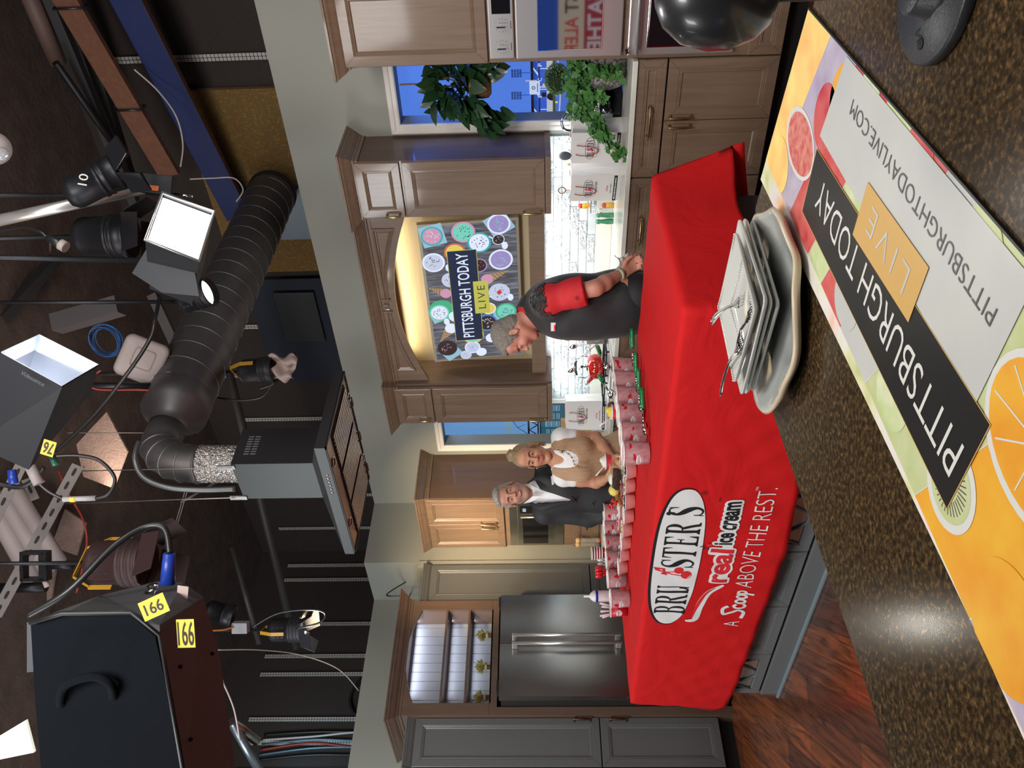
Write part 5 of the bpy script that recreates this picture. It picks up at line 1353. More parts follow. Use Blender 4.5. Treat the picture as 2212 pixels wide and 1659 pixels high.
def head_sdf(Mh,fem=False,lean=0):
    "head in its own frame: face looks along -y, z up, origin between the ears"
    s=SDF(); w=.94 if fem else 1.0
    s.ell((0,.014,.035),(.073*w,.093,.080)).ell((0,-.022,-.03),(.060*w,.066,.078),k=.02)
    for q in (-1,1):
        s.cap((q*.053*w,.015,-.045),(q*.022*w,-.055,-.094),.018,.014 if fem else .017,k=.022)
        s.ell((q*.034*w,-.060,-.026),(.024,.022,.024),k=.018)
        s.cap((q*.010,-.084,.026),(q*.042*w,-.072,.030),.0085,.008,k=.014)
    s.ell((0,-.066,-.098),(.022*w,.018,.017),k=.018).ell((0,-.055,.058),(.052*w,.034,.036),k=.025)
    for q in (-1,1): s.ell((q*.030*w,-.096,.008),(.0175,.016,.0115),k=.012,sub=True)
    s.cap((0,-.083,.020),(0,-.103,-.018),.0075,.0105,k=.012).ell((0,-.107,-.021),(.0105,.010,.0095),k=.008)
    for q in (-1,1):
        s.ell((q*.0125,-.094,-.024),(.0075,.009,.007),k=.006)
        s.ell((q*.0060,-.102,-.0315),(.0035,.004,.003),k=.003,sub=True)
        s.ell((q*.030*w,-.0745,.008),(.0155,.0135,.0125),k=.004)                   # lids
        s.ell((q*.030*w,-.0895,.0065),(.0125,.0075,.0036 if not fem else .0046),k=.002,sub=True)
    s.ell((0,-.087,-.050),(.022,.0105,.0045),k=.006).ell((0,-.086,-.0585),(.018,.0105,.0055),k=.006).cap((-.019,-.0965,-.0538),(.019,-.0965,-.0538),.0016,k=.003,sub=True)
    for q in (-1,1):
        Re=Matrix.Rotation(q*.35,3,'Z')@Matrix.Rotation(-.2,3,'X')
        s.ell((q*.078*w,.012,-.002),(.0065,.018,.030),Re,k=.006).ell((q*.085*w,.008,.002),(.0045,.010,.017),Re,k=.004,sub=True)
    return s.xf(Mh)
def mat_skin(n,c,c2): return M(n,c,.48,sss=.12,var=(c2,14,.9),bump=(350,.05,.001))
eye_w=M('eye_white',(0.72,0.70,0.66),.15); eye_i=M('eye_iris',(0.10,0.13,0.14),.1); eye_k=M('eye_pupil',(0.01,0.01,0.01),.05)
def eyes(parent,Mh,fem=False,look=(0,0)):
    w=.94 if fem else 1.0
    for q in (-1,1):
        b=MB(); c=Mh@Vector((q*.030*w,-.0725,.0075)); R3=Mh.to_3x3().to_4x4()@Matrix.Rotation(pi/2,4,'X')@Matrix.Rotation(look[0],4,'Y')@Matrix.Rotation(look[1],4,'X')
        r=.0128; pr=[(r*sin(pi*i/24),r*cos(pi*i/24)) for i in range(25)]
        b.lathe(pr[:5],20,2,c,R3); b.lathe(pr[4:9],20,1,c,R3); b.lathe(pr[8:],20,0,c,R3)
        b.build('eyeball',[eye_w,eye_i,eye_k],parent,True)
def hair_tuft(name,parent,Mh,mat,pts,r,n=6):
    b=MB()
    for p in pts: b.tube([Mh@Vector(q) for q in p],r,n)
    return b.build(name,mat,parent,True)
def brows(parent,Mh,mat,fem=False,th=.0035):
    w=.94 if fem else 1.0; b=MB()
    for q in (-1,1):
        P=[(q*.012*w,-.0935,.0265),(q*.024*w,-.0925,.031),(q*.036*w,-.0845,.0315),(q*.046*w,-.074,.027)]
        b.tube([Mh@Vector(p) for p in spline(P,4)],[th*.8+th*.5*sin(pi*(i+2)/15) for i in range(13)],6)
    b.build('eyebrows',mat,parent,True)
def hand_sdf(s,wrist,dirv,palmn,curl=.5,spread=.1,thumb=1,sc=1.0,point=None):
    "palm then four fingers of unequal length, thumb from the side of the palm"
    x=Vector(dirv).normalized(); z=Vector(palmn); z=(z-x*z.dot(x)).normalized(); y=z.cross(x); W_=Vector(wrist)
    P=lambda a,b_,c: tuple(W_+x*a*sc+y*b_*sc+z*c*sc)
    s.cap(P(0,0,0),P(.03,0,0),.023*sc,.026*sc,k=.012,fl=(tuple(z),1.25))
    for q in (-.024,-.008,.009,.024): s.cap(P(.02,q*.8,0),P(.078,q,0),.0155*sc,.0125*sc,k=.010)
    for i,(q,L) in enumerate(((-.027,.068),(-.009,.078),(.010,.073),(.028,.056))):
        c=curl*(1+.12*i) if not hasattr(curl,'__len__') else curl[i]
        a=0; p=Vector((.078,q,0)); pts=[P(*p)]; 
        for seg,f in ((.45,.8),(.30,1.2),(.25,.9)):
            a+=c*f; p=p+Vector((cos(a)*L*seg,q*spread*seg*.5,-sin(a)*L*seg)); pts.append(P(*p))
        s.chain(pts,[.0098*sc,.0088*sc,.0082*sc,.0072*sc],k=.004)
    t=thumb; pts=[P(.018,-t*.020,-.004),P(.045,-t*.042,-.014),P(.068,-t*.050,-.022),P(.088,-t*.048,-.030)]
    s.chain(pts,[.016*sc,.0125*sc,.0105*sc,.009*sc],k=.008)
def mat3(R,T): m=R.to_4x4(); m.translation=T; return m
def frame(face,up):   # matrix whose -y axis is the facing direction
    f=Vector(face).normalized(); u=Vector(up); u=(u-f*u.dot(f)).normalized(); x=u.cross(-f) ; x=(-f).cross(u)*-1
    y=-f; x=y.cross(u); return Matrix(((x.x,y.x,u.x),(x.y,y.y,u.y),(x.z,y.z,u.z)))
RIGHT=Vector(AR); UP=Vector((0,0,1)); FWD=Vector((AF[0],AF[1],0)).normalized()
def lips_cls(Mh,extra=None):
    inv=np.array(Mh.inverted())
    def c(P):
        L=P@inv[:3,:3].T+inv[:3,3]; m=np.zeros(len(P),int)
        m[(np.abs(L[:,0])<.024*(1-((L[:,2]+.0545)/.0125)**2).clip(0,1)**.5)&(np.abs(L[:,2]+.0545)<.0105)&(L[:,1]<-.078)]=1
        if extra: m=extra(L,m)
        return m
    return c

# ------------------------------------------------------------------ the man in the black vest (profile, bending over the tubs)
sk1=mat_skin('sunburnt_skin',(0.62,0.30,0.21),(0.52,0.20,0.14)); lip1=M('lip_rose',(0.45,0.15,0.12),.4); hair1=M('short_grey_hair',(0.21,0.185,0.16),.75,var=((0.36,0.33,0.29),(150,150,40),.5),bump=(260,.9,.01))
vest_m=M('black_vest_fabric',(0.014,0.014,0.016),.62,sheen=.2,bump=(700,.1,.001)); polo_m=M('red_polo_fabric',(0.62,0.018,0.025),.7,bump=(800,.12,.001))
D0=4.62
pv=thing('person','man in black vest and red polo bending toward the tubs, hands behind back','person',tuple(P3(1385,640,D0).xy)+(0,))
base=Vector((P3(1380,640,D0).x,P3(1380,640,D0).y,0))
neckb=P3(1152,672,D0); hc=P3(1112,722,D0-.02)
facing=(-RIGHT*.90-UP*.50+FWD*.02); up_h=(UP*.84-RIGHT*.46)
MH=mat3(frame(facing,up_h),hc)
hd=head_sdf(MH)
shc=P3(1185,655,D0)      # shoulder centre
lsh=P3(1182,648,D0-.19); rsh=P3(1190,660,D0+.17)
elb=P3(1287,622,D0-.25); wr=P3(1343,590,D0-.16); relb=P3(1285,618,D0+.24); rwr=P3(1347,590,D0+.06)
pel=Vector((base.x,base.y,.95)); 
body=SDF().add(hd)
body.chain([MH@Vector((0,.035,-.045)),P3(1140,690,D0),neckb],[.058,.057,.064],k=.03)
tor=SDF()
tor.chain([P3(1172,668,D0),P3(1215,662,D0),P3(1290,662,D0),P3(1350,655,D0)],[.10,.125,.128,.125],k=.06).ell(P3(1250,665,D0),(.150,.150,.22),k=.08).ell(P3(1345,655,D0),(.155,.155,.16),k=.08)
tor.cap(lsh,rsh,.068,.068,k=.06)
body.add(tor)
body.chain([lsh,lsh.lerp(elb,.5),elb],[.058,.052,.042],k=.03).chain([elb,elb.lerp(wr,.35),wr],[.043,.041,.027],k=.02)
body.chain([rsh,relb,rwr],[.056,.042,.027],k=.03)
legd=FWD*.10
for q in (-1,1): body.chain([pel+legd*q,Vector((base.x,base.y,.5))+legd*q*1.1,Vector((base.x,base.y,.08))+legd*q*1.1],[.09,.06,.045],k=.04).cap(Vector((base.x,base.y,.045))+legd*q*1.1,Vector((base.x,base.y,.035))+legd*q*1.1-RIGHT*.15,.042,.035,k=.02)
hand_sdf(body,wr,(RIGHT*.55-UP*.8+FWD*.25),(FWD*.9-UP*.1+RIGHT*.3),curl=(.55,.6,.65,.75),thumb=1,sc=1.02)
hand_sdf(body,rwr,(RIGHT*.75-UP*.62-FWD*.25),(-FWD*.9-UP*.1),curl=(.35,.4,.45,.5),thumb=-1,sc=1.02)
sdf_mesh('body',body,[sk1,lip1],pv,h=.0075,fine=(np.array(hc)-.14,np.array(hc)+.14),hf=.0032,classify=lips_cls(MH))
eyes(pv,MH,look=(0,.3)); brows(pv,MH,hair1)
hs=SDF(); hs.ell((0,.020,.047),(.0795,.098,.083)).ell((0,.055,-.012),(.070,.058,.060),k=.02).ell((0,-.045,.098),(.045,.045,.022),k=.02)
for q in (-1,1): hs.cap((q*.076,-.012,.03),(q*.078,-.014,-.008),.010,.007,k=.01)
hs.ell((0,-.092,.005),(.072,.060,.068),k=.01,sub=True).ell((0,-.05,-.085),(.09,.09,.060),k=.01,sub=True)
for q in (-1,1): hs.ell((q*.085,.008,-.002),(.016,.021,.030),k=.006,sub=True)
sdf_mesh('hair',hs.xf(MH),hair1,pv,h=.0035,warp=wrinkle(.0026,7,3))
# red polo: sleeve, collar, then the vest over it
pol=SDF(); pol.ell(lsh,(.082,.082,.082),k=.03).chain([lsh,lsh.lerp(elb,.55),lsh.lerp(elb,.80)],[.073,.078,.082],k=.03).chain([rsh,rsh.lerp(relb,.75)],[.07,.078],k=.03).chain([P3(1165,672,D0),P3(1185,668,D0)],[.085,.11],k=.03)
cutp=lsh.lerp(elb,.78); cd=(elb-lsh).normalized()
sdf_mesh('polo_shirt',pol,polo_m,pv,h=.006,cuts=[(cutp,cd)],warp=wrinkle(.004,1.2,5))
cr=MB(); 
c0=P3(1146,684,D0); nv=(neckb-c0).normalized(); ax_=nv.orthogonal().normalized(); ay=nv.cross(ax_)
nk=Vector(P3(1150,676,D0)); nd=(MH@Vector((0,.03,-.07))-nk).normalized(); ax_=nd.orthogonal().normalized(); ay=nd.cross(ax_)
def band(r0,r1,h0,h1,m,name,th=.006):
    b=MB(); b.lathe([(r0,h0),(r1,h1),(r1+th,h1),(r0+th+.004,h0)],36,0,nk,nd.to_track_quat('Z','X').to_matrix().to_4x4()); return b.build(name,m,pv,True)
band(.080,.068,.000,.052,polo_m,'polo_collar'); band(.096,.080,-.03,.034,vest_m,'vest_collar',.010)
vs_=tor.inflate(.027); vs_.chain([P3(1320,654,D0),P3(1350,650,D0),P3(1410,646,D0)],[.135,.148,.158],k=.05); 
vs_.cap(lsh,lsh.lerp(elb,.32),.088,.088,k=.012,sub=True)
sdf_mesh('vest',vs_,vest_m,pv,h=.0065,cuts=[(Vector((0,0,.80)),(0,0,-1))],warp=wrinkle(.008,1.0,9))
tr=SDF()
for q in (-1,1): tr.chain([pel+legd*q-UP*.05,Vector((base.x,base.y,.5))+legd*q*1.1,Vector((base.x,base.y,.07))+legd*q*1.1],[.11,.085,.07],k=.05)
tr.ell(pel-UP*.06,(.13,.13,.10),k=.05)
trou=M('black_trousers',(0.012,0.012,0.014),.7); sdf_mesh('trousers',tr,trou,pv,h=.012)
# chest badge and sleeve badge, wristband, tissue
bd_=MB(); c=P3(1195,706,D0-.137); f=-FWD; R_=frame((-FWD*.9-RIGHT*.45).normalized(),UP)
bM=mat3(R_,c); b=MB(); b.tbox(bM,.050,.003,.026,0); b.tbox(bM@Matrix.Translation((-.006,-.002,-.008)),.034,.003,.008,1); bb2=b.build('chest_badge',[wht_pr,red_pr],pv,True)
c=P3(1245,645,D0-.315); b=MB(); b.lathe([(.006,0),(.0095,.0),(.0095,.002),(.006,.002)],18,0,c,mat3(frame(-FWD,UP),Vector((0,0,0)))@Matrix.Rotation(pi/2,4,'X')); b.build('sleeve_badge',[M('badge_green',(0.05,0.05,0.03),.6)],pv,True)
wb=M('pale_green_watch',(0.42,0.52,0.36),.4); wd=(wr-elb).normalized(); wc=elb.lerp(wr,.93)
w_=MB(); w_.lathe([(.0295,-.011),(.033,-.010),(.033,.010),(.0295,.011)],28,0,wc,wd.to_track_quat('Z','X').to_matrix().to_4x4()); w_.build('watch_strap',wb,pv,True)
ts_=MB(); c=P3(1352,570,D0+.0); rr=np.random.RandomState(4)
P_=lambda s,t:(c+RIGHT*(.045*(s-.5)*2+.012*sin(7*t))+UP*(.05*(t-.5)*2+.014*sin(6*s+2))+FWD*(.022*sin(9*s+5*t)+.012*sin(17*t)))
ts_.grid(P_,14,14,0,True); tg=tag(ts_.build('crumpled_napkin',M('napkin_white',(0.72,0.68,0.66),.8),None,False,.0015),'crumpled white napkin held behind the back of the man in the vest','napkin')

# ------------------------------------------------------------------ the woman in the beige knit dress
sk2=mat_skin('tanned_skin',(0.56,0.29,0.175),(0.50,0.23,0.13)); lip2=M('lip_pink',(0.50,0.13,0.12),.35); hair2=M('highlighted_blond_hair',(0.16,0.095,0.05),.5,var=((0.52,0.38,0.22),(220,60,8),.5),bump=((300,80,10),.9,.01))
D1=5.20
wb_=P3(1330,975,D1); base=Vector((wb_.x,wb_.y,0))
pw=thing('person','woman in a beige ribbed dress over a white T-shirt leaning on the table','person',tuple(base))
hc=P3(1148,985,D1-.03)
MH=mat3(frame((-FWD*.97-RIGHT*.10-UP*.16),(UP*.99+RIGHT*.02)),hc)
sc_=.93
hd=head_sdf(MH,True)
body=SDF().add(hd)
nkb=P3(1203,988,D1+.02); body.chain([MH@Vector((0,.03,-.05)),nkb],[.045,.05],k=.03)
ls=P3(1212,945,D1); rs_=P3(1216,1030,D1); le=P3(1287,944,D1-.02); re=P3(1288,1043,D1-.02); lw=P3(1325,990,D1-.21); rw=P3(1316,1030,D1-.22)
tor=SDF(); tor.cap(ls,rs_,.052,.052,k=.05).ell(P3(1240,992,D1),(.125,.095,.13),k=.06)
for q in (-1,1): tor.ell(P3(1256,992+q*24,D1-.07),(.062,.058,.062),k=.04)
tor.chain([P3(1240,992,D1),P3(1290,990,D1+.03),P3(1340,985,D1+.04)],[.11,.105,.13],k=.06)
tor.ell(P3(1360,985,D1+.05),(.17,.13,.15),k=.08)
body.add(tor)
body.chain([ls,ls.lerp(le,.5),le],[.043,.040,.034],k=.03).chain([le,le.lerp(lw,.4),lw],[.034,.032,.021],k=.02)
body.chain([rs_,rs_.lerp(re,.5),re],[.043,.040,.034],k=.03).chain([re,re.lerp(rw,.4),rw],[.034,.031,.021],k=.02)
for q in (-1,1): body.chain([Vector((base.x,base.y,.85))+RIGHT*.08*q,Vector((base.x,base.y,.48))+RIGHT*.09*q,Vector((base.x,base.y,.07))+RIGHT*.09*q],[.075,.05,.035],k=.03).cap(Vector((base.x,base.y,.045))+RIGHT*.09*q,Vector((base.x,base.y,.03))+RIGHT*.09*q-FWD*.14,.036,.028,k=.02)
hand_sdf(body,lw,(-FWD*.75-UP*.30-RIGHT*.35),(UP*.9-RIGHT*.2),curl=(.35,.4,.42,.5),thumb=-1,sc=.9)
hand_sdf(body,rw,(P3(1326,1020,D1-.24)-rw).normalized()*.6-FWD*.6+RIGHT*.3,(UP*.2-RIGHT*1.0),curl=(.6,.62,.65,.7),thumb=1,sc=.88)
sdf_mesh('body',body,[sk2,lip2],pw,h=.007,fine=(np.array(hc)-.125,np.array(hc)+.125),hf=.003,classify=lips_cls(MH))
eyes(pw,MH,True); brows(pw,MH,M('brown_brow',(0.10,0.055,0.03),.7),True,.0028)
hs=SDF(); hs.ell((0,.024,.044),(.0755,.096,.085)).ell((0,.055,-.015),(.062,.055,.075),k=.02)
hs.ell((0,-.10,-.012),(.064,.067,.066),k=.008,sub=True).ell((0,-.06,-.09),(.08,.08,.05),k=.01,sub=True)
for q in (-1,1): hs.ell((q*.082,.005,-.004),(.013,.018,.026),k=.006,sub=True)
hs.ell((0,.035,.128),(.034,.034,.028),k=.012)
for a in range(7): hs.ell((.026*cos(a*.9),.035+.026*sin(a*.9),.132),(.015,.015,.014),k=.005)
sdf_mesh('hair',hs.xf(MH),hair2,pw,h=.0034,warp=wrinkle(.0016,8,3))
loose=[]
for q in (-1,1):
    for k in range(14): loose.append([(q*(.060+.001*k),-.034+.006*k,.03),(q*(.073+.0006*k),-.022+.0062*k,-.01),(q*(.071+.0008*k),-.010+.006*k,-.05),(q*(.064+.0012*k),-.012+.006*k,-.075-.008*(k%4))])
hair_tuft('loose_strands',pw,MH,hair2,loose,.0017,5)
tee=M('white_tshirt',(0.80,0.80,0.80),.75); knit=M('beige_ribbed_knit',(0.56,0.34,0.20),.8); nt,bk=NT(knit)
tc=node(nt,'ShaderNodeTexCoord'); wv=node(nt,'ShaderNodeTexWave'); wv.inputs['Scale'].default_value=42; wv.bands_direction='X'; wv.inputs['Distortion'].default_value=.3
mp=node(nt,'ShaderNodeMapping'); mp.inputs['Rotation'].default_value=(0,0,YAW); nt.links.new(tc.outputs['Object'],mp.inputs[0]); nt.links.new(mp.outputs[0],wv.inputs['Vector'])
bp=node(nt,'ShaderNodeBump'); bp.inputs['Strength'].default_value=.8; bp.inputs['Distance'].default_value=.004; nt.links.new(wv.outputs['Fac'],bp.inputs['Height']); nt.links.new(bp.outputs[0],bk.inputs['Normal'])
r=ramp(nt,[(0.0,(0.36,0.20,0.11)),(.45,(0.58,0.37,0.22)),(1,(0.64,0.43,0.27))]); nt.links.new(wv.outputs['Fac'],r.inputs[0]); nt.links.new(r.outputs[0],bk.inputs['Base Color'])
ts2=tor.inflate(.0055); ts2.cap(ls,rs_,.056,.056,k=.03).chain([ls,ls.lerp(le,.34)],[.052,.052],k=.02).chain([rs_,rs_.lerp(re,.30)],[.052,.052],k=.02).ell(P3(1232,990,D1),(.112,.088,.075),k=.04)
ts2.cap(nkb+UP*.07,P3(1214,995,D1-.13),.040,.022,k=.01,sub=True).cap(nkb-FWD*.03+UP*.05,nkb+UP*.12,.062,.07,k=.01,sub=True)
sdf_mesh('tshirt',ts2,tee,pw,h=.005,cuts=[(P3(1262,985,D1),(0,0,-1))] ,warp=wrinkle(.002,1.5,2))
kd=tor.inflate(.011); kd.cap(nkb+UP*.09,P3(1246,996,D1-.20),.050,.055,k=.01,sub=True).cap(nkb+UP*.0,nkb+UP*.14,.080,.085,k=.01,sub=True)
for a,bq in ((ls,le),(rs_,re)): kd.cap(a+(a-(ls+rs_)/2)*.35+UP*.05,a.lerp(bq,.6)+(a-(ls+rs_)/2)*.38,.062,.060,k=.01,sub=True)
sdf_mesh('knit_dress',kd,knit,pw,h=.0055,warp=wrinkle(.002,.8,4))
dr=SDF(); dr.chain([P3(1345,985,D1+.04),Vector((base.x,base.y,.5))],[.16,.15],k=.06).ell(P3(1365,985,D1+.05),(.19,.15,.15),k=.06); sdf_mesh('dress_skirt',dr,knit,pw,h=.012)
b=MB(); nc=[P3(1196,972,D1-.085),P3(1218,974,D1-.125),P3(1235,988,D1-.160),P3(1241,1003,D1-.165),P3(1250,1009,D1-.17),P3(1262,1010,D1-.17)]
cc=spline(nc,8); b.tube(cc,.0014,6)
for k in range(4,len(cc),4): b.sphere(cc[k]-FWD*.003,(.006,.005,.006),8,6)
b.sphere(P3(1213,976,D1-.13),(.011,.008,.011),10,8); b.build('necklace',brass,pw,True)
b=MB(); b.sphere(MH@Vector((-.077,-.008,-.036)),(.008,.006,.009),10,8); b.sphere(MH@Vector((.077,-.008,-.036)),(.008,.006,.009),10,8); b.build('earrings',brass,pw,True)

# ------------------------------------------------------------------ the man in the dark suit
sk3=mat_skin('warm_skin',(0.58,0.30,0.20),(0.50,0.22,0.15)); stub=M('grey_stubble_skin',(0.50,0.27,0.19),.7,var=((0.38,0.24,0.18),(260,260,260),.5)); hair3=M('swept_grey_hair',(0.23,0.21,0.19),.6,var=((0.50,0.46,0.42),(50,190,50),.5),bump=((60,280,60),.9,.01))
suit=M('charcoal_suit_cloth',(0.022,0.024,0.027),.7,bump=(600,.1,.001)); shirt=M('white_dress_shirt',(0.78,0.78,0.80),.6)
D2=5.52
base=P3(1330,1062,D2); base=Vector((base.x,base.y,0))
pm=thing('person','smiling grey-haired man in a dark suit and open white shirt behind the table','person',tuple(base))
hc=P3(1106,1068,D2-.03)
MH=mat3(frame((-FWD*.95+RIGHT*.10-UP*.02),(UP*.985-RIGHT*.16)),hc)
hd=head_sdf(MH); body=SDF().add(hd)
nkb=P3(1150,1062,D2+.03); body.chain([MH@Vector((0,.03,-.05)),nkb],[.056,.058],k=.03)
ls=P3(1180,1003,D2+.02); rs_=P3(1176,1107,D2+.02); le=P3(1275,998,D2+.03); re=P3(1272,1118,D2+.03); lw=P3(1330,1010,D2-.03); rw=P3(1333,1110,D2-.04)
tor=SDF(); tor.cap(ls,rs_,.062,.062,k=.05).ell(P3(1215,1056,D2),(.165,.115,.15),k=.06).chain([P3(1215,1056,D2),P3(1290,1058,D2),P3(1340,1060,D2)],[.125,.120,.125],k=.08).ell(P3(1345,1060,D2),(.165,.125,.14),k=.06)
body.add(tor); body.chain([ls,le,lw],[.048,.042,.027],k=.03).chain([rs_,re,rw],[.048,.042,.027],k=.03)
for q in (-1,1): body.chain([Vector((base.x,base.y,.9))+RIGHT*.09*q,Vector((base.x,base.y,.5))+RIGHT*.1*q,Vector((base.x,base.y,.07))+RIGHT*.1*q],[.08,.055,.042],k=.03).cap(Vector((base.x,base.y,.045))+RIGHT*.1*q,Vector((base.x,base.y,.035))+RIGHT*.1*q-FWD*.16,.042,.034,k=.02)
hand_sdf(body,lw,(-UP*.9-FWD*.3),(RIGHT*1.0),curl=.35,thumb=-1); hand_sdf(body,rw,(-UP*.9-FWD*.3),(-RIGHT*1.0),curl=.35,thumb=1)
def stubble(L,m):
    z=L[:,2]; m2=(m==0)&(L[:,1]<-.01)&(z<-.030-.25*np.abs(L[:,0])+.02)&(z>-.125)&~((np.abs(L[:,0])<.03)&(z>-.040)); m[m2]=2; return m
sdf_mesh('body',body,[sk3,M('lip_muted',(0.42,0.16,0.13),.45),stub],pm,h=.0075,fine=(np.array(hc)-.135,np.array(hc)+.135),hf=.003,classify=lips_cls(MH,stubble))
eyes(pm,MH); brows(pm,MH,M('dark_brow',(0.10,0.08,0.065),.7),False,.0036)
tm=MB(); c=MH@Vector((0,-.0925,-.0538)); tm.tbox(MH@Matrix.Translation((0,-.0945,-.0540)),.027,.004,.0046,0,.001); tm.build('teeth',M('teeth_white',(0.75,0.72,0.66),.25),pm,True)
hs=SDF(); hs.ell((0,.022,.047),(.0785,.096,.084)).ell((0,-.022,.100),(.060,.070,.030),k=.02).ell((.02,-.05,.100),(.045,.040,.022),k=.015).ell((0,.055,-.010),(.068,.055,.060),k=.02)
for q in (-1,1): hs.cap((q*.074,-.018,.03),(q*.077,-.014,-.012),.009,.006,k=.01)
hs.ell((0,-.104,.006),(.072,.072,.066),k=.010,sub=True).ell((0,-.05,-.085),(.09,.09,.060),k=.01,sub=True)
for q in (-1,1): hs.ell((q*.086,.008,-.002),(.016,.021,.030),k=.006,sub=True)
sdf_mesh('hair',hs.xf(MH),hair3,pm,h=.0034,warp=wrinkle(.0026,6,8))
sh=tor.inflate(.008); sh.chain([P3(1160,1062,D2),P3(1190,1060,D2)],[.075,.105],k=.04)
sh.cap(nkb+UP*.11-FWD*.02,P3(1190,1068,D2-.17),.052,.014,k=.01,sub=True)
sdf_mesh('dress_shirt',sh,shirt,pm,h=.005,cuts=[(P3(1260,1060,D2),(0,0,-1))],warp=wrinkle(.002,1.3,6))
for q,(ya,yb) in ((1,(1048,1058)),(-1,(1086,1072))):
    b=MB(); A=[P3(1130,ya-2 if q>0 else ya+2,D2+.01),P3(1146,ya-1,D2-.075),P3(1172,yb+(2 if q>0 else -1),D2-.135),P3(1150,yb,D2-.095)]
    b.add([tuple(p) for p in A],[(0,1,2,3)]); b.build('shirt_collar',shirt,pm,True,.006)
jk=tor.inflate(.016); jk.chain([ls,le,lw.lerp(le,.1)],[.066,.060,.050],k=.03).chain([rs_,re,rw.lerp(re,.1)],[.066,.060,.050],k=.03).chain([nkb-UP*.02,nkb-UP*.05],[.085,.1],k=.03)
# open front: a wedge from the collar to the button
bt=P3(1243,1082,D2-.15)
for f in np.linspace(0,1,26):
    a=(nkb+UP*.08-FWD*.08).lerp(bt,f); jk.cap(a-FWD*.10,a+FWD*(.045 if f<.8 else 0),.060*(1-f)+.003,.060*(1-f)+.002,k=.006,sub=True)
jk.cap(nkb-UP*.0,nkb+UP*.15,.072,.080,k=.008,sub=True)
sdf_mesh('suit_jacket',jk,suit,pm,h=.0055,warp=wrinkle(.0028,.9,11))
def lapel(side):
    q=1 if side=='r' else -1      # q=1: on the picture's upper side
    b=MB(); n=14; top=P3(1136,1064-q*19,D2+.00); e0=[top,P3(1160,1064-q*27,D2-.105),P3(1200,1064-q*12+8,D2-.148),bt-FWD*.006]
    e1=[P3(1141,1064-q*23,D2-.02),P3(1166,1064-q*40,D2-.100),P3(1192,1064-q*35,D2-.130),bt-FWD*.006]
    E0=spline(e0,6);E1=spline(e1,6); m=len(E0)
    vs=[tuple(p) for p in E0]+[tuple(p-FWD*.006) for p in E1]; b.add(vs,[(i,i+1,m+i+1,m+i) for i in range(m-1)],0,True); b.build('lapel',suit,pm,True,.005)
lapel('r'); lapel('l')
b=MB(); b.sphere(bt-FWD*.010,(.010,.010,.010),12,8); b.sphere(P3(1281,1090,D2-.155),(.008,.008,.008),12,8); b.build('jacket_button',black_gl,pm,True)
b=MB(); A=[P3(1190,1029,D2-.145),P3(1196,1026,D2-.145),P3(1197,1046,D2-.15),P3(1192,1048,D2-.15)]; b.add([tuple(p) for p in A],[(0,1,2,3)]); b.build('pocket_square',shirt,pm,True,.004)
tr=SDF()
for q in (-1,1): tr.chain([Vector((base.x,base.y,.85))+RIGHT*.09*q,Vector((base.x,base.y,.5))+RIGHT*.1*q,Vector((base.x,base.y,.07))+RIGHT*.1*q],[.115,.085,.07],k=.05)
tr.ell(Vector((base.x,base.y,.90)),(.17,.14,.12),k=.05); sdf_mesh('trousers',tr,suit,pm,h=.012)
# ================================================================== STUDIO SHELL ABOVE AND BEHIND THE SET
dark_ac=M('black_acoustic_fabric',(0.022,0.016,0.014),.95,var=((0.034,0.024,0.020),(60,60,60),.5))
ceil_m=M('sprayed_brown_ceiling',(0.040,0.027,0.022),.95,var=((0.105,0.068,0.053),6,.7),detail=9,bump=(30,.35,.015))
ZC=4.85
struct(MB().box(-9.2,4,-3,6.2,ZC,ZC+.1).build('ceiling',ceil_m))
struct(MB().box(-9.2,4,5.85,5.95,0,ZC).build('wall_studio_back',dark_ac))
struct(MB().box(-8.25,-8.15,-3,5.85,0,ZC).build('wall_studio_left',dark_ac))
# wire-mesh seams between the acoustic batts
mesh_w=M('galvanised_mesh',(0.05,0.05,0.05),.6,.3); 
def mesh_strip(p0,p1,w,n,label):
    "p0,p1 bottom and top centre, width direction w (unit vector)"
    p0,p1,w=Vector(p0),Vector(p1),Vector(w); b=MB(); L=(p1-p0).length; k=int(L/.028); out=Vector((0,-.006,0)) if abs(w.x)>.5 else Vector((.006,0,0))
    b.tube([p0-w*n/2,p1-w*n/2],.0022,4); b.tube([p0,p1],.0018,4); b.tube([p0+w*n/2,p1+w*n/2],.0022,4)
    for i in range(k+1):
        q=p0.lerp(p1,i/k); b.tube([q-w*n/2,q+w*n/2],.0018,4)
    o=b.build('mesh_seam',mesh_w); MB().add([tuple(p0-w*n/2-out*.6),tuple(p0+w*n/2-out*.6),tuple(p1+w*n/2-out*.6),tuple(p1-w*n/2-out*.6)],[(0,1,2,3)]).build('pale_backing',M('seam_backing',(0.42,0.40,0.37),.8),o)
    return tag(o,label,'mesh strip','wire mesh seams on the studio walls')
for x,lb in ((-2.19,'wire mesh seam on the dark wall between the blue beam and the frame edge'),(-4.65,'short wire mesh seam visible behind the round duct'),(-5.25,'wire mesh seam behind the clamp light with the torn gel'),(-5.86,'wire mesh seam just behind the hood chimney'),(-7.08,'wire mesh seam on the far side of the hood chimney'),(-7.68,'wire mesh seam past the edge of the hood canopy')):
    mesh_strip((x,5.835,2.4),(x,5.835,4.55),(1,0,0),.055,lb)
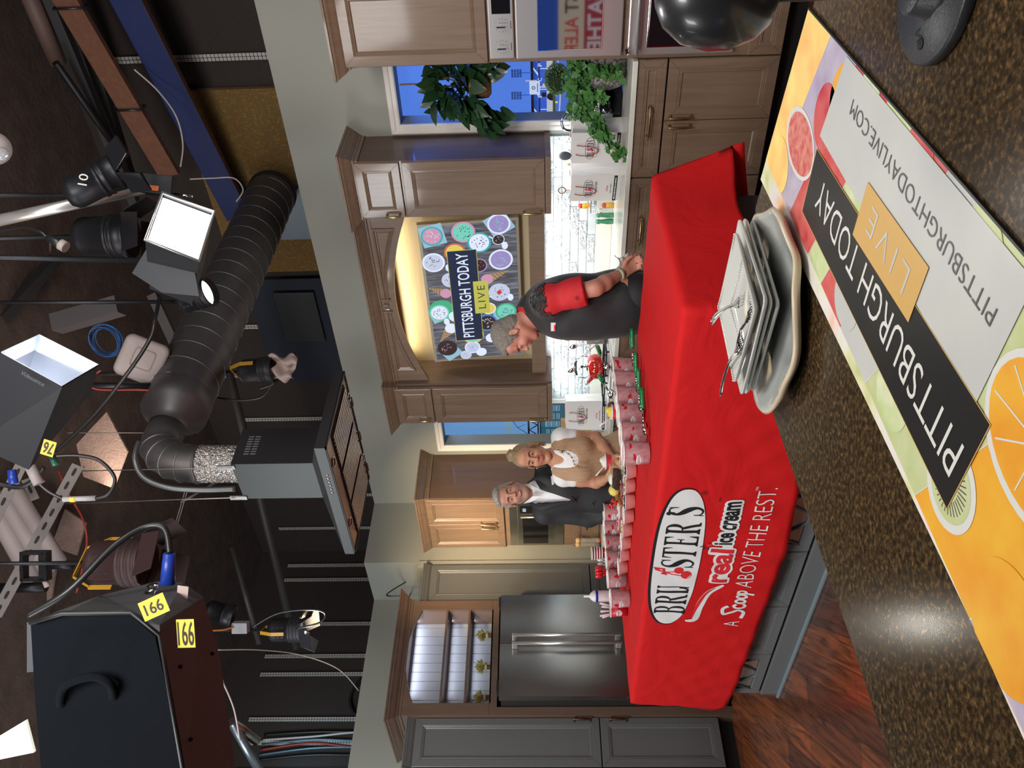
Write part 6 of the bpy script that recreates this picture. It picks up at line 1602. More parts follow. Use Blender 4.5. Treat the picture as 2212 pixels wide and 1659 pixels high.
for y,lb in ((5.63,'wire mesh seam nearest the dark studio corner'),(5.43,'second wire mesh seam from the dark studio corner'),(4.85,'wire mesh seam behind the glowing clamp light'),(4.46,'wire mesh seam by the thin white wire'),(4.25,'wire mesh seam beside the coiled black hose'),(3.76,'wire mesh seam below the coiled black hose'),(3.52,'brightly lit wire mesh seam among the cable bundle'),(3.25,'wire mesh seam at the very edge of the frame')):
    mesh_strip((-8.13,y,2.4),(-8.13,y,4.5),(0,1,0),.05,lb)
yel=M('yellow_insulation_batt',(0.20,0.115,0.030),.95,var=((0.26,0.16,0.05),14,.6)); 
nt,by=NT(yel); tc=node(nt,'ShaderNodeTexCoord'); mp=node(nt,'ShaderNodeMapping'); mp.inputs['Rotation'].default_value=(pi/2,0,0); vo=node(nt,'ShaderNodeTexVoronoi',feature='DISTANCE_TO_EDGE'); vo.inputs['Scale'].default_value=42; vo.inputs['Randomness'].default_value=.25
nt.links.new(tc.outputs['Object'],mp.inputs[0]); nt.links.new(mp.outputs[0],vo.inputs['Vector']); r=ramp(nt,[(0.0,(0.13,0.075,0.02)),(.06,(0.14,0.08,0.02)),(.10,(0.19,0.11,0.03))]); nt.links.new(vo.outputs['Distance'],r.inputs[0]); nt.links.new(r.outputs[0],by.inputs['Base Color'])
t=tag(MB().box(-4.02,-2.41,5.80,5.84,2.6,4.08).build('insulation_batt',yel),'mustard yellow insulation panel under chicken wire above the set wall','insulation')
t=tag(MB().box(-5.3,-4.10,5.80,5.83,2.9,4.02).build('insulation_board',M('dull_navy_board',(0.012,0.016,0.028),.85)),'dull navy board on the studio wall behind the round duct','board')
t=tag(MB().box(-4.78,-4.22,5.76,5.795,3.42,3.78,0,.006).build('black_panel',M('black_wall_panel',(0.016,0.017,0.02),.6)),'black rectangular panel hung on the studio wall past the round duct','panel')
# vent plate where the duct meets the wall
t=tag(MB().box(-3.68,-3.20,5.77,5.80,3.30,3.86).build('duct_plate',M('dull_galvanised_plate',(0.13,0.16,0.19),.45,.7)),'blue-grey sheet metal plate behind the end of the round duct','plate')
# ---------------------------------------------------------------- beams
def beam(p0,p1,w,h,mats,name,label,sidesplit=False):
    p0,p1=Vector(p0),Vector(p1); d_=(p1-p0); L=d_.length; M_=mat3(d_.to_track_quat('X','Z').to_matrix(),(p0+p1)/2); b=MB().tbox(M_,L,w,h,0,.004)
    if sidesplit:      # underside shows bare wood
        for i,f in enumerate(b.f):
            n=(Vector(b.v[f[1]])-Vector(b.v[f[0]])).cross(Vector(b.v[f[2]])-Vector(b.v[f[0]])); c=sum((Vector(b.v[k]) for k in f),Vector())/len(f)
            if abs(n.normalized().z)>.9 and c.z<((p0+p1)/2).z: b.m[i]=1
    return tag(b.build(name,mats),label,'beam')
blue_p=M('blue_chroma_paint',(0.003,0.014,0.085),.6); pine=M('raw_pine_timber',(0.145,0.058,0.028),.7,var=((0.10,0.036,0.018),(30,3,30),.5)); 
beam((-.9,5.19,4.04),(-3.36,5.60,3.80),.05,.20,[blue_p,pine],'blue_timber_beam','timber beam painted chroma blue with a bare pine underside',True)
beam((-.9,4.98,4.30),(-2.78,5.25,4.06),.045,.15,[pine],'pine_timber_beam','raw pine timber beam tied with black cable above the blue beam')
for k,f in enumerate((.28,.36,.72)):
    p=Vector((-.9,4.98,4.30)).lerp(Vector((-2.78,5.25,4.06)),f); b=MB(); b.tube([p+Vector((0,-.035,-.09)),p+Vector((0,.035,-.09)),p+Vector((0,.035,.09)),p+Vector((0,-.035,.09))],.008,6,closed=True)
    tag(b.build('cable_tie',black_pl),['black cable wrapped round the pine beam nearest the frame edge','second black cable wrap on the pine beam','black cable wrap on the pine beam near its lower end'][k],'cable')
# dark joists and pipes under the roof
jm=M('dark_steel_joist',(0.035,0.033,0.036),.6,.4); 
def pix_bar(x0,y0,d0,x1,y1,d1,r,mat,name,label,cat='pipe',sq=False):
    p0,p1=P3(x0,y0,d0),P3(x1,y1,d1)
    if sq:
        M_=mat3((p1-p0).to_track_quat('X','Z').to_matrix(),(p0+p1)/2); o=MB().tbox(M_,(p1-p0).length,r*2,r*2).build(name,mat)
    else: o=MB().tube([p0,p1],r,12).build(name,mat)
    return tag(o,label,cat)
br_p=M('dull_brown_pipe',(0.11,0.065,0.055),.6)
pix_bar(55,-30,5.0,125,135,5.4,.055,br_p,'sprinkler_pipe','thick dull brown pipe at the top edge of the ceiling view')
pix_bar(150,-30,5.2,285,400,5.9,.035,jm,'steel_joist','dark steel joist beside the pine beam','joist',True)
pix_bar(100,-20,5.0,300,460,5.8,.030,jm,'steel_joist','dark steel joist nearer the brown pipe','joist',True)
pix_bar(120,135,5.0,265,340,5.6,.022,black_mt,'overhead_pipe','black pipe hanging below the dark joists')
pix_bar(0,690,5.2,120,560,5.6,.035,jm,'overhead_brace','dark diagonal brace near the open-faced studio light','joist',True)
pix_bar(120,700,5.6,260,660,5.6,.06,M('grey_flange_plate',(0.09,0.08,0.085),.7),'gusset_plate','grey gusset plate beyond the blue cable coil','plate',True)
pix_bar(330,640,5.6,400,790,5.4,.03,M('grey_joist',(0.10,0.09,0.09),.7),'overhead_strut','grey strut beside the round duct','joist',True)
pix_bar(190,835,4.4,355,835,4.6,.022,black_mt,'cross_pipe','black grid pipe with red cord just over the elbow of the duct')
pix_bar(470,700,5.9,640,1400,6.6,.03,jm,'grid_pipe','long dark pipe running behind the hood chimney')
pix_bar(500,1180,5.9,560,1390,6.0,.02,jm,'thin_grid_pipe','thin dark pipe crossing above the glowing clamp light')
pix_bar(555,1600,5.2,500,1560,5.0,.03,steel_dk,'end_pipe','steel pipe end past the black studio light')
pix_bar(500,1560,5.0,570,1680,5.2,.028,M('bluish_steel_pipe',(0.16,0.20,0.24),.35,.8),'grid_pipe','bluish steel pipe running out of the frame edge')
pix_bar(0,1270,4.6,100,1268,4.6,.028,black_mt,'grid_pipe','black grid pipe the big clamp hangs from')
# pink-beige deck plates between joists
deck=M('pinkish_deck_plate',(0.20,0.13,0.105),.9,var=((0.26,0.18,0.15),24,.6),bump=(60,.7,.01))
def slabq(px,d,label,mat=deck,name='deck_panel',cat='panel',th=.02):
    P=[P3(x,y,d) for x,y in px]; n=(P[1]-P[0]).cross(P[2]-P[0]).normalized()*th; b=MB(); k=len(P); b.add([tuple(p) for p in P]+[tuple(p+n) for p in P],[tuple(range(k)),tuple(range(2*k-1,k-1,-1))]+[(i,(i+1)%k,k+(i+1)%k,k+i) for i in range(k)])
    return tag(b.build(name,mat),label,cat)
slabq([(230,890),(275,975),(245,1055),(180,1030),(165,960)],5.7,'pinkish deck plate seen behind the loop of black cable')
slabq([(140,1100),(185,1130),(165,1200),(110,1180)],5.7,'smaller pinkish deck plate beyond the slotted strut')
slabq([(20,1240),(120,1230),(110,1300),(40,1390),(-10,1400),(-10,1300)],5.6,'pinkish deck plate behind the black clamp')
slabq([(-10,330),(60,380),(110,520),(95,640),(20,690),(-10,700)],5.7,'dull brown deck patch over the steel grid pipe')
# slotted angle struts and fluorescent covers
slot=M('slotted_angle_grey',(0.13,0.115,0.11),.55,.5)
def slotted(x0,y0,d0,x1,y1,d1,w,label):
    p0,p1=P3(x0,y0,d0),P3(x1,y1,d1); M_=mat3((p1-p0).to_track_quat('X','Z').to_matrix(),(p0+p1)/2); L=(p1-p0).length
    v=(M_.inverted()@Vector(CP)); 
    M_=M_@Matrix.Rotation(math.atan2(-v.y,v.z),4,'X'); t=thing('slotted_strut',label,'strut',(p0+p1)/2)
    MB().tbox(M_,L,w,.004).tbox(M_@Matrix.Translation((0,w/2,-w*.4)),L,.004,w*.8).build('angle_bar',slot,t,True)
    b=MB(); n=int(L/.075)
    for i in range(n):
        q=-L/2+L*(i+.5)/n; b.merge(MB().prism([(q+.016*cos(a)+(.008 if cos(a)>0 else -.008),.008*sin(a)) for a in [2*pi*k/14 for k in range(14)]],.0021,.003),M_)
    b.build('slot_hole',black_ga,t,True)['kind']='stuff'
slotted(168,1005,4.5,-10,1330,4.4,.06,'long slotted angle strut crossing in front of the white tubes')
slotted(45,1005,4.3,-15,1130,4.3,.055,'short slotted angle strut below the blue plug')
slotted(55,1035,4.6,75,1080,4.6,.045,'stubby slotted bracket beside the taped plug')
wt=M('dusty_white_cover',(0.33,0.28,0.27),.6)
for k,(a,c,w_) in enumerate((((-20,1085),(70,1250),.055),((0,1065),(105,1235),.050),((25,1050),(128,1215),.048))):
    p0,p1=P3(a[0],a[1],5.0),P3(c[0],c[1],5.2); b=MB(); b.tube([p0,p1],w_,16); tag(b.build('tube_light_cover',wt),['dusty white tube cover, lowest of three behind the slotted strut','dusty white tube cover, middle of three behind the slotted strut','dusty white tube cover nearest the hood duct'][k],'tube','white tubes behind the slotted strut')
# access point, coil, plastic lamp
ap=thing('wifi_box','white rounded square network box by the blue cable coil','network box',P3(307,777,4.6)); fr_=frame(-FWD-UP*.6,RIGHT*.35+UP)
Mx=mat3(fr_,P3(307,777,4.6)); b=MB(); 
def rsq(r,n=8,k=.35):
    out=[]
    for c in range(4):
        cx_,cy_=(r*(1-k)*(1 if c in(0,3) else -1),r*(1-k)*(1 if c in (0,1) else -1))
        for i in range(n): a=c*pi/2+pi/2*i/(n-1); out.append((cx_+r*k*cos(a),cy_+r*k*sin(a)))
    return out
vs=[];fs=[];K=32
for r_,y_ in ((.118,.02),(.122,.0),(.112,-.018),(.095,-.024),(.001,-.026)):
    for x,z in rsq(r_): vs.append(Mx@Vector((x,y_,z)))
for i in range(4):
    for k in range(K): fs.append((i*K+k,i*K+(k+1)%K,(i+1)*K+(k+1)%K,(i+1)*K+k))
b.add(vs,fs,0,True); b.build('housing',wt,ap,True)
b=MB(); b.add([Mx@Vector((x,-.029,z)) for x,z in rsq(.058)]+[Mx@Vector((x,-.030,z)) for x,z in rsq(.053)],[(k,(k+1)%K,K+(k+1)%K,K+k) for k in range(K)]); b.build('moulded_ring',M('grey_seam',(0.25,0.21,0.2),.6),ap,True)
b=MB(); c=P3(228,737,4.55); rr=random.Random(3)
for k in range(9):
    ax_=Vector((rr.uniform(-1,1),rr.uniform(-1,1),rr.uniform(-1,1)))*.25+FWD; ax_.normalize(); u_=ax_.orthogonal().normalized(); v_=ax_.cross(u_); r_=rr.uniform(.06,.085); o_=Vector((rr.uniform(-1,1),rr.uniform(-1,1),rr.uniform(-1,1)))*.008
    b.tube([c+o_+u_*r_*1.15*cos(a)+v_*r_*sin(a) for a in [2*pi*i/24 for i in range(24)]],.0028,5,closed=True)
tag(b.build('blue_cable_coil',M('blue_network_cable',(0.006,0.055,0.19),.4)),'coil of thin bright blue network cable near the white box','cable')

# ---------------------------------------------------------------- HOOD, FLEX, DUCT
hd_=thing('island_range_hood','stainless island range hood hanging over the red table','range hood',(-3.185,2.83,2.45))
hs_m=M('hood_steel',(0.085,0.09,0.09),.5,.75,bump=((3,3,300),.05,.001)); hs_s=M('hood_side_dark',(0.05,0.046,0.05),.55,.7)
hx0,hx1,hy0,hy1=-3.60,-2.77,2.564,3.10; cx0,cx1,cy0,cy1=-3.30,-3.03,2.705,2.95
b=MB(); rim=[(hx0,hy0),(hx1,hy0),(hx1,hy1),(hx0,hy1)]; tp=[(cx0,cy0),(cx1,cy0),(cx1,cy1),(cx0,cy1)]
vs=[(x,y,2.45) for x,y in rim]+[(x,y,2.503) for x,y in rim]+[(x,y,2.59) for x,y in tp]
fs=[(0,1,5,4),(1,2,6,5),(2,3,7,6),(3,0,4,7),(4,5,9,8),(5,6,10,9),(6,7,11,10),(7,4,8,11)]
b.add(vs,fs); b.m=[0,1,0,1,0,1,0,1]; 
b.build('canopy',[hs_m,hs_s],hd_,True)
cop=M('hood_underside_steel',(0.55,0.42,0.35),.3,1.0)
b=MB(); ins=.018; b.box(hx0+.002,hx1-.002,hy0+.002,hy1-.002,2.452,2.46); b.build('underside_tray',cop,hd_,True)
b=MB()
b.box(hx0,hx1,hy0,hy0+.012,2.447,2.453); b.box(hx0,hx1,hy1-.012,hy1,2.447,2.453); b.box(hx0,hx0+.012,hy0,hy1,2.447,2.453); b.box(hx1-.012,hx1,hy0,hy1,2.447,2.453); b.build('rim_lip',hs_m,hd_,True)
fx0,fx1=hx0+.03,hx1-.03; L3=(fx1-fx0)/3
for k in range(3):
    a,c=fx0+L3*k+.006,fx0+L3*(k+1)-.006; f=MB(); f.box(a,c,hy0+.115,hy1-.06,2.449,2.452,0); g=MB(); y=hy0+.125
    n=9
    for i in range(n):
        xa=a+.008+(c-a-.016)*i/n; g.box(xa,xa+(c-a-.016)/n*.55,hy0+.122,hy1-.067,2.440,2.449,0,.003)
    fo=f.build('baffle_filter',black_ga,hd_,True); g.build('baffle_slats',M('baffle_bright',(0.75,0.68,0.60),.3,1.0),fo,True)
    h=MB(); xm_=(a+c)/2; h.tube([(xm_-.03,hy1-.075,2.44),(xm_-.03,hy1-.06,2.425),(xm_+.03,hy1-.06,2.425),(xm_+.03,hy1-.075,2.44)],.003,6); h.build('filter_pull',bronze,fo,True)
for (x,y) in ((hx1-.16,hy0+.058),(hx0+.20,hy0+.058),(hx1-.16,hy1-.03),(hx0+.20,hy1-.03)):
    b=MB(); b.lathe([(.020,0),(.027,-.002),(.028,-.006),(.024,-.008),(.020,-.006)],20,0,(x,y,2.452)); o=b.build('light_bezel',chrome,hd_,True); b=MB(); b.lathe([(.001,-.003),(.02,-.003)],16,0,(x,y,2.452)); b.build('bulb_glass',M('unlit_bulb',(0.12,0.11,0.10),.2),o,True)
for k in range(6): 
    b=MB(); b.lathe([(.001,-.004),(.006,-.004),(.0065,0)],14,0,(hx1-.19-.026*k,hy0-.0005,2.477),Matrix.Rotation(pi/2,4,'X')@Matrix.Scale(-1,4,(0,0,1))); b.build('control_button',chrome,hd_,True)
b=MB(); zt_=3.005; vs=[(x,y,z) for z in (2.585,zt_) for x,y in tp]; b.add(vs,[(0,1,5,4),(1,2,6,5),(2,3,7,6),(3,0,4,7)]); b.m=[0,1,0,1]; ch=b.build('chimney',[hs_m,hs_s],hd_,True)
b=MB()
for i in range(2):
    for k in range(8):
        y=cy0+.065+.017*k; b.box(cx1-.001,cx1+.0012,y,y+.007,zt_-.075-.035*i+.006*k*0,zt_-.048-.035*i)
b.build('vent_slots',M('slot_sheen',(0.30,0.31,0.33),.4,.5),ch,True)['kind']='stuff'
for x,y in ((cx1-.015,cy0-.004),(cx0+.015,cy0-.004)): MB().box(x-.012,x+.012,y-.006,y+.002,zt_-.02,zt_+.07).build('hanger_bracket',M('zinc_bracket',(0.45,0.45,0.45),.4,.9),hd_,True)
dc=Vector((-3.165,2.83,0)); foil=M('crinkled_foil',(0.72,0.70,0.68),.22,1.0,bump=(70,1.0,.03))
prof=[]; z=zt_-.01; n=9
for i in range(n*6+1):
    f=i/(n*6); prof.append((.090+.010*abs(sin(pi*n*f)),z+f*.245))
tf=tag(MB().lathe(prof,40,0,(dc.x,dc.y,0)).build('foil_flex_duct',foil),'crinkled silver foil duct rising out of the hood chimney','duct')
galv=M('galvanised_duct',(0.17,0.165,0.17),.5,.85,var=((0.13,0.125,0.13),9,.6)); zt2=zt_+.235; zd=3.50
el=[]
for k in range(7):
    a=pi/2*k/6; el.append(Vector((dc.x,dc.y+.12*(1-cos(a)),zt2+.0+.14*sin(a)+0)))
pts=[Vector((dc.x,dc.y,zt2-.01))]+[Vector((dc.x,dc.y+.17*(1-cos(pi/2*k/5)),zt2+(zd-zt2)*sin(pi/2*k/5))) for k in range(6)]+[Vector((dc.x,dc.y+.27,zd))]
elb_=MB().tube(pts,.100,36).build('duct_elbow',galv); tag(elb_,'galvanised segmented elbow joining the foil duct to the round duct','duct')
for k in (1,2,3,4,5):
    b=MB(); p=pts[k+0]; dd_=(pts[k+1]-pts[k-1]).normalized(); b.lathe([(.100,-.004),(.106,0),(.100,.004)],36,0,p,dd_.to_track_quat('Z','X').to_matrix().to_4x4()); b.build('seam_rib',galv,elb_)
dtt=thing('spiral_duct','large round galvanised spiral duct running back to the studio wall','duct',(dc.x,dc.y,zd))
y0d=dc.y+.27
MB().lathe([(.101,0),(.103,.05),(.180,.11),(.184,.24),(.18,.25)],48,0,(dc.x,y0d,zd),Matrix.Rotation(-pi/2,4,'X')).build('reducer',galv,dtt,True)
ye=5.60; r_=.18; b=MB(); b.lathe([(r_,0),(r_,ye-y0d-.22)],48,0,(dc.x,y0d+.22,zd),Matrix.Rotation(-pi/2,4,'X')); b.build('duct_pipe',galv,dtt,True)
b=MB(); sp=[]; n=16
for i in range(n*24+1):
    a=2*pi*i/24; sp.append((dc.x+(r_+.001)*cos(a),y0d+.26+(ye-y0d-.3)*i/(n*24),zd+(r_+.001)*sin(a)))
b.tube(sp,.004,5); b.build('spiral_seam',galv,dtt,True)
MB().lathe([(r_+.002,0),(r_+.006,.01),(r_+.004,.05),(.001,.05)],48,0,(dc.x,ye,zd),Matrix.Rotation(-pi/2,4,'X')).build('end_collar',M('dark_duct_end',(0.05,0.05,0.055),.5,.8),dtt,True)
gc=M('grey_flex_conduit',(0.10,0.105,0.11),.4,.6)
cable('flex_conduit','grey flexible conduit curving from the duct elbow down beside the hood chimney',[P3(300,955,3.75),P3(292,990,3.7),P3(310,1030,3.7),P3(360,1052,3.7),P3(430,1058,3.72),P3(508,1056,3.75)],.014,gc,'conduit')
for k,(a,c,lb) in enumerate((((395,1085,4.3),(565,985,5.0),'steel hanger cable pair stretched behind the foil duct'),((500,1010,3.7),(150,1018,4.9),'upper steel wire running from the hood bracket to the ceiling'),((508,1075,3.85),(145,1088,4.9),'lower steel wire running from the hood bracket to the ceiling'),((405,1060,4.2),(375,1160,4.5),'wire pair dropping toward the yellow-yoked lights'),((150,935,4.6),(430,935,4.9),'thin steel wire crossing above the duct reducer'))):
    b=MB(); p0,p1=P3(*a),P3(*c); b.tube([p0,p1],.0028,5); b.tube([p0+UP*.012,p1+UP*.012],.0028,5); tag(b.build('hanger_wire',M('steel_wire',(0.28,0.25,0.23),.5,.7)),lb,'wire')

# ---------------------------------------------------------------- STUDIO LIGHTS
hous=M('black_light_housing',(0.020,0.021,0.026),.5,.2,bump=(400,.15,.001)); glow=M('lit_softbox_panel',(1,1,1),.5,emit=14,ecol=(1,0.98,0.95))
# square soft light with a bright face
pc=[P3(344,450,3.3),P3(455,465,3.3),P3(430,588,3.2),P3(316,530,3.2)]
def quad_light():
    P=[P3(352,427,3.30),P3(458,466,3.34),P3(427,566,3.2),P3(318,524,3.16)]
    c=sum(P,Vector())/4; n=(P[1]-P[0]).cross(P[3]-P[0]).normalized()
    if n.dot(Vector(CP)-c)<0: n=-n
    t=thing('square_softlight','glaring square soft light with black housing, brightest lamp in view','light',c)
    b=MB(); B=[c+(p-c)*1.06 for p in P]; Bk=[c+(p-c)*.9-n*.30 for p in P]; b.add([tuple(p+n*.02) for p in B]+[tuple(p) for p in Bk],[(0,1,5,4),(1,2,6,5),(2,3,7,6),(3,0,4,7),(4,5,6,7)]); b.build('housing',hous,t,True)
    MB().add([tuple(p) for p in P],[(0,1,2,3)]).build('lit_face',glow,t,True)
    b=MB(); b.tube([tuple(p+n*.02) for p in B],.007,6,closed=True); b.build('filter_frame',M('lit_edge_metal',(0.55,0.55,0.55),.3,.8),t,True)
    area('square_softlight_beam',c+n*.03,c+n,9,.3,(1,.98,.95))
    MB().tube([c-n*.2,Vector((c.x-.05,c.y,ZC))],.012,10).build('hanger_rod',black_mt,t,True)
    return c,n
qc,qn=quad_light()
# black ballast shroud under it (large dark wedge)
slabq([(318,535),(420,585),(430,640),(350,632),(285,590)],3.25,'black metal barn flap hanging beneath the square soft light',hous,'barn_flap','light flap')
# round vented worklight
def fixture(c,aim,r,L,label,name,body=hous,rings=3,yoke=None,lit=None,ycol=None,barn=True,vents=True,dx=0):
    c=Vector(c); a=Vector(aim).normalized(); Q=a.to_track_quat('Z','X').to_matrix().to_4x4(); t=thing(name,label,'light',c)
    pr=[(.001,-L*.62),(r*.55,-L*.6),(r*.8,-L*.5),(r*.86,-L*.42),(r*.86,L*.05)]
    for k in range(rings): z_=L*(.05+.12*k); pr+=[(r*.9,z_),(r*.95,z_+.01),(r*.95,z_+L*.09),(r*.9,z_+L*.1)]
    pr+=[(r,L*.45),(r,L*.5),(r*.93,L*.5),(r*.9,L*.30),(.001,L*.28)]
    MB().lathe(pr,30,0,c,Q).build('lamp_barrel',body,t,True)
    lm=M('lamp_lens_lit_%d'%int(lit or 0),(1,1,1),.3,emit=lit,ecol=(1,.95,.85)) if lit else M('dark_lens',(0.04,0.04,0.045),.15)
    b=MB(); b.lathe([(.001,L*.33),(r*.88,L*.31)],24,0,c,Q); b.build('lens',lm,t,True)
    MB().tube([c-a*L*.55,Vector((c.x,c.y,ZC))],.010,8).build('hanger_rod',black_mt,t,True)
    if vents:
        b=MB()
        for k in range(7):
            an=radians(k*51); 
            for j in range(3):
                b.merge(MB().box(r*.86,r*.865,-.006,.006,-L*.38+j*L*.13,-L*.31+j*L*.13),Matrix.Translation(c)@Q@Matrix.Rotation(an,4,'Z'))
        b.build('vent_slots',M('vent_dark',(0.004,0.004,0.004),.6),t,True)['kind']='stuff'
    ym=ycol or M('yellow_yoke',(0.50,0.26,0.02),.45)
    if yoke:
        b=MB(); u_=(Q@Vector((1,0,0,0))).xyz.normalized() if False else (Q.to_3x3()@Vector((1,0,0))); v_=Q.to_3x3()@Vector((0,0,-1))
        R_=r*1.12; P=[c+u_*R_,c+u_*R_+v_*L*.4,c+u_*R_*.6+v_*L*.78,c-u_*R_*.6+v_*L*.78,c-u_*R_+v_*L*.4,c-u_*R_]
        for i in range(5):
            d_=P[i+1]-P[i]; Mq=mat3(d_.to_track_quat('X','Z').to_matrix(),(P[i]+P[i+1])/2); b.tbox(Mq,d_.length+.006,.022,.005)
        b.build('yoke',ym,t,True)
    if barn:
        for k in range(4):
            an=k*pi/2+dx; Rk=Q@Matrix.Rotation(an,4,'Z'); b=MB(); w=r*.85
            q=[(r*.95,-w,L*.5),(r*.95,w,L*.5),(r*1.55,w*.85,L*.5+r*.95),(r*1.55,-w*.85,L*.5+r*.95)]
            b.add([tuple(c+(Rk.to_3x3()@Vector(p))) for p in q],[(0,1,2,3)]); b.build('barn_door',body,t,True,.003)
    return t
RD=lambda r,u,f: RIGHT*r+UP*u+FWD*f
fixture(P3(205,395,3.3),RD(.45,-.75,.2),.075,.20,'black can light chalk-marked 10 beside the steel grid pipe','can_light',black_mt,2,None,None,barn=True,vents=False)
MB_t=Decal(); MB_t.text('10',-.022,.022,-.02,.02,0,.0); 
cc=P3(180,388,3.20); Rm=mat3(frame(-FWD+UP*.1,(UP*.97+RIGHT*.2)),cc); MB_t.build('chalk_number',[M('chalk_white',(0.55,0.52,0.5),.9)],lambda x,y,l:tuple(Rm@Vector((x,-l-.0,y))),bpy.data.objects['can_light'],True)
fixture(P3(230,510,3.6),RD(.0,-1,.05),.10,.22,'larger black can light just under the steel grid pipe','can_light',black_mt,2,None,None,barn=True,vents=False)
tag(MB().tube([P3(-20,480,3.35),P3(310,408,3.6)],.024,20).build('steel_grid_pipe',steel),'shiny steel grid pipe running past the can lights','pipe')
bx=thing('power_box','black power box with an orange label at the end of the steel grid pipe','box',P3(340,400,3.6)); Mx=mat3(frame(-FWD,UP+RIGHT*.12),P3(340,400,3.6)); MB().tbox(Mx,.085,.06,.155,0,.006).build('box_housing',black_mt,bx,True)
MB().tbox(Mx@Matrix.Translation((-.02,-.031,-.0)),.022,.003,.045).build('orange_label',M('orange_label',(0.55,0.12,0.03),.6),bx,True); MB().tube([Mx@Vector((-.03,0,-.08)),Mx@Vector((-.035,0,-.16))],.005,6).build('threaded_rod',chrome,bx,True)
mic=thing('cable_plug','black cable plug with a white collar dangling by the can lights','plug',P3(120,522,3.0)); b=MB(); p0,p1=P3(102,512,3.0),P3(142,534,3.0); b.tube([p0,p0.lerp(p1,.5),p1],[.012,.018,.020],16); b.build('plug_body',black_pl,mic,True); b=MB(); b.tube([p0.lerp(p1,.72),p0.lerp(p1,1.02)],.0215,16); b.build('plug_collar',wt,mic,True)
cable('plug_cable','black cable feeding the white-collared plug',[P3(-10,500,3.1),P3(50,492,3.05),P3(85,500,3.0),P3(102,512,3.0)],.006,black_pl)
dm=thing('reflector_lamp','round reflector lamp with a clear bulb cut by the frame edge','light',P3(-10,320,3.0)); MB().sphere(P3(-14,320,3.0),(.06,.06,.06),20,14).build('reflector',wt,dm,True); MB().sphere(P3(2,333,2.94),.026,16,10).build('bulb',M('clear_bulb_glass',(0.7,0.72,0.75),.05,.6),dm,True)
fixture(P3(425,640,4.1),RD(.25,-.85,-.15),.075,.16,'glowing vented worklight tucked behind the square soft light','work_light',black_mt,2,None,5,barn=False,vents=True)
fixture(P3(560,800,4.9),RD(.05,-1,-.1),.085,.20,'yellow-yoked clamp light with torn diffusion paper, between duct and hood','clamp_light',hous,2,True,None,barn=False,dx=.4)
b=MB(); c=P3(612,795,4.86); rr=np.random.RandomState(2)
b.grid(lambda s,t:(c+RIGHT*(.075*(s-.5)*2+.015*sin(9*t))+UP*(-.07*(t-.5)*2+.02*sin(7*s))+FWD*(.03*sin(11*s+4*t))),14,14,0,True)
tag(b.build('diffusion_paper',M('torn_diffusion_paper',(0.50,0.40,0.37),.7),None,False,.001),'torn sheet of diffusion paper clipped in front of the clamp light','paper')
fixture(P3(262,1215,4.0),RD(.0,-1,.0),.125,.26,'big maroon-sided light in a yellow yoke beside the blue plug','fresnel_light',M('maroon_tinted_black',(0.035,0.016,0.017),.6),3,True,None,barn=True,dx=.3)
fixture(P3(620,1360,5.4),RD(.0,-1,.05),.088,.20,'glowing clamp light with a yellow yoke and open barn doors','clamp_light',hous,3,True,30,barn=True,dx=.3)
fixture(P3(478,1325,5.6),RD(-.3,-.9,.1),.08,.18,'small dark spotlight near the far end of the grid pipe','spot_light',black_mt,1,None,None,barn=False,vents=False)
area('clamp_light_beam',P3(668,1358,5.35),P3(1000,1330,5.2),4,.12,(1,.95,.85))
jb=tag(MB().tbox(mat3(frame(-FWD,UP),P3(520,1355,5.3)),.07,.06,.10,0,.005).build('junction_box',M('grey_junction_box',(0.25,0.25,0.28),.5)),'grey junction box with an orange cord above the glowing clamp light','box')
cable('orange_cord','orange cord entering the grey junction box',[P3(455,1362,5.1),P3(485,1360,5.2),P3(512,1352,5.3)],.006,M('orange_jacket',(0.50,0.16,0.02),.5))
# big black clamp
cl_=thing('pipe_clamp','big square black pipe clamp in front of the white tubes','clamp',P3(75,1222,4.2)); Mx=mat3(frame(-FWD,UP),P3(75,1222,4.2)); b=MB()
b.tbox(Mx@Matrix.Translation((0,0,.055)),.15,.05,.018); b.tbox(Mx@Matrix.Translation((0,0,-.055)),.15,.05,.04); b.tbox(Mx@Matrix.Translation((-.068,0,0)),.016,.05,.12); b.tbox(Mx@Matrix.Translation((.068,0,0)),.016,.05,.12); b.build('clamp_frame',black_mt,cl_,True)
MB().tube([Mx@Vector((.0,0,-.06)),Mx@Vector((0,0,-.20))],.02,14).build('clamp_stem',black_mt,cl_,True); MB().tube([Mx@Vector((-.075,0,-.05)),Mx@Vector((-.11,0,-.065))],.014,12).build('wing_bolt',wt,cl_,True)
# box light with glowing open mouth (upper), lettered with its maker
def hexa(front,depthv,label,name,d0,mat=hous):
    P=[P3(*p) for p in front]; t=thing(name,label,'light',sum(P,Vector())/len(P)); B=[p+depthv for p in P]; k=len(P); return t,P,B
T=[P3(85,722,2.65),P3(213,787,2.72),P3(135,833,2.5),P3(2,760,2.45)]      # mouth of the upper box light
c=sum(T,Vector())/4; n=(T[1]-T[0]).cross(T[3]-T[0]).normalized(); n=n if n.dot(Vector(CP)-c)>0 else -n
vb=thing('box_softlight','black box light with a glowing square mouth and grey inside walls','light',c)
In=[c+(p-c)*.55-n*.13 for p in T]; 
MB().add([tuple(p) for p in T]+[tuple(p) for p in In],[(0,1,5,4),(1,2,6,5),(2,3,7,6),(3,0,4,7)]).build('reflector_walls',M('matte_grey_reflector',(0.55,0.58,0.66),.5),vb,True)
MB().add([tuple(p+n*.004) for p in In],[(0,1,2,3)]).build('tray_back',M('lamp_tray',(0.05,0.05,0.055),.5),vb,True)
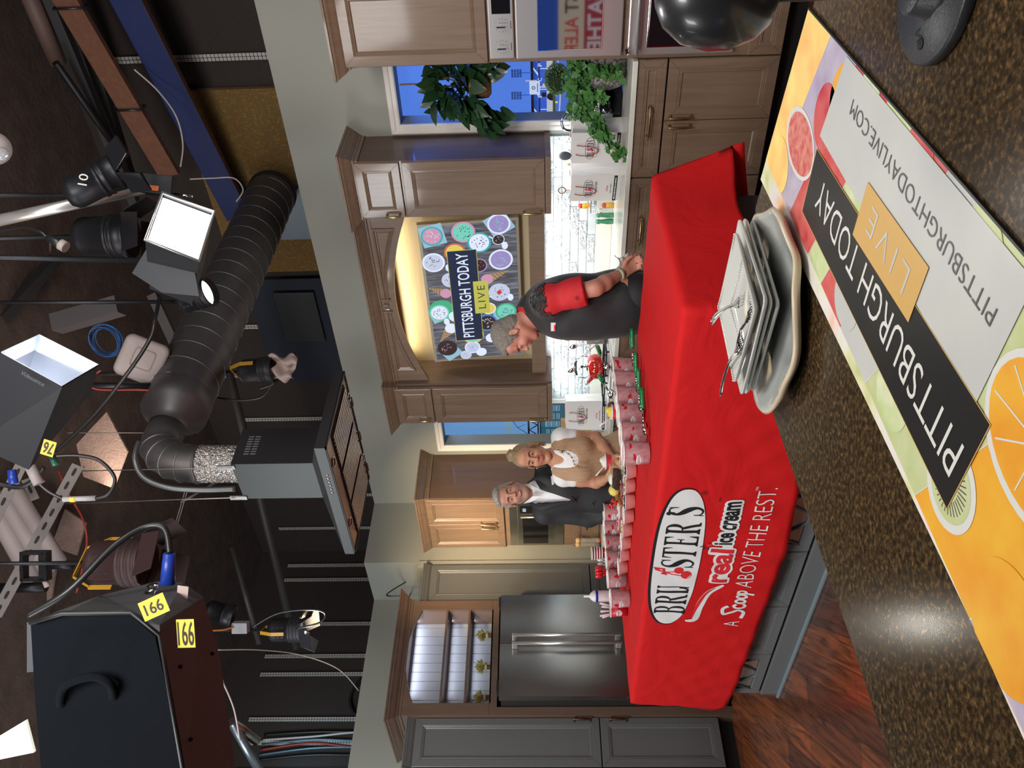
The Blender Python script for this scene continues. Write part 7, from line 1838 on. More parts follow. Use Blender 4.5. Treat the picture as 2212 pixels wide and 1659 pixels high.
a_,b_2=In[3].lerp(In[0],.30),In[2].lerp(In[1],.30); b=MB(); b.tube([a_+n*.012,b_2+n*.012],.016,12); b.build('glowing_tube',M('glowing_tube_lamp',(1,1,1),.5,emit=9,ecol=(.85,.93,1)),vb,True)
area('box_softlight_glow',c-n*.05,c+n,.6,.15,(.85,.92,1))
dv=(P3(200,860,2.6)-P3(213,787,2.72))
O=[T[0]-n*.02,T[1],T[2],T[3]]; Bk=[P3(100,800,3.0),P3(195,850,3.0),P3(62,1015,2.75),P3(-60,960,2.6)]
MB().add([tuple(c+(p-c)*1.02-n*.004) for p in T]+[tuple(p) for p in Bk],[(0,1,5,4),(1,2,6,5),(2,3,7,6),(3,0,4,7),(4,5,6,7)]).build('housing',hous,vb,True)
b=Decal(); b.text('Videssence',0,.072,0,.012,0,.0); e1=(T[2]-T[3]).normalized(); o1=T[3].lerp(T[2],.42); e2=(P3(82,800,2.5)-P3(88,822,2.5)).normalized(); e2=(e2-e1*e2.dot(e1)).normalized(); nn=e1.cross(e2); nn=nn if nn.dot(Vector(CP)-o1)>0 else -nn
b.build('maker_lettering',[M('faint_grey_lettering',(0.10,0.10,0.11),.5)],lambda x,y,l:tuple(o1+e1*x-e2*.030+e2*y+nn*(.012+l)),vb,True)
tgp=Decal(); tgp.poly([(-.021,-.024),(.021,-.024),(.021,.024),(-.021,.024)],0); tgp.text('76',-.016,.016,-.018,.018,1,.02,lift=.001); Rm=mat3(frame(-FWD,-RIGHT+UP*.3),P3(105,968,2.55)); tgp.build('number_tag',[M('yellow_tag',(0.62,0.42,0.04),.6),blk_pr],lambda x,y,l:tuple(Rm@Vector((x,-l,y))),vb,True)
pg=[((112,985),(122,1005),.013,M('green_plug',(0.03,0.16,0.11),.4),'green and metal cable plug below the yellow number tag'),((25,1015),(30,1045),.016,M('blue_plug',(0.01,0.04,0.30),.4),'short blue cable plug beside the slotted strut'),((65,1008),(85,1045),.020,wt,'white taped plug hanging from the box light')]
for a,c_,r_,m_,lb in pg: tag(MB().tube([P3(a[0],a[1],2.9),P3(c_[0],c_[1],2.9)],[r_*.9,r_],14).build('cable_plug',m_),lb,'plug')
# ---- the big foreground black/maroon light, numbered 166
LB=thing('large_studio_light','huge black and maroon studio light numbered 166, lower left of the ceiling','light',P3(250,1500,2.0))
dk=M('light_top_charcoal',(0.055,0.055,0.06),.7); mar=M('maroon_paint',(0.11,0.062,0.062),.75,spec=.25); face=M('light_face_black',(0.0035,0.005,0.008),.9,spec=.12)
# outline of the dark face, then the maroon flank behind it, a charcoal top
F=[(66,1342),(135,1328),(278,1326),(335,1375),(375,1560),(392,1680),(90,1680),(75,1500)]
Fp=[P3(x,y,1.95) for x,y in F]; Bp=[P3(x*1.0+8,y,2.05) for x,y in F]
k=len(Fp); MB().add([tuple(p) for p in Fp]+[tuple(p) for p in Bp],[tuple(range(k)),tuple(range(2*k-1,k-1,-1))]+[(i,(i+1)%k,k+(i+1)%k,k+i) for i in range(k)]).build('front_face',face,LB,True)
G=[[P3(345,1340,2.0),P3(440,1290,2.45),P3(512,1680,2.35),P3(398,1680,1.97)]]
b=MB(); A=[P3(345,1348,1.98),P3(440,1290,2.5),P3(475,1420,2.5),P3(512,1690,2.4),P3(400,1690,1.97)]; bk=[p+UP*.10+FWD*.02 for p in A]; b.add([tuple(p) for p in A]+[tuple(p) for p in bk],[tuple(range(5)),(9,8,7,6,5)]+[(i,(i+1)%5,5+(i+1)%5,5+i) for i in range(5)]); b.build('maroon_flank',mar,LB,True)
b=MB(); A=[P3(58,1345,1.97),P3(145,1322,1.97),P3(285,1320,1.97),P3(345,1350,1.97),P3(440,1290,2.5),P3(395,1258,2.5),P3(340,1256,2.5),P3(220,1285,2.4)]; k=len(A); dn=-RIGHT*.02+FWD*.05-UP*.0; b.add([tuple(p) for p in A]+[tuple(p+Vector((0,0,0))-RIGHT*.0+(-RIGHT*.12)) for p in A],[tuple(range(k)),tuple(range(2*k-1,k-1,-1))]+[(i,(i+1)%k,k+(i+1)%k,k+i) for i in range(k)]); b.build('charcoal_top',dk,LB,True)
b=MB(); E_=[(64,1345),(135,1325),(283,1323),(345,1372),(400,1690)]; b.tube([P3(x,y,1.935) for x,y in E_],.006,6); b.build('edge_trim',M('black_rubber_edge',(0.004,0.004,0.005),.5),LB,True)
MB().tube(spline([P3(130,1522,1.95),P3(140,1482,1.925),P3(200,1462,1.92),P3(238,1478,1.925),P3(245,1505,1.95)],6),.010,10).build('carry_handle',face,LB,True)
def sticker(cx,cy,d0,w,h,ang,txt,bgm,fgm,nm,par,tw=.7,th=.6):
    d=Decal(); d.poly([(-w/2,-h/2),(w/2,-h/2),(w/2,h/2),(-w/2,h/2)],0); 
    if txt: d.text(txt,-w*tw/2,w*tw/2,-h*th/2,h*th/2,1,.01,lift=.0008)
    Rm=mat3(frame(-FWD+UP*.12,UP*cos(ang)+RIGHT*sin(ang)),P3(cx,cy,d0)); o=d.build(nm,[bgm,fgm],lambda x,y,l:tuple(Rm@Vector((x,-l,y))),par,True); return o
yt=M('yellow_paper_tape',(0.75,0.50,0.05),.7)
sticker(333,1311,1.92,.070,.046,1.14,'166',yt,blk_pr,'number_tape',LB)
sticker(402,1368,1.96,.046,.068,1.5,'166',yt,blk_pr,'number_decal',LB,.9,.85)
sticker(395,1279,2.35,.036,.034,.1,None,M('pink_label',(0.55,0.42,0.38),.6),blk_pr,'rating_label',LB)
b=MB(); b.tube([P3(362,1262,2.38),P3(364,1225,2.38),P3(366,1195,2.38)],[.021,.019,.017],18); b.build('blue_connector',M('blue_plug',(0.01,0.04,0.30),.4),LB,True)
for (x,y) in ((330,1270),(325,1283)): b=MB(); b.lathe([(.010,0),(.019,0),(.019,.004),(.010,.004)],20,0,P3(x,y,2.36),mat3(frame(-FWD*.4+RIGHT*.9,UP),Vector((0,0,0)))@Matrix.Rotation(pi/2,4,'X')); b.build('socket_ring',chrome,LB,True)
for (x,y) in ((459,1412),(378,1490),(470,1528),(412,1597),(390,1440)): b=MB(); b.sphere(P3(x,y,2.05 if x<430 else 2.4),.006,8,6); b.build('rivet',black_ga,LB,True)
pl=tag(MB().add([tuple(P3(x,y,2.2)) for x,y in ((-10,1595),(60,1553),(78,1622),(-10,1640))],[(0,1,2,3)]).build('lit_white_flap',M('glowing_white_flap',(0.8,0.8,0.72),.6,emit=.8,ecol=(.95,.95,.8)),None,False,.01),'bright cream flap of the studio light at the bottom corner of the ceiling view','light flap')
# ---- cables overhead
bk_=black_pl; wht_c=M('white_cable_jacket',(0.40,0.35,0.33),.5); red_c=M('red_cable_jacket',(0.25,0.02,0.012),.5)
for nm,lb,pts,r,m in (
 ('power_cable','thick black cable looping into the blue connector on the big light',[P3(60,1330,2.3),P3(150,1275,2.3),P3(240,1185,2.35),P3(310,1140,2.4),P3(355,1142,2.4),P3(367,1195,2.38)],.010,bk_),
 ('power_cable','black cable dropping from the taped joint past the white box',[P3(345,640,4.0),P3(335,690,3.9),P3(325,730,3.9),P3(280,800,3.9),P3(200,900,4.0),P3(120,975,4.1)],.010,bk_),
 ('power_cable','black cable making a wide loop below the pinkish deck plate',[P3(120,985,3.6),P3(170,984,3.6),P3(215,995,3.6),P3(247,1030,3.6),P3(240,1060,3.6),P3(215,1075,3.6),P3(150,1080,3.6),P3(110,1065,3.6),P3(85,1045,3.6)],.008,bk_),
 ('power_cable','black cable along the frame edge near the blue plug',[P3(-10,1042,3.2),P3(40,1052,3.2),P3(75,1035,3.2),P3(95,1010,3.2)],.010,bk_),
 ('thin_cable','thin white cable hanging between the pine beam and the blue beam',[P3(290,150,5.3),P3(340,195,5.4),P3(380,250,5.4),P3(395,310,5.5),P3(390,360,5.5)],.006,wht_c),
 ('thin_cable','thin white cable hooked at the lower end of the blue beam',[P3(410,387,5.4),P3(460,385,5.4),P3(505,385,5.4),P3(525,410,5.4),P3(510,436,5.4)],.005,wht_c),
 ('power_cable','black cable looping around the clamp light by the hood',[P3(560,840,4.9),P3(590,830,4.9),P3(595,815,4.9),P3(570,855,4.9),P3(520,865,4.9),P3(470,860,4.9)],.008,bk_),
 ('red_cord','red cord hanging in the roof near the spotlight yoke',[P3(218,800,4.4),P3(200,815,4.4),P3(205,840,4.4),P3(300,842,4.5),P3(345,845,4.5)],.006,red_c),
 ('red_cord','red cord hanging beside the slotted strut',[P3(125,1015,4.9),P3(150,1070,4.9),P3(178,1120,4.9),P3(187,1180,4.9),P3(165,1280,4.9)],.007,red_c),
 ('thin_cable','thin pale wire sagging from the big light toward the set wall',[P3(470,1404,5.0),P3(560,1404,5.4),P3(650,1415,5.8),P3(730,1445,5.9),P3(775,1492,6.2)],.004,wht_c),
 ('thin_cable','pinkish thin wire following the edge of the big light',[P3(480,1470,3.2),P3(505,1530,3.4),P3(518,1600,3.6)],.004,wht_c),
 ('thin_cable','thin wire looping over the glowing clamp light',[P3(545,1355,5.2),P3(600,1325,5.2),P3(670,1317,5.2),P3(702,1325,5.2),P3(690,1345,5.2),P3(640,1358,5.2)],.006,bk_),
 ('wire_antenna','black wire sticking up from the crown of the fridge surround',[Vector((-6.25,4.0,2.71)),Vector((-6.30,4.05,2.85)),P3(888,1250,7.9),P3(912,1232,7.9)],.006,bk_),
 ('wire_antenna','second black wire looping behind the far grey pantry crown',[Vector((-6.3,3.98,2.66)),P3(890,1278,8.2),P3(905,1268,8.2)],.006,bk_)):
    o=cable(nm,lb,pts,r,m)
wb_=thing('cable_wrap','grey cable sleeve with a yellow band on the wide loop','cable sleeve',P3(175,1079,3.58)); MB().tube([P3(137,1079,3.6),P3(208,1076,3.6)],.012,12).build('sleeve',M('grey_sleeve',(0.32,0.33,0.34),.5),wb_,True); MB().tube([P3(152,1079,3.6),P3(165,1078.5,3.6)],.0128,12).build('yellow_band',yt,wb_,True)
# hose coil and cable bundle on the far studio wall
b=MB(); c=Vector((-8.135,3.98,3.25))
for k in range(4): b.tube([c+Vector((.012*k,.22*(1+.03*k)*cos(a),.24*(1-.02*k)*sin(a))) for a in [2*pi*i/30 for i in range(30)]],.012,6,closed=True)
tag(b.build('hose_coil',bk_),'coiled black hose hung on the far dark studio wall','hose')
for k,m_ in enumerate((bk_,M('bluish_sheen_cable',(0.10,0.16,0.20),.3,.4),red_c,M('bluish_sheen_cable',(0,0,0)),wht_c,bk_)):
    y=3.40+.05*k; cable('bundled_cable',['black cable, topmost of the bundle on the far studio wall','bluish cable second in the bundle on the far studio wall','red cable in the bundle on the far studio wall','bluish cable fourth in the bundle on the far studio wall','pale cable fifth in the bundle on the far studio wall','black cable, lowest of the bundle on the far studio wall'][k],[(-8.13,y-.05,4.3),(-8.13,y+.02*sin(k),3.8),(-8.13,y+.03*sin(2*k),3.3),(-8.13,y+.02,2.6)],.012,m_)
area('studio_blue_spill',(-7.6,2.9,3.9),(-8.1,3.6,3.4),5,.3,(.45,.8,1))
area('added_overhead_fill',(-4.2,3.6,4.25),(-3.6,5.8,4.2),6,.5,(1,.85,.7))  # added fill lamps without a fixture, brighten the roof and studio wall
area('added_overhead_fill',(-2.3,1.9,3.9),(-3.0,4.2,4.85),10,.5,(1,.85,.78))

# ================================================================== THINGS ON THE BACK WORKTOP
ZW=.9155
def paper_bag(cx,cy,rot,label,h=.31,w=.255,dp=.13,seed=0):
    t=thing('paper_bag',label,'bag',(cx,cy,ZW),rot,'white printed ice cream shop bags on the worktop'); bm_=M('white_kraft_paper',(0.74,0.71,0.69),.6)
    hw=w/2; vs=[(-hw,0,0),(hw,0,0),(hw,dp,0),(-hw,dp,0),(-hw,.004,h),(hw,.004,h),(hw,dp-.01,h),(-hw,dp-.01,h),(hw-.022,dp*.5,h*.98),(-hw+.022,dp*.5,h*.98),(hw,dp*.5,h*.18),(-hw,dp*.5,h*.18)]
    fs=[(0,1,5,4),(2,3,7,6),(3,2,1,0),(1,10,8,5),(1,2,10),(10,2,6,8),(0,4,9,11),(0,11,3),(11,9,7,3)]
    o=MB().add(vs,fs).build('bag_body',bm_,t,solid=.001)
    d=Decal(); brand_logo(d,-.092,.088,h*.53,h*.53+.062,(0,1,2),filled=False); d.text('real ice cream',-.035,.068,h*.53-.024,h*.53-.004,0,.0,lift=.0002); d.stroke(spline([(-.075,h*.53+.002),(-.06,h*.53-.012),(-.04,h*.53-.018)],4),.003,2)
    d.text('A',-.004,.004,h*.27,h*.295,0); d.text('Scoop',-.028,.028,h*.215,h*.262,2,.02); d.text('ABOVE THE REST.',-.048,.048,h*.15,h*.18,0)
    d.poly([(-hw+.002,.012),(hw-.002,.012),(hw-.002,.034),(-hw+.002,.034)],0); [d.poly([(-hw+.02+.0135*q,.019),(-hw+.02+.0135*q+(.008 if q%4 else .011),.019),(-hw+.02+.0135*q+(.008 if q%4 else .011),.027),(-hw+.02+.0135*q,.027)],1,.0004) for q in range(16)]; 
    d.build('printed_logo',[blk_pr,wht_pr,red_pr],lambda x,z,l:(x,.004*z/h-l,z),t,base=.0012)
    rp=M('dark_red_rope',(0.25,0.015,0.02),.6); b=MB(); b.tube(spline([(-.045,-.003,h-.025),(-.048,-.012,h-.06),(-.042,-.014,h-.12),(-.01,-.016,h-.165),(.022,-.015,h-.14),(.034,-.012,h-.06),(.030,-.003,h-.03)],6),.0028,6); b.build('rope_handle',rp,t)
    b=MB(); b.tube(spline([(-.03,dp-.008,h-.02),(-.03,dp+.006,h+.0),(.03,dp+.006,h+.0),(.03,dp-.008,h-.02)],5),.0028,6); b.build('rope_handle',rp,t)
p=PH(1347,288,'Z',ZW);q_=PH(1340,355,'Z',ZW); a=math.atan2(p.y-q_.y,p.x-q_.x)
paper_bag((p.x+q_.x)/2,(p.y+q_.y)/2+.02,a,'white ice cream shop bag standing next to the trailing ivy')
p=PH(1340,380,'Z',ZW);q_=PH(1333,438,'Z',ZW); a=math.atan2(p.y-q_.y,p.x-q_.x)
paper_bag((p.x+q_.x)/2,(p.y+q_.y)/2+.02,a,'white ice cream shop bag standing beside the green shakers')
paper_bag(-4.75,4.715,radians(16),'white ice cream shop bag standing alone by the narrow window, left of the kettle',.33,.27)
# kettle on the cooktop
ck=thing('gas_cooktop','black gas cooktop grates on a steel tray behind the tubs','cooktop',(-4.3,4.78,ZW)); MB().box(-.33,.33,-.25,.25,0,.012,0,.004).build('steel_tray',steel,ck)
for gx in (-.16,.16):
    b=MB(); 
    for s_ in (-.12,.12): b.tube([(gx-.13,s_,.032),(gx+.13,s_,.032)],.006,6); b.tube([(gx+s_,-.13,.032),(gx+s_,.13,.032)],.006,6)
    b.tube([(gx-.13,0,.034),(gx+.13,0,.034)],.006,6)
    for a in (-.12,.12):
        for c_ in (-.12,.12): b.tube([(gx+a,c_,.01),(gx+a,c_,.034)],.007,6)
    b.build('iron_grate',black_mt,ck)
kt=thing('kettle','glossy red kettle with a black arched handle on the gas cooktop','kettle',(-4.335,4.85,ZW+.04)); kr=M('red_enamel',(0.45,0.015,0.008),.15,coat=.6)
MB().lathe([(.001,0),(.088,0),(.095,.008),(.102,.035),(.101,.065),(.090,.095),(.068,.112),(.045,.118),(.001,.12)],44).build('kettle_body',kr,kt)
MB().lathe([(.05,.114),(.047,.122),(.030,.132),(.012,.138),(.008,.150),(.001,.151)],30).build('lid',chrome,kt); MB().sphere((0,0,.160),(.012,.012,.013),14,10).build('lid_knob',black_pl,kt)
d0=-RIGHT; b=MB(); b.tube([d0*.080+UP*.075,d0*.115+UP*.105,d0*.128+UP*.118],[.020,.014,.012],16); b.build('spout',kr,kt); b=MB(); b.tube([d0*.122+UP*.112,d0*.140+UP*.132],[.013,.011],14); b.build('spout_cap',chrome,kt)
b=MB(); b.tube(spline([RIGHT*.075+UP*.105,RIGHT*.085+UP*.135,RIGHT*.078+UP*.185,RIGHT*.06+UP*.205],5),.0035,8); b.tube(spline([-RIGHT*.072+UP*.108,-RIGHT*.085+UP*.135,-RIGHT*.08+UP*.185,-RIGHT*.06+UP*.205],5),.0035,8); b.build('handle_wire',chrome,kt)
b=MB(); b.tube([RIGHT*.065+UP*.200,RIGHT*.03+UP*.212,-RIGHT*.03+UP*.212,-RIGHT*.065+UP*.200],[.008,.011,.011,.008],12); b.build('handle_grip',black_pl,kt)
# utensil tin
ut=thing('utensil_tin','pale grey metal tin stamped UTENSILS and filled with kitchen tools','tin',(-4.04,4.90,ZW)); tm_=M('whitewashed_tin',(0.50,0.51,0.46),.6,var=((0.36,0.37,0.33),26,.5)); MB().lathe([(.001,0),(.078,0),(.080,.165),(.083,.168),(.080,.171),(.076,.168),(.074,.01)],40).build('tin_body',tm_,ut)
d=Decal(); d.text('UTENSILS',-.075,.075,.075,.105,0,.0); d.stroke(spline([(-.03,.05),(-.02,.056),(-.01,.047),(0,.055),(.012,.048),(.03,.053)],4),.003,0); d.build('stamped_word',[wht_pr],cyl_fn(.078,.080,.168,-.75),ut,maxe=.01,base=.001)
tools=[((.01,.0),(.03,-.03),.30,'red spoon-rest style spatula in the utensil tin',red_c,(.022,.006,.04)),((-.02,.01),(-.03,-.01),.31,'wooden spoon in the utensil tin',M('pale_wood',(0.50,0.32,0.14),.6),(.024,.01,.035)),((.03,.02),(.06,.02),.29,'black spatula in the utensil tin',black_pl,(.03,.005,.045)),((-.03,-.02),(-.10,-.03),.27,'steel serving spoon leaning out of the utensil tin',chrome,(.022,.014,.035))]
for a,c_,h_,lb,m_,sz in tools:
    p0=Vector((-4.04+a[0],4.90+a[1],ZW+.02)); p1=Vector((-4.04+c_[0],4.90+c_[1],ZW+h_)); b=MB(); b.tube([p0,p1],.0045,8); b.sphere(p1,sz,14,10,0,(p1-p0).to_track_quat('Z','X').to_matrix().to_4x4()); tag(b.build('kitchen_utensil',m_),lb,'utensil','kitchen tools standing in the utensil tin')
p0=Vector((-4.07,4.88,ZW+.03)); p1=p0+(-RIGHT*.20+UP*.26); ld=thing('steel_ladle','steel ladle leaning out of the utensil tin over the kettle','ladle',p0); b=MB(); b.tube([p0,p1],.0042,8); b.build('ladle_handle',chrome,ld,True); b=MB(); b.lathe([(.001,-.034),(.018,-.031),(.032,-.018),(.038,0),(.036,0),(.030,-.016),(.001,-.031)],26,0,p1-RIGHT*.03+UP*.0,Matrix.Rotation(.9,4,Vector(FWD))); b.build('ladle_bowl',chrome,ld,True)
# shakers, seasoning jars, behind-bag utensils
sg=M('green_ceramic',(0.035,0.20,0.10),.25,coat=.3)
for k,py in enumerate((464,480)):
    p=PH(1321,py,'Y',5.0); MB_=MB().lathe([(.001,0),(.019,0),(.021,.02),(.020,.045),(.0145,.075),(.0135,.09),(.018,.1),(.017,.115),(.010,.121),(.001,.122)],28); o=MB_.build('pepper_shaker' if k else 'salt_shaker',sg); o.location=(-3.05-.052*k,5.0,ZW); tag(o,['green ceramic shaker of the pair, the one next to the paper bag','green ceramic shaker of the pair, the one farther from the bags'][k],'shaker')
for k,(px,z_) in enumerate(((1250,.0),(1296,.0))):
    t=thing('seasoning_jar',['red-capped jar of yellow spice peeking out high beside the bag','red-capped jar of yellow spice peeking out low beside the bag'][k],'jar',(-2.985+.0*k,5.02,ZW+(.165 if k==0 else .0)))
    MB().lathe([(.001,0),(.019,0),(.019,.05),(.015,.056),(.001,.056)],24).build('jar_glass',M('yellow_spice_jar',(0.60,0.33,0.03),.3),t); MB().lathe([(.017,.056),(.018,.058),(.016,.078),(.001,.082)],24).build('jar_cap',kr,t)
rk=tag(MB().box(-3.03,-2.93,4.99,5.06,ZW+.155,ZW+.163,0,.002).tube([(-3.03,5.05,ZW),(-3.03,5.05,ZW+.16)],.003,6).tube([(-2.93,5.05,ZW),(-2.93,5.05,ZW+.16)],.003,6).tube([(-3.03,5.0,ZW),(-3.03,5.0,ZW+.16)],.003,6).tube([(-2.93,5.0,ZW),(-2.93,5.0,ZW+.16)],.003,6).build('spice_rack',chrome),'small wire spice rack behind the second paper bag','rack')
jr=thing('utensil_crock','dark crock of kitchen tools hidden behind the first paper bag','crock',(-2.62,4.97,ZW)); MB().lathe([(.001,0),(.055,0),(.06,.15),(.057,.15),(.052,.01)],30).build('crock_body',black_pl,jr)
for (dx_,dy_,h_,m_,sz,lb) in ((.03,0,.345,black_pl,(.032,.008,.045),'black ladle head rising behind the first paper bag'),(-.015,0,.325,M('pale_wood',(0,0,0)),(.012,.012,.018),'wooden tool knob rising behind the first paper bag'),(-.045,.01,.36,chrome,(.026,.026,.034),'wire whisk rising behind the first paper bag')):
    b=MB(); p0=Vector((-2.62,4.97,ZW+.02)); p1=Vector((-2.62+dx_*1.4,4.97,ZW+h_)); b.tube([p0,p1],.004,8)
    if 'whisk' in lb:
        for k in range(6):
            a=pi*k/6; b.tube([p1+Vector((sz[0]*sin(t)*cos(a),sz[0]*sin(t)*sin(a),sz[2]*1.3*(1-cos(t)) )) for t in [pi*i/10 for i in range(11)]],.0014,5)
    else: b.sphere(p1,sz,14,10)
    tag(b.build('kitchen_utensil',m_),lb,'utensil')
b=MB(); c=Vector((-2.86,5.02,ZW+.36)); b.tube([c+Vector((.024*cos(a),0,.024*sin(a))) for a in [2*pi*i/24 for i in range(24)]],.004,6,closed=True); b.tube([c-UP*.024,c-UP*.36],.0035,6); tag(b.build('ring_handled_opener',bronze),'ring-handled tool standing behind the second paper bag','utensil')
# boards and glassware behind the woman
tag(MB().box(-5.45,-5.10,5.02,5.045,ZW,ZW+.36,0,.006).build('cutting_board',M('maple_board',(0.55,0.34,0.14),.5,var=((0.42,0.24,0.09),(40,3,3),.6))),'maple cutting board propped against the wall behind the woman','board')
tag(MB().lathe([(.001,0),(.05,0),(.052,.10),(.049,.10),(.047,.01)],28,0,(-5.05,4.88,ZW)).build('glass_jar',M('smoky_glass',(0.35,0.38,0.36),.1)),'smoky glass jar beside the cutting board','jar')
# acrylic mills by the microwave tower
mg=M('mill_acrylic',(0.55,0.50,0.42),.08,alpha=.35); mw_=M('pale_mill_wood',(0.62,0.40,0.20),.5)
for k,(x,y) in enumerate(((-6.14,4.505),(-6.20,4.505))):
    t=thing('pepper_mill',['clear mill with a wooden top and reddish base, nearer the suited man','clear mill with a wooden top and black base, nearer the grey pantry'][k],'mill',(x-.0,y-.01+0*k,.918)); MB().lathe([(.024,.02),(.021,.07),(.020,.13),(.024,.19),(.001,.19)],28).build('mill_body',mg,t); MB().lathe([(.001,.0),(.025,.0),(.025,.02),(.001,.02)],28).build('mill_base',[kr,black_pl][k],t)
    MB().lathe([(.001,.192),(.022,.192),(.027,.205),(.026,.222),(.016,.232),(.001,.234)],28).build('mill_top',mw_,t); MB().lathe([(.001,.022),(.018,.022),(.017,.055 if k else .04),(.001,.055 if k else .04)],20).build('peppercorns',M(['pink_salt','black_pepper'][k],[(0.6,0.35,0.25),(0.04,0.025,0.015)][k],.8),t); MB().tube([(0,0,.234),(0,0,.244)],.004,8).build('crank_pin',chrome,t)
# plants ------------------------------------------------------------------
leaf_d=M('deep_green_leaf',(0.008,0.034,0.012),.38,var=((0.018,0.065,0.018),30,.6),coat=.25); leaf_i=M('ivy_leaf',(0.035,0.13,0.025),.4,var=((0.085,0.24,0.05),20,.6)); stem_m=M('plant_stem',(0.12,0.075,0.03),.7)
def leaf(b,p,d_,up,L,w,kind='heart',mi=0):
    d_=Vector(d_).normalized(); s_=d_.cross(Vector(up)); s_=s_.normalized() if s_.length>.01 else d_.orthogonal().normalized(); n=s_.cross(d_)
    if kind=='heart': O=[(0,0),(-.12,.30),(.05,.48),(.35,.46),(.65,.28),(1,0)]
    else: O=[(0,0),(-.08,.30),(.05,.55),(.30,.32),(.45,.52),(.62,.24),(1,0)]
    C_=[(0,0),(.3,0),(.62,0),(1,0)]
    def P(a,q): return tuple(Vector(p)+d_*a*L+s_*q*w+n*(abs(q)*.25*w*.6-.10*L*a*a))
    R_=[P(a,q) for a,q in O]; L_=[P(a,-q) for a,q in O[1:-1]]; m0=P(.35,0); 
    k=len(O); vs=R_+L_+[m0]; mid=len(vs)-1; ring=list(range(k))+[k+len(L_)-1-i for i in range(len(L_))]
    b.add(vs,[(ring[i],ring[(i+1)%len(ring)],mid) for i in range(len(ring))],mi,True)
def PY(px,py,Y): return PH(px,py,'Y',Y)
hp=thing('hanging_plant','large hanging plant with glossy dark leaves in a bronze pot before the window','plant',PY(1035,180,4.93))
pc_=PY(1035,183,4.93); pc_.x=max(pc_.x,-2.07)
MB().lathe([(.001,-.075),(.055,-.074),(.078,-.055),(.082,-.02),(.080,.04),(.083,.06),(.078,.06),(.074,.045),(.001,.04)],36,0,pc_).build('bronze_pot',M('rustic_bronze_pot',(0.16,0.075,0.02),.45,.5,var=((0.30,0.16,0.05),(60,60,14),.4),bump=(50,.7,.01)),hp,True)
tpv=PY(863,183,4.93); b=MB(); b.tube(spline([tpv,tpv.lerp(pc_,.18)+Vector((.004,0,0)),tpv.lerp(pc_,.28)],6),.0055,6)
for a in (-1,0,1): b.tube(spline([tpv.lerp(pc_,.26),tpv.lerp(pc_,.55)+Vector((a*.045,-.02,0)),pc_+Vector((a*.078,-.01,.06))],5),.0045,6)
b.build('twine_hanger',M('jute_twine',(0.22,0.12,0.05),.9),hp,True)
b=MB(); rr=random.Random(5); bs=MB()
for k in range(210):
    f=rr.random()
    if f<.6: c=pc_+Vector((rr.uniform(-.15,.17),rr.uniform(-.10,.10),rr.uniform(.03,.30)))
    elif f<.85: t_=rr.random(); c=pc_+Vector((-.10-.14*t_+rr.uniform(-.05,.05),rr.uniform(-.10,.05),.16-.24*t_+rr.uniform(-.06,.06)))
    else: c=pc_+Vector((rr.uniform(.05,.22),rr.uniform(-.06,.06),rr.uniform(-.12,.08)))
    dirv=(c-pc_-Vector((0,0,.10))).normalized()*.7+Vector((rr.uniform(-.5,.5),rr.uniform(-.6,.1),rr.uniform(-.9,.1))); L=rr.uniform(.075,.12); leaf(b,c,dirv,Vector((rr.uniform(-.3,.3),-.8,.5)),L,L*.85)
    if k%9==0: bs.tube([pc_+Vector((0,0,.05)),pc_.lerp(c,.6)+Vector((0,0,.03)),c],.0025,5)
b.build('foliage',leaf_d,hp,True); bs.build('stems',stem_m,hp,True)
ip=thing('ivy_planter','trailing ivy in a pitted stone pot on the worktop beside the oven tower','plant',(-1.925,4.80,ZW))
stone=M('pitted_stone_pot',(0.42,0.40,0.37),.85,var=((0.10,0.085,0.07),(75,75,75),.22),detail=3,bump=(60,1,.02)); MB().lathe([(.001,0),(.085,0),(.115,.03),(.130,.08),(.132,.13),(.125,.185),(.118,.21),(.110,.21),(.112,.18),(.001,.17)],48).build('stone_pot',stone,ip)
b=MB(); bs=MB(); rr=random.Random(9); root=Vector((-1.925,4.80,ZW+.2))
vines=[[(-.02,-.03,.02),(-.12,-.06,.06),(-.22,-.12,.02),(-.30,-.20,-.05),(-.36,-.27,-.12),(-.38,-.33,-.19)],[(-.02,0,.03),(-.12,.0,.09),(-.22,-.03,.06),(-.28,-.08,0),(-.33,-.14,-.08)],[(0,-.05,.03),(.02,-.12,.0),(.03,-.15,-.07),(.02,-.16,-.15)],[(-.03,-.05,.04),(-.10,-.11,.02),(-.13,-.15,-.06)],[(-.03,.03,.05),(-.05,0,.13),(-.1,.0,.16)],[(-.02,-.03,.05),(-.18,-.10,.09),(-.28,-.18,.0),(-.34,-.24,-.08),(-.42,-.30,-.17)],[(.03,0,.05),(.05,-.05,.12),(.06,-.1,.10)],[(0,.02,.05),(-.12,.05,.12),(-.22,.02,.10),(-.30,.0,.12)]]
for v_ in vines:
    sp_=spline([root+Vector(p) for p in v_],7); bs.tube(sp_,.0025,5)
    for i,p in enumerate(sp_):
        for q in range(3):
            c=p+Vector((rr.uniform(-.03,.03),rr.uniform(-.03,.03),rr.uniform(-.03,.03))); L=rr.uniform(.028,.05); leaf(b,c,(rr.uniform(-1,1),rr.uniform(-1,.2),rr.uniform(-1,.4)),(rr.uniform(-.4,.4),-.8,.6),L,L*.95,'ivy')
for k in range(70):
    c=root+Vector((rr.uniform(-.10,.12),rr.uniform(-.10,.08),rr.uniform(.0,.14))); L=rr.uniform(.035,.06); leaf(b,c,(rr.uniform(-1,1),rr.uniform(-1,.2),rr.uniform(-1,.5)),(0,-.8,.6),L,L*.95,'ivy')
b.build('foliage',leaf_i,ip,True); bs.build('vines',stem_m,ip,True)
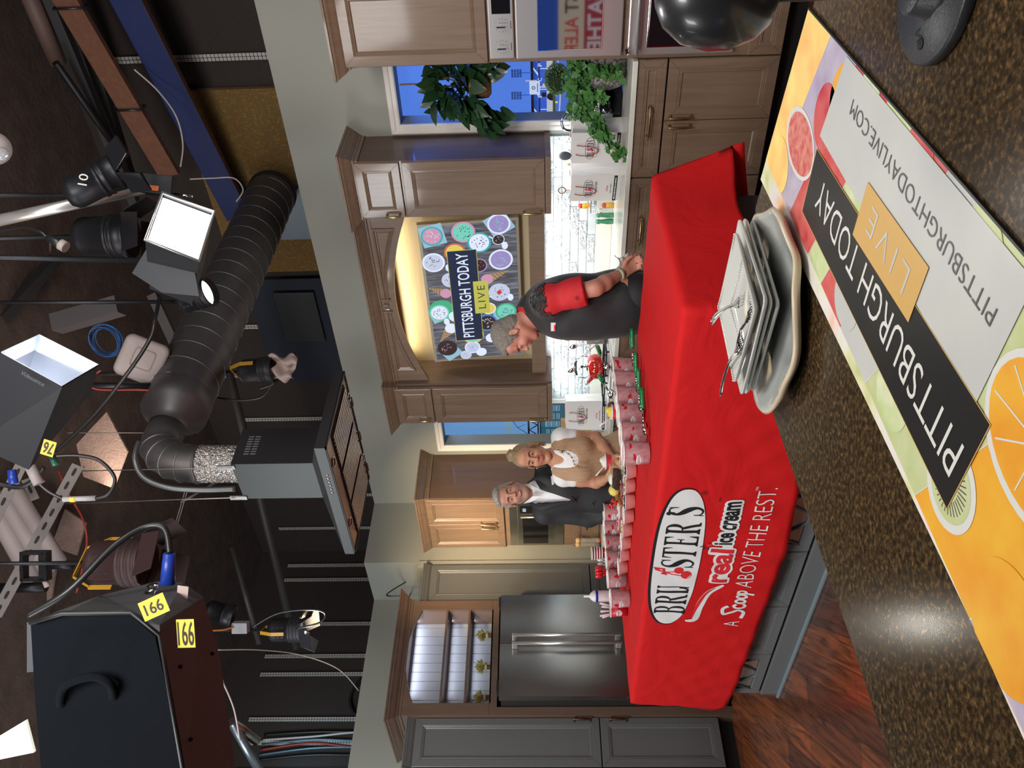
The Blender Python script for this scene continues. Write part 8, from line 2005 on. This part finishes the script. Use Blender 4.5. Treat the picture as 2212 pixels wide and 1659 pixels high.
tpc=PY(1203,171,5.12); tpb=thing('boxwood_topiary','round clipped boxwood ball in a ribbed grey pot on the window sill','plant',(tpc.x,5.12,1.18)); zc_=tpc.z-1.18
MB().sphere((0,0,zc_),(.078,.072,.062),24,16).build('inner_ball',M('topiary_core',(0.01,0.03,0.006),.8),tpb)
b=MB(); 
for k in range(950):
    a=rr.uniform(0,2*pi); s_=rr.uniform(-1,1); q=sqrt(1-s_*s_); n=Vector((q*cos(a)*.088,q*sin(a)*.08,s_*.070)); c=n*rr.uniform(.93,1.05)+Vector((0,0,zc_)); dv_=(n.normalized()+Vector((rr.uniform(-.6,.6),rr.uniform(-.6,.6),rr.uniform(-.6,.6)))).normalized(); s2=dv_.orthogonal().normalized()*.0045; b.add([tuple(c),tuple(c+dv_*.006+s2),tuple(c+dv_*.014),tuple(c+dv_*.006-s2)],[(0,1,2,3)])
b.build('clipped_leaves',M('boxwood_leaf',(0.10,0.20,0.02),.5,var=((0.24,0.36,0.06),90,.5)),tpb)
b=MB(); pr=[]; nr=5
for i in range(21): z_=i/20*(zc_-.05); pr.append((.040+.006*i/20+.003*abs(sin(pi*nr*i/20)),z_))
b.lathe([(.001,0)]+pr+[(.001,zc_-.05)],32); b.build('ribbed_pot',M('ribbed_cream_pot',(0.55,0.51,0.42),.7),tpb)
# coffee maker and chrome tap
cm=thing('coffee_maker','black coffee maker with polished steel bands under the ivy','coffee maker',(-2.20,4.93,ZW)); MB().box(-.09,.09,-.09,.09,0,.055,0,.01).box(-.09,.09,.02,.09,.05,.26,0,.01).build('maker_body',black_gl,cm); MB().lathe([(.001,.06),(.055,.06),(.062,.09),(.05,.12),(.001,.12)],28,0,(0,-.02,0)).build('carafe',black_gl,cm)
for z_ in (.135,.178): MB().lathe([(.05,0),(.056,.004),(.056,.03),(.05,.034)],28,0,(0,-.02,z_)).build('steel_band',chrome,cm)
MB().box(-.09,.09,-.09,.09,.225,.275,0,.012).build('maker_lid',black_gl,cm)
fc=tag(MB().tube(spline([(-2.30,5.0,ZW),(-2.30,5.0,ZW+.30),(-2.31,4.99,ZW+.345),(-2.345,4.97,ZW+.365),(-2.385,4.95,ZW+.345),(-2.39,4.945,ZW+.28)],7),.009,12).build('chrome_tap',chrome),'chrome gooseneck tap behind the first paper bag','tap')
tag(MB().box(-2.47,-2.12,5.03,5.06,ZW+.29,ZW+.31,0,.004).tube([(-2.45,5.045,ZW),(-2.45,5.045,ZW+.3)],.004,6).tube([(-2.14,5.045,ZW),(-2.14,5.045,ZW+.3)],.004,6).build('sill_rack',steel),'thin steel shelf rail under the plant window','rack')

# lit weather-show sign across the studio, behind the camera: its mirror image shows in the oven glass
sgn=thing('lit_studio_sign','lit red and cream weather sign across the studio, seen mirrored in the upper oven door','sign',(-4.15,-3.3,.35),pi)
MB().box(-.75,.75,0,.06,0,1.35).build('sign_cabinet',black_pl,sgn)
d=Decal(); d.poly([(-.73,.75),(.73,.75),(.73,1.32),(-.73,1.32)],0); d.poly([(-.73,.38),(.73,.38),(.73,.75),(-.73,.75)],1); d.poly([(-.73,.05),(.73,.05),(.73,.38),(-.73,.38)],2)
d.text('FIRST',-.66,-.05,.46,.66,3,.02,lift=.002); d.text('ALERT',.0,.66,.46,.66,4,.02,lift=.002); d.text('WEATHER',-.66,.66,.11,.33,5,.02,lift=.002)
d.build('lit_panel',[emis('sign_blue',(0.02,0.10,0.55),1.2),emis('sign_cream',(0.75,0.62,0.45),1.2),emis('sign_red',(0.45,0.01,0.03),1.2),emis('sign_ink',(0.02,0.02,0.03),1),emis('sign_bright_red',(0.7,0.03,0.03),1.2),emis('sign_white',(0.85,0.75,0.75),1.2)],lambda x,z,l:(x,-l,z),sgn)

_cl=P3(668,1358,5.35)
area('warm_clamp_beam',_cl,(-6.0,4.55,2.1),14,.15,(1,.74,.42),spread=50)
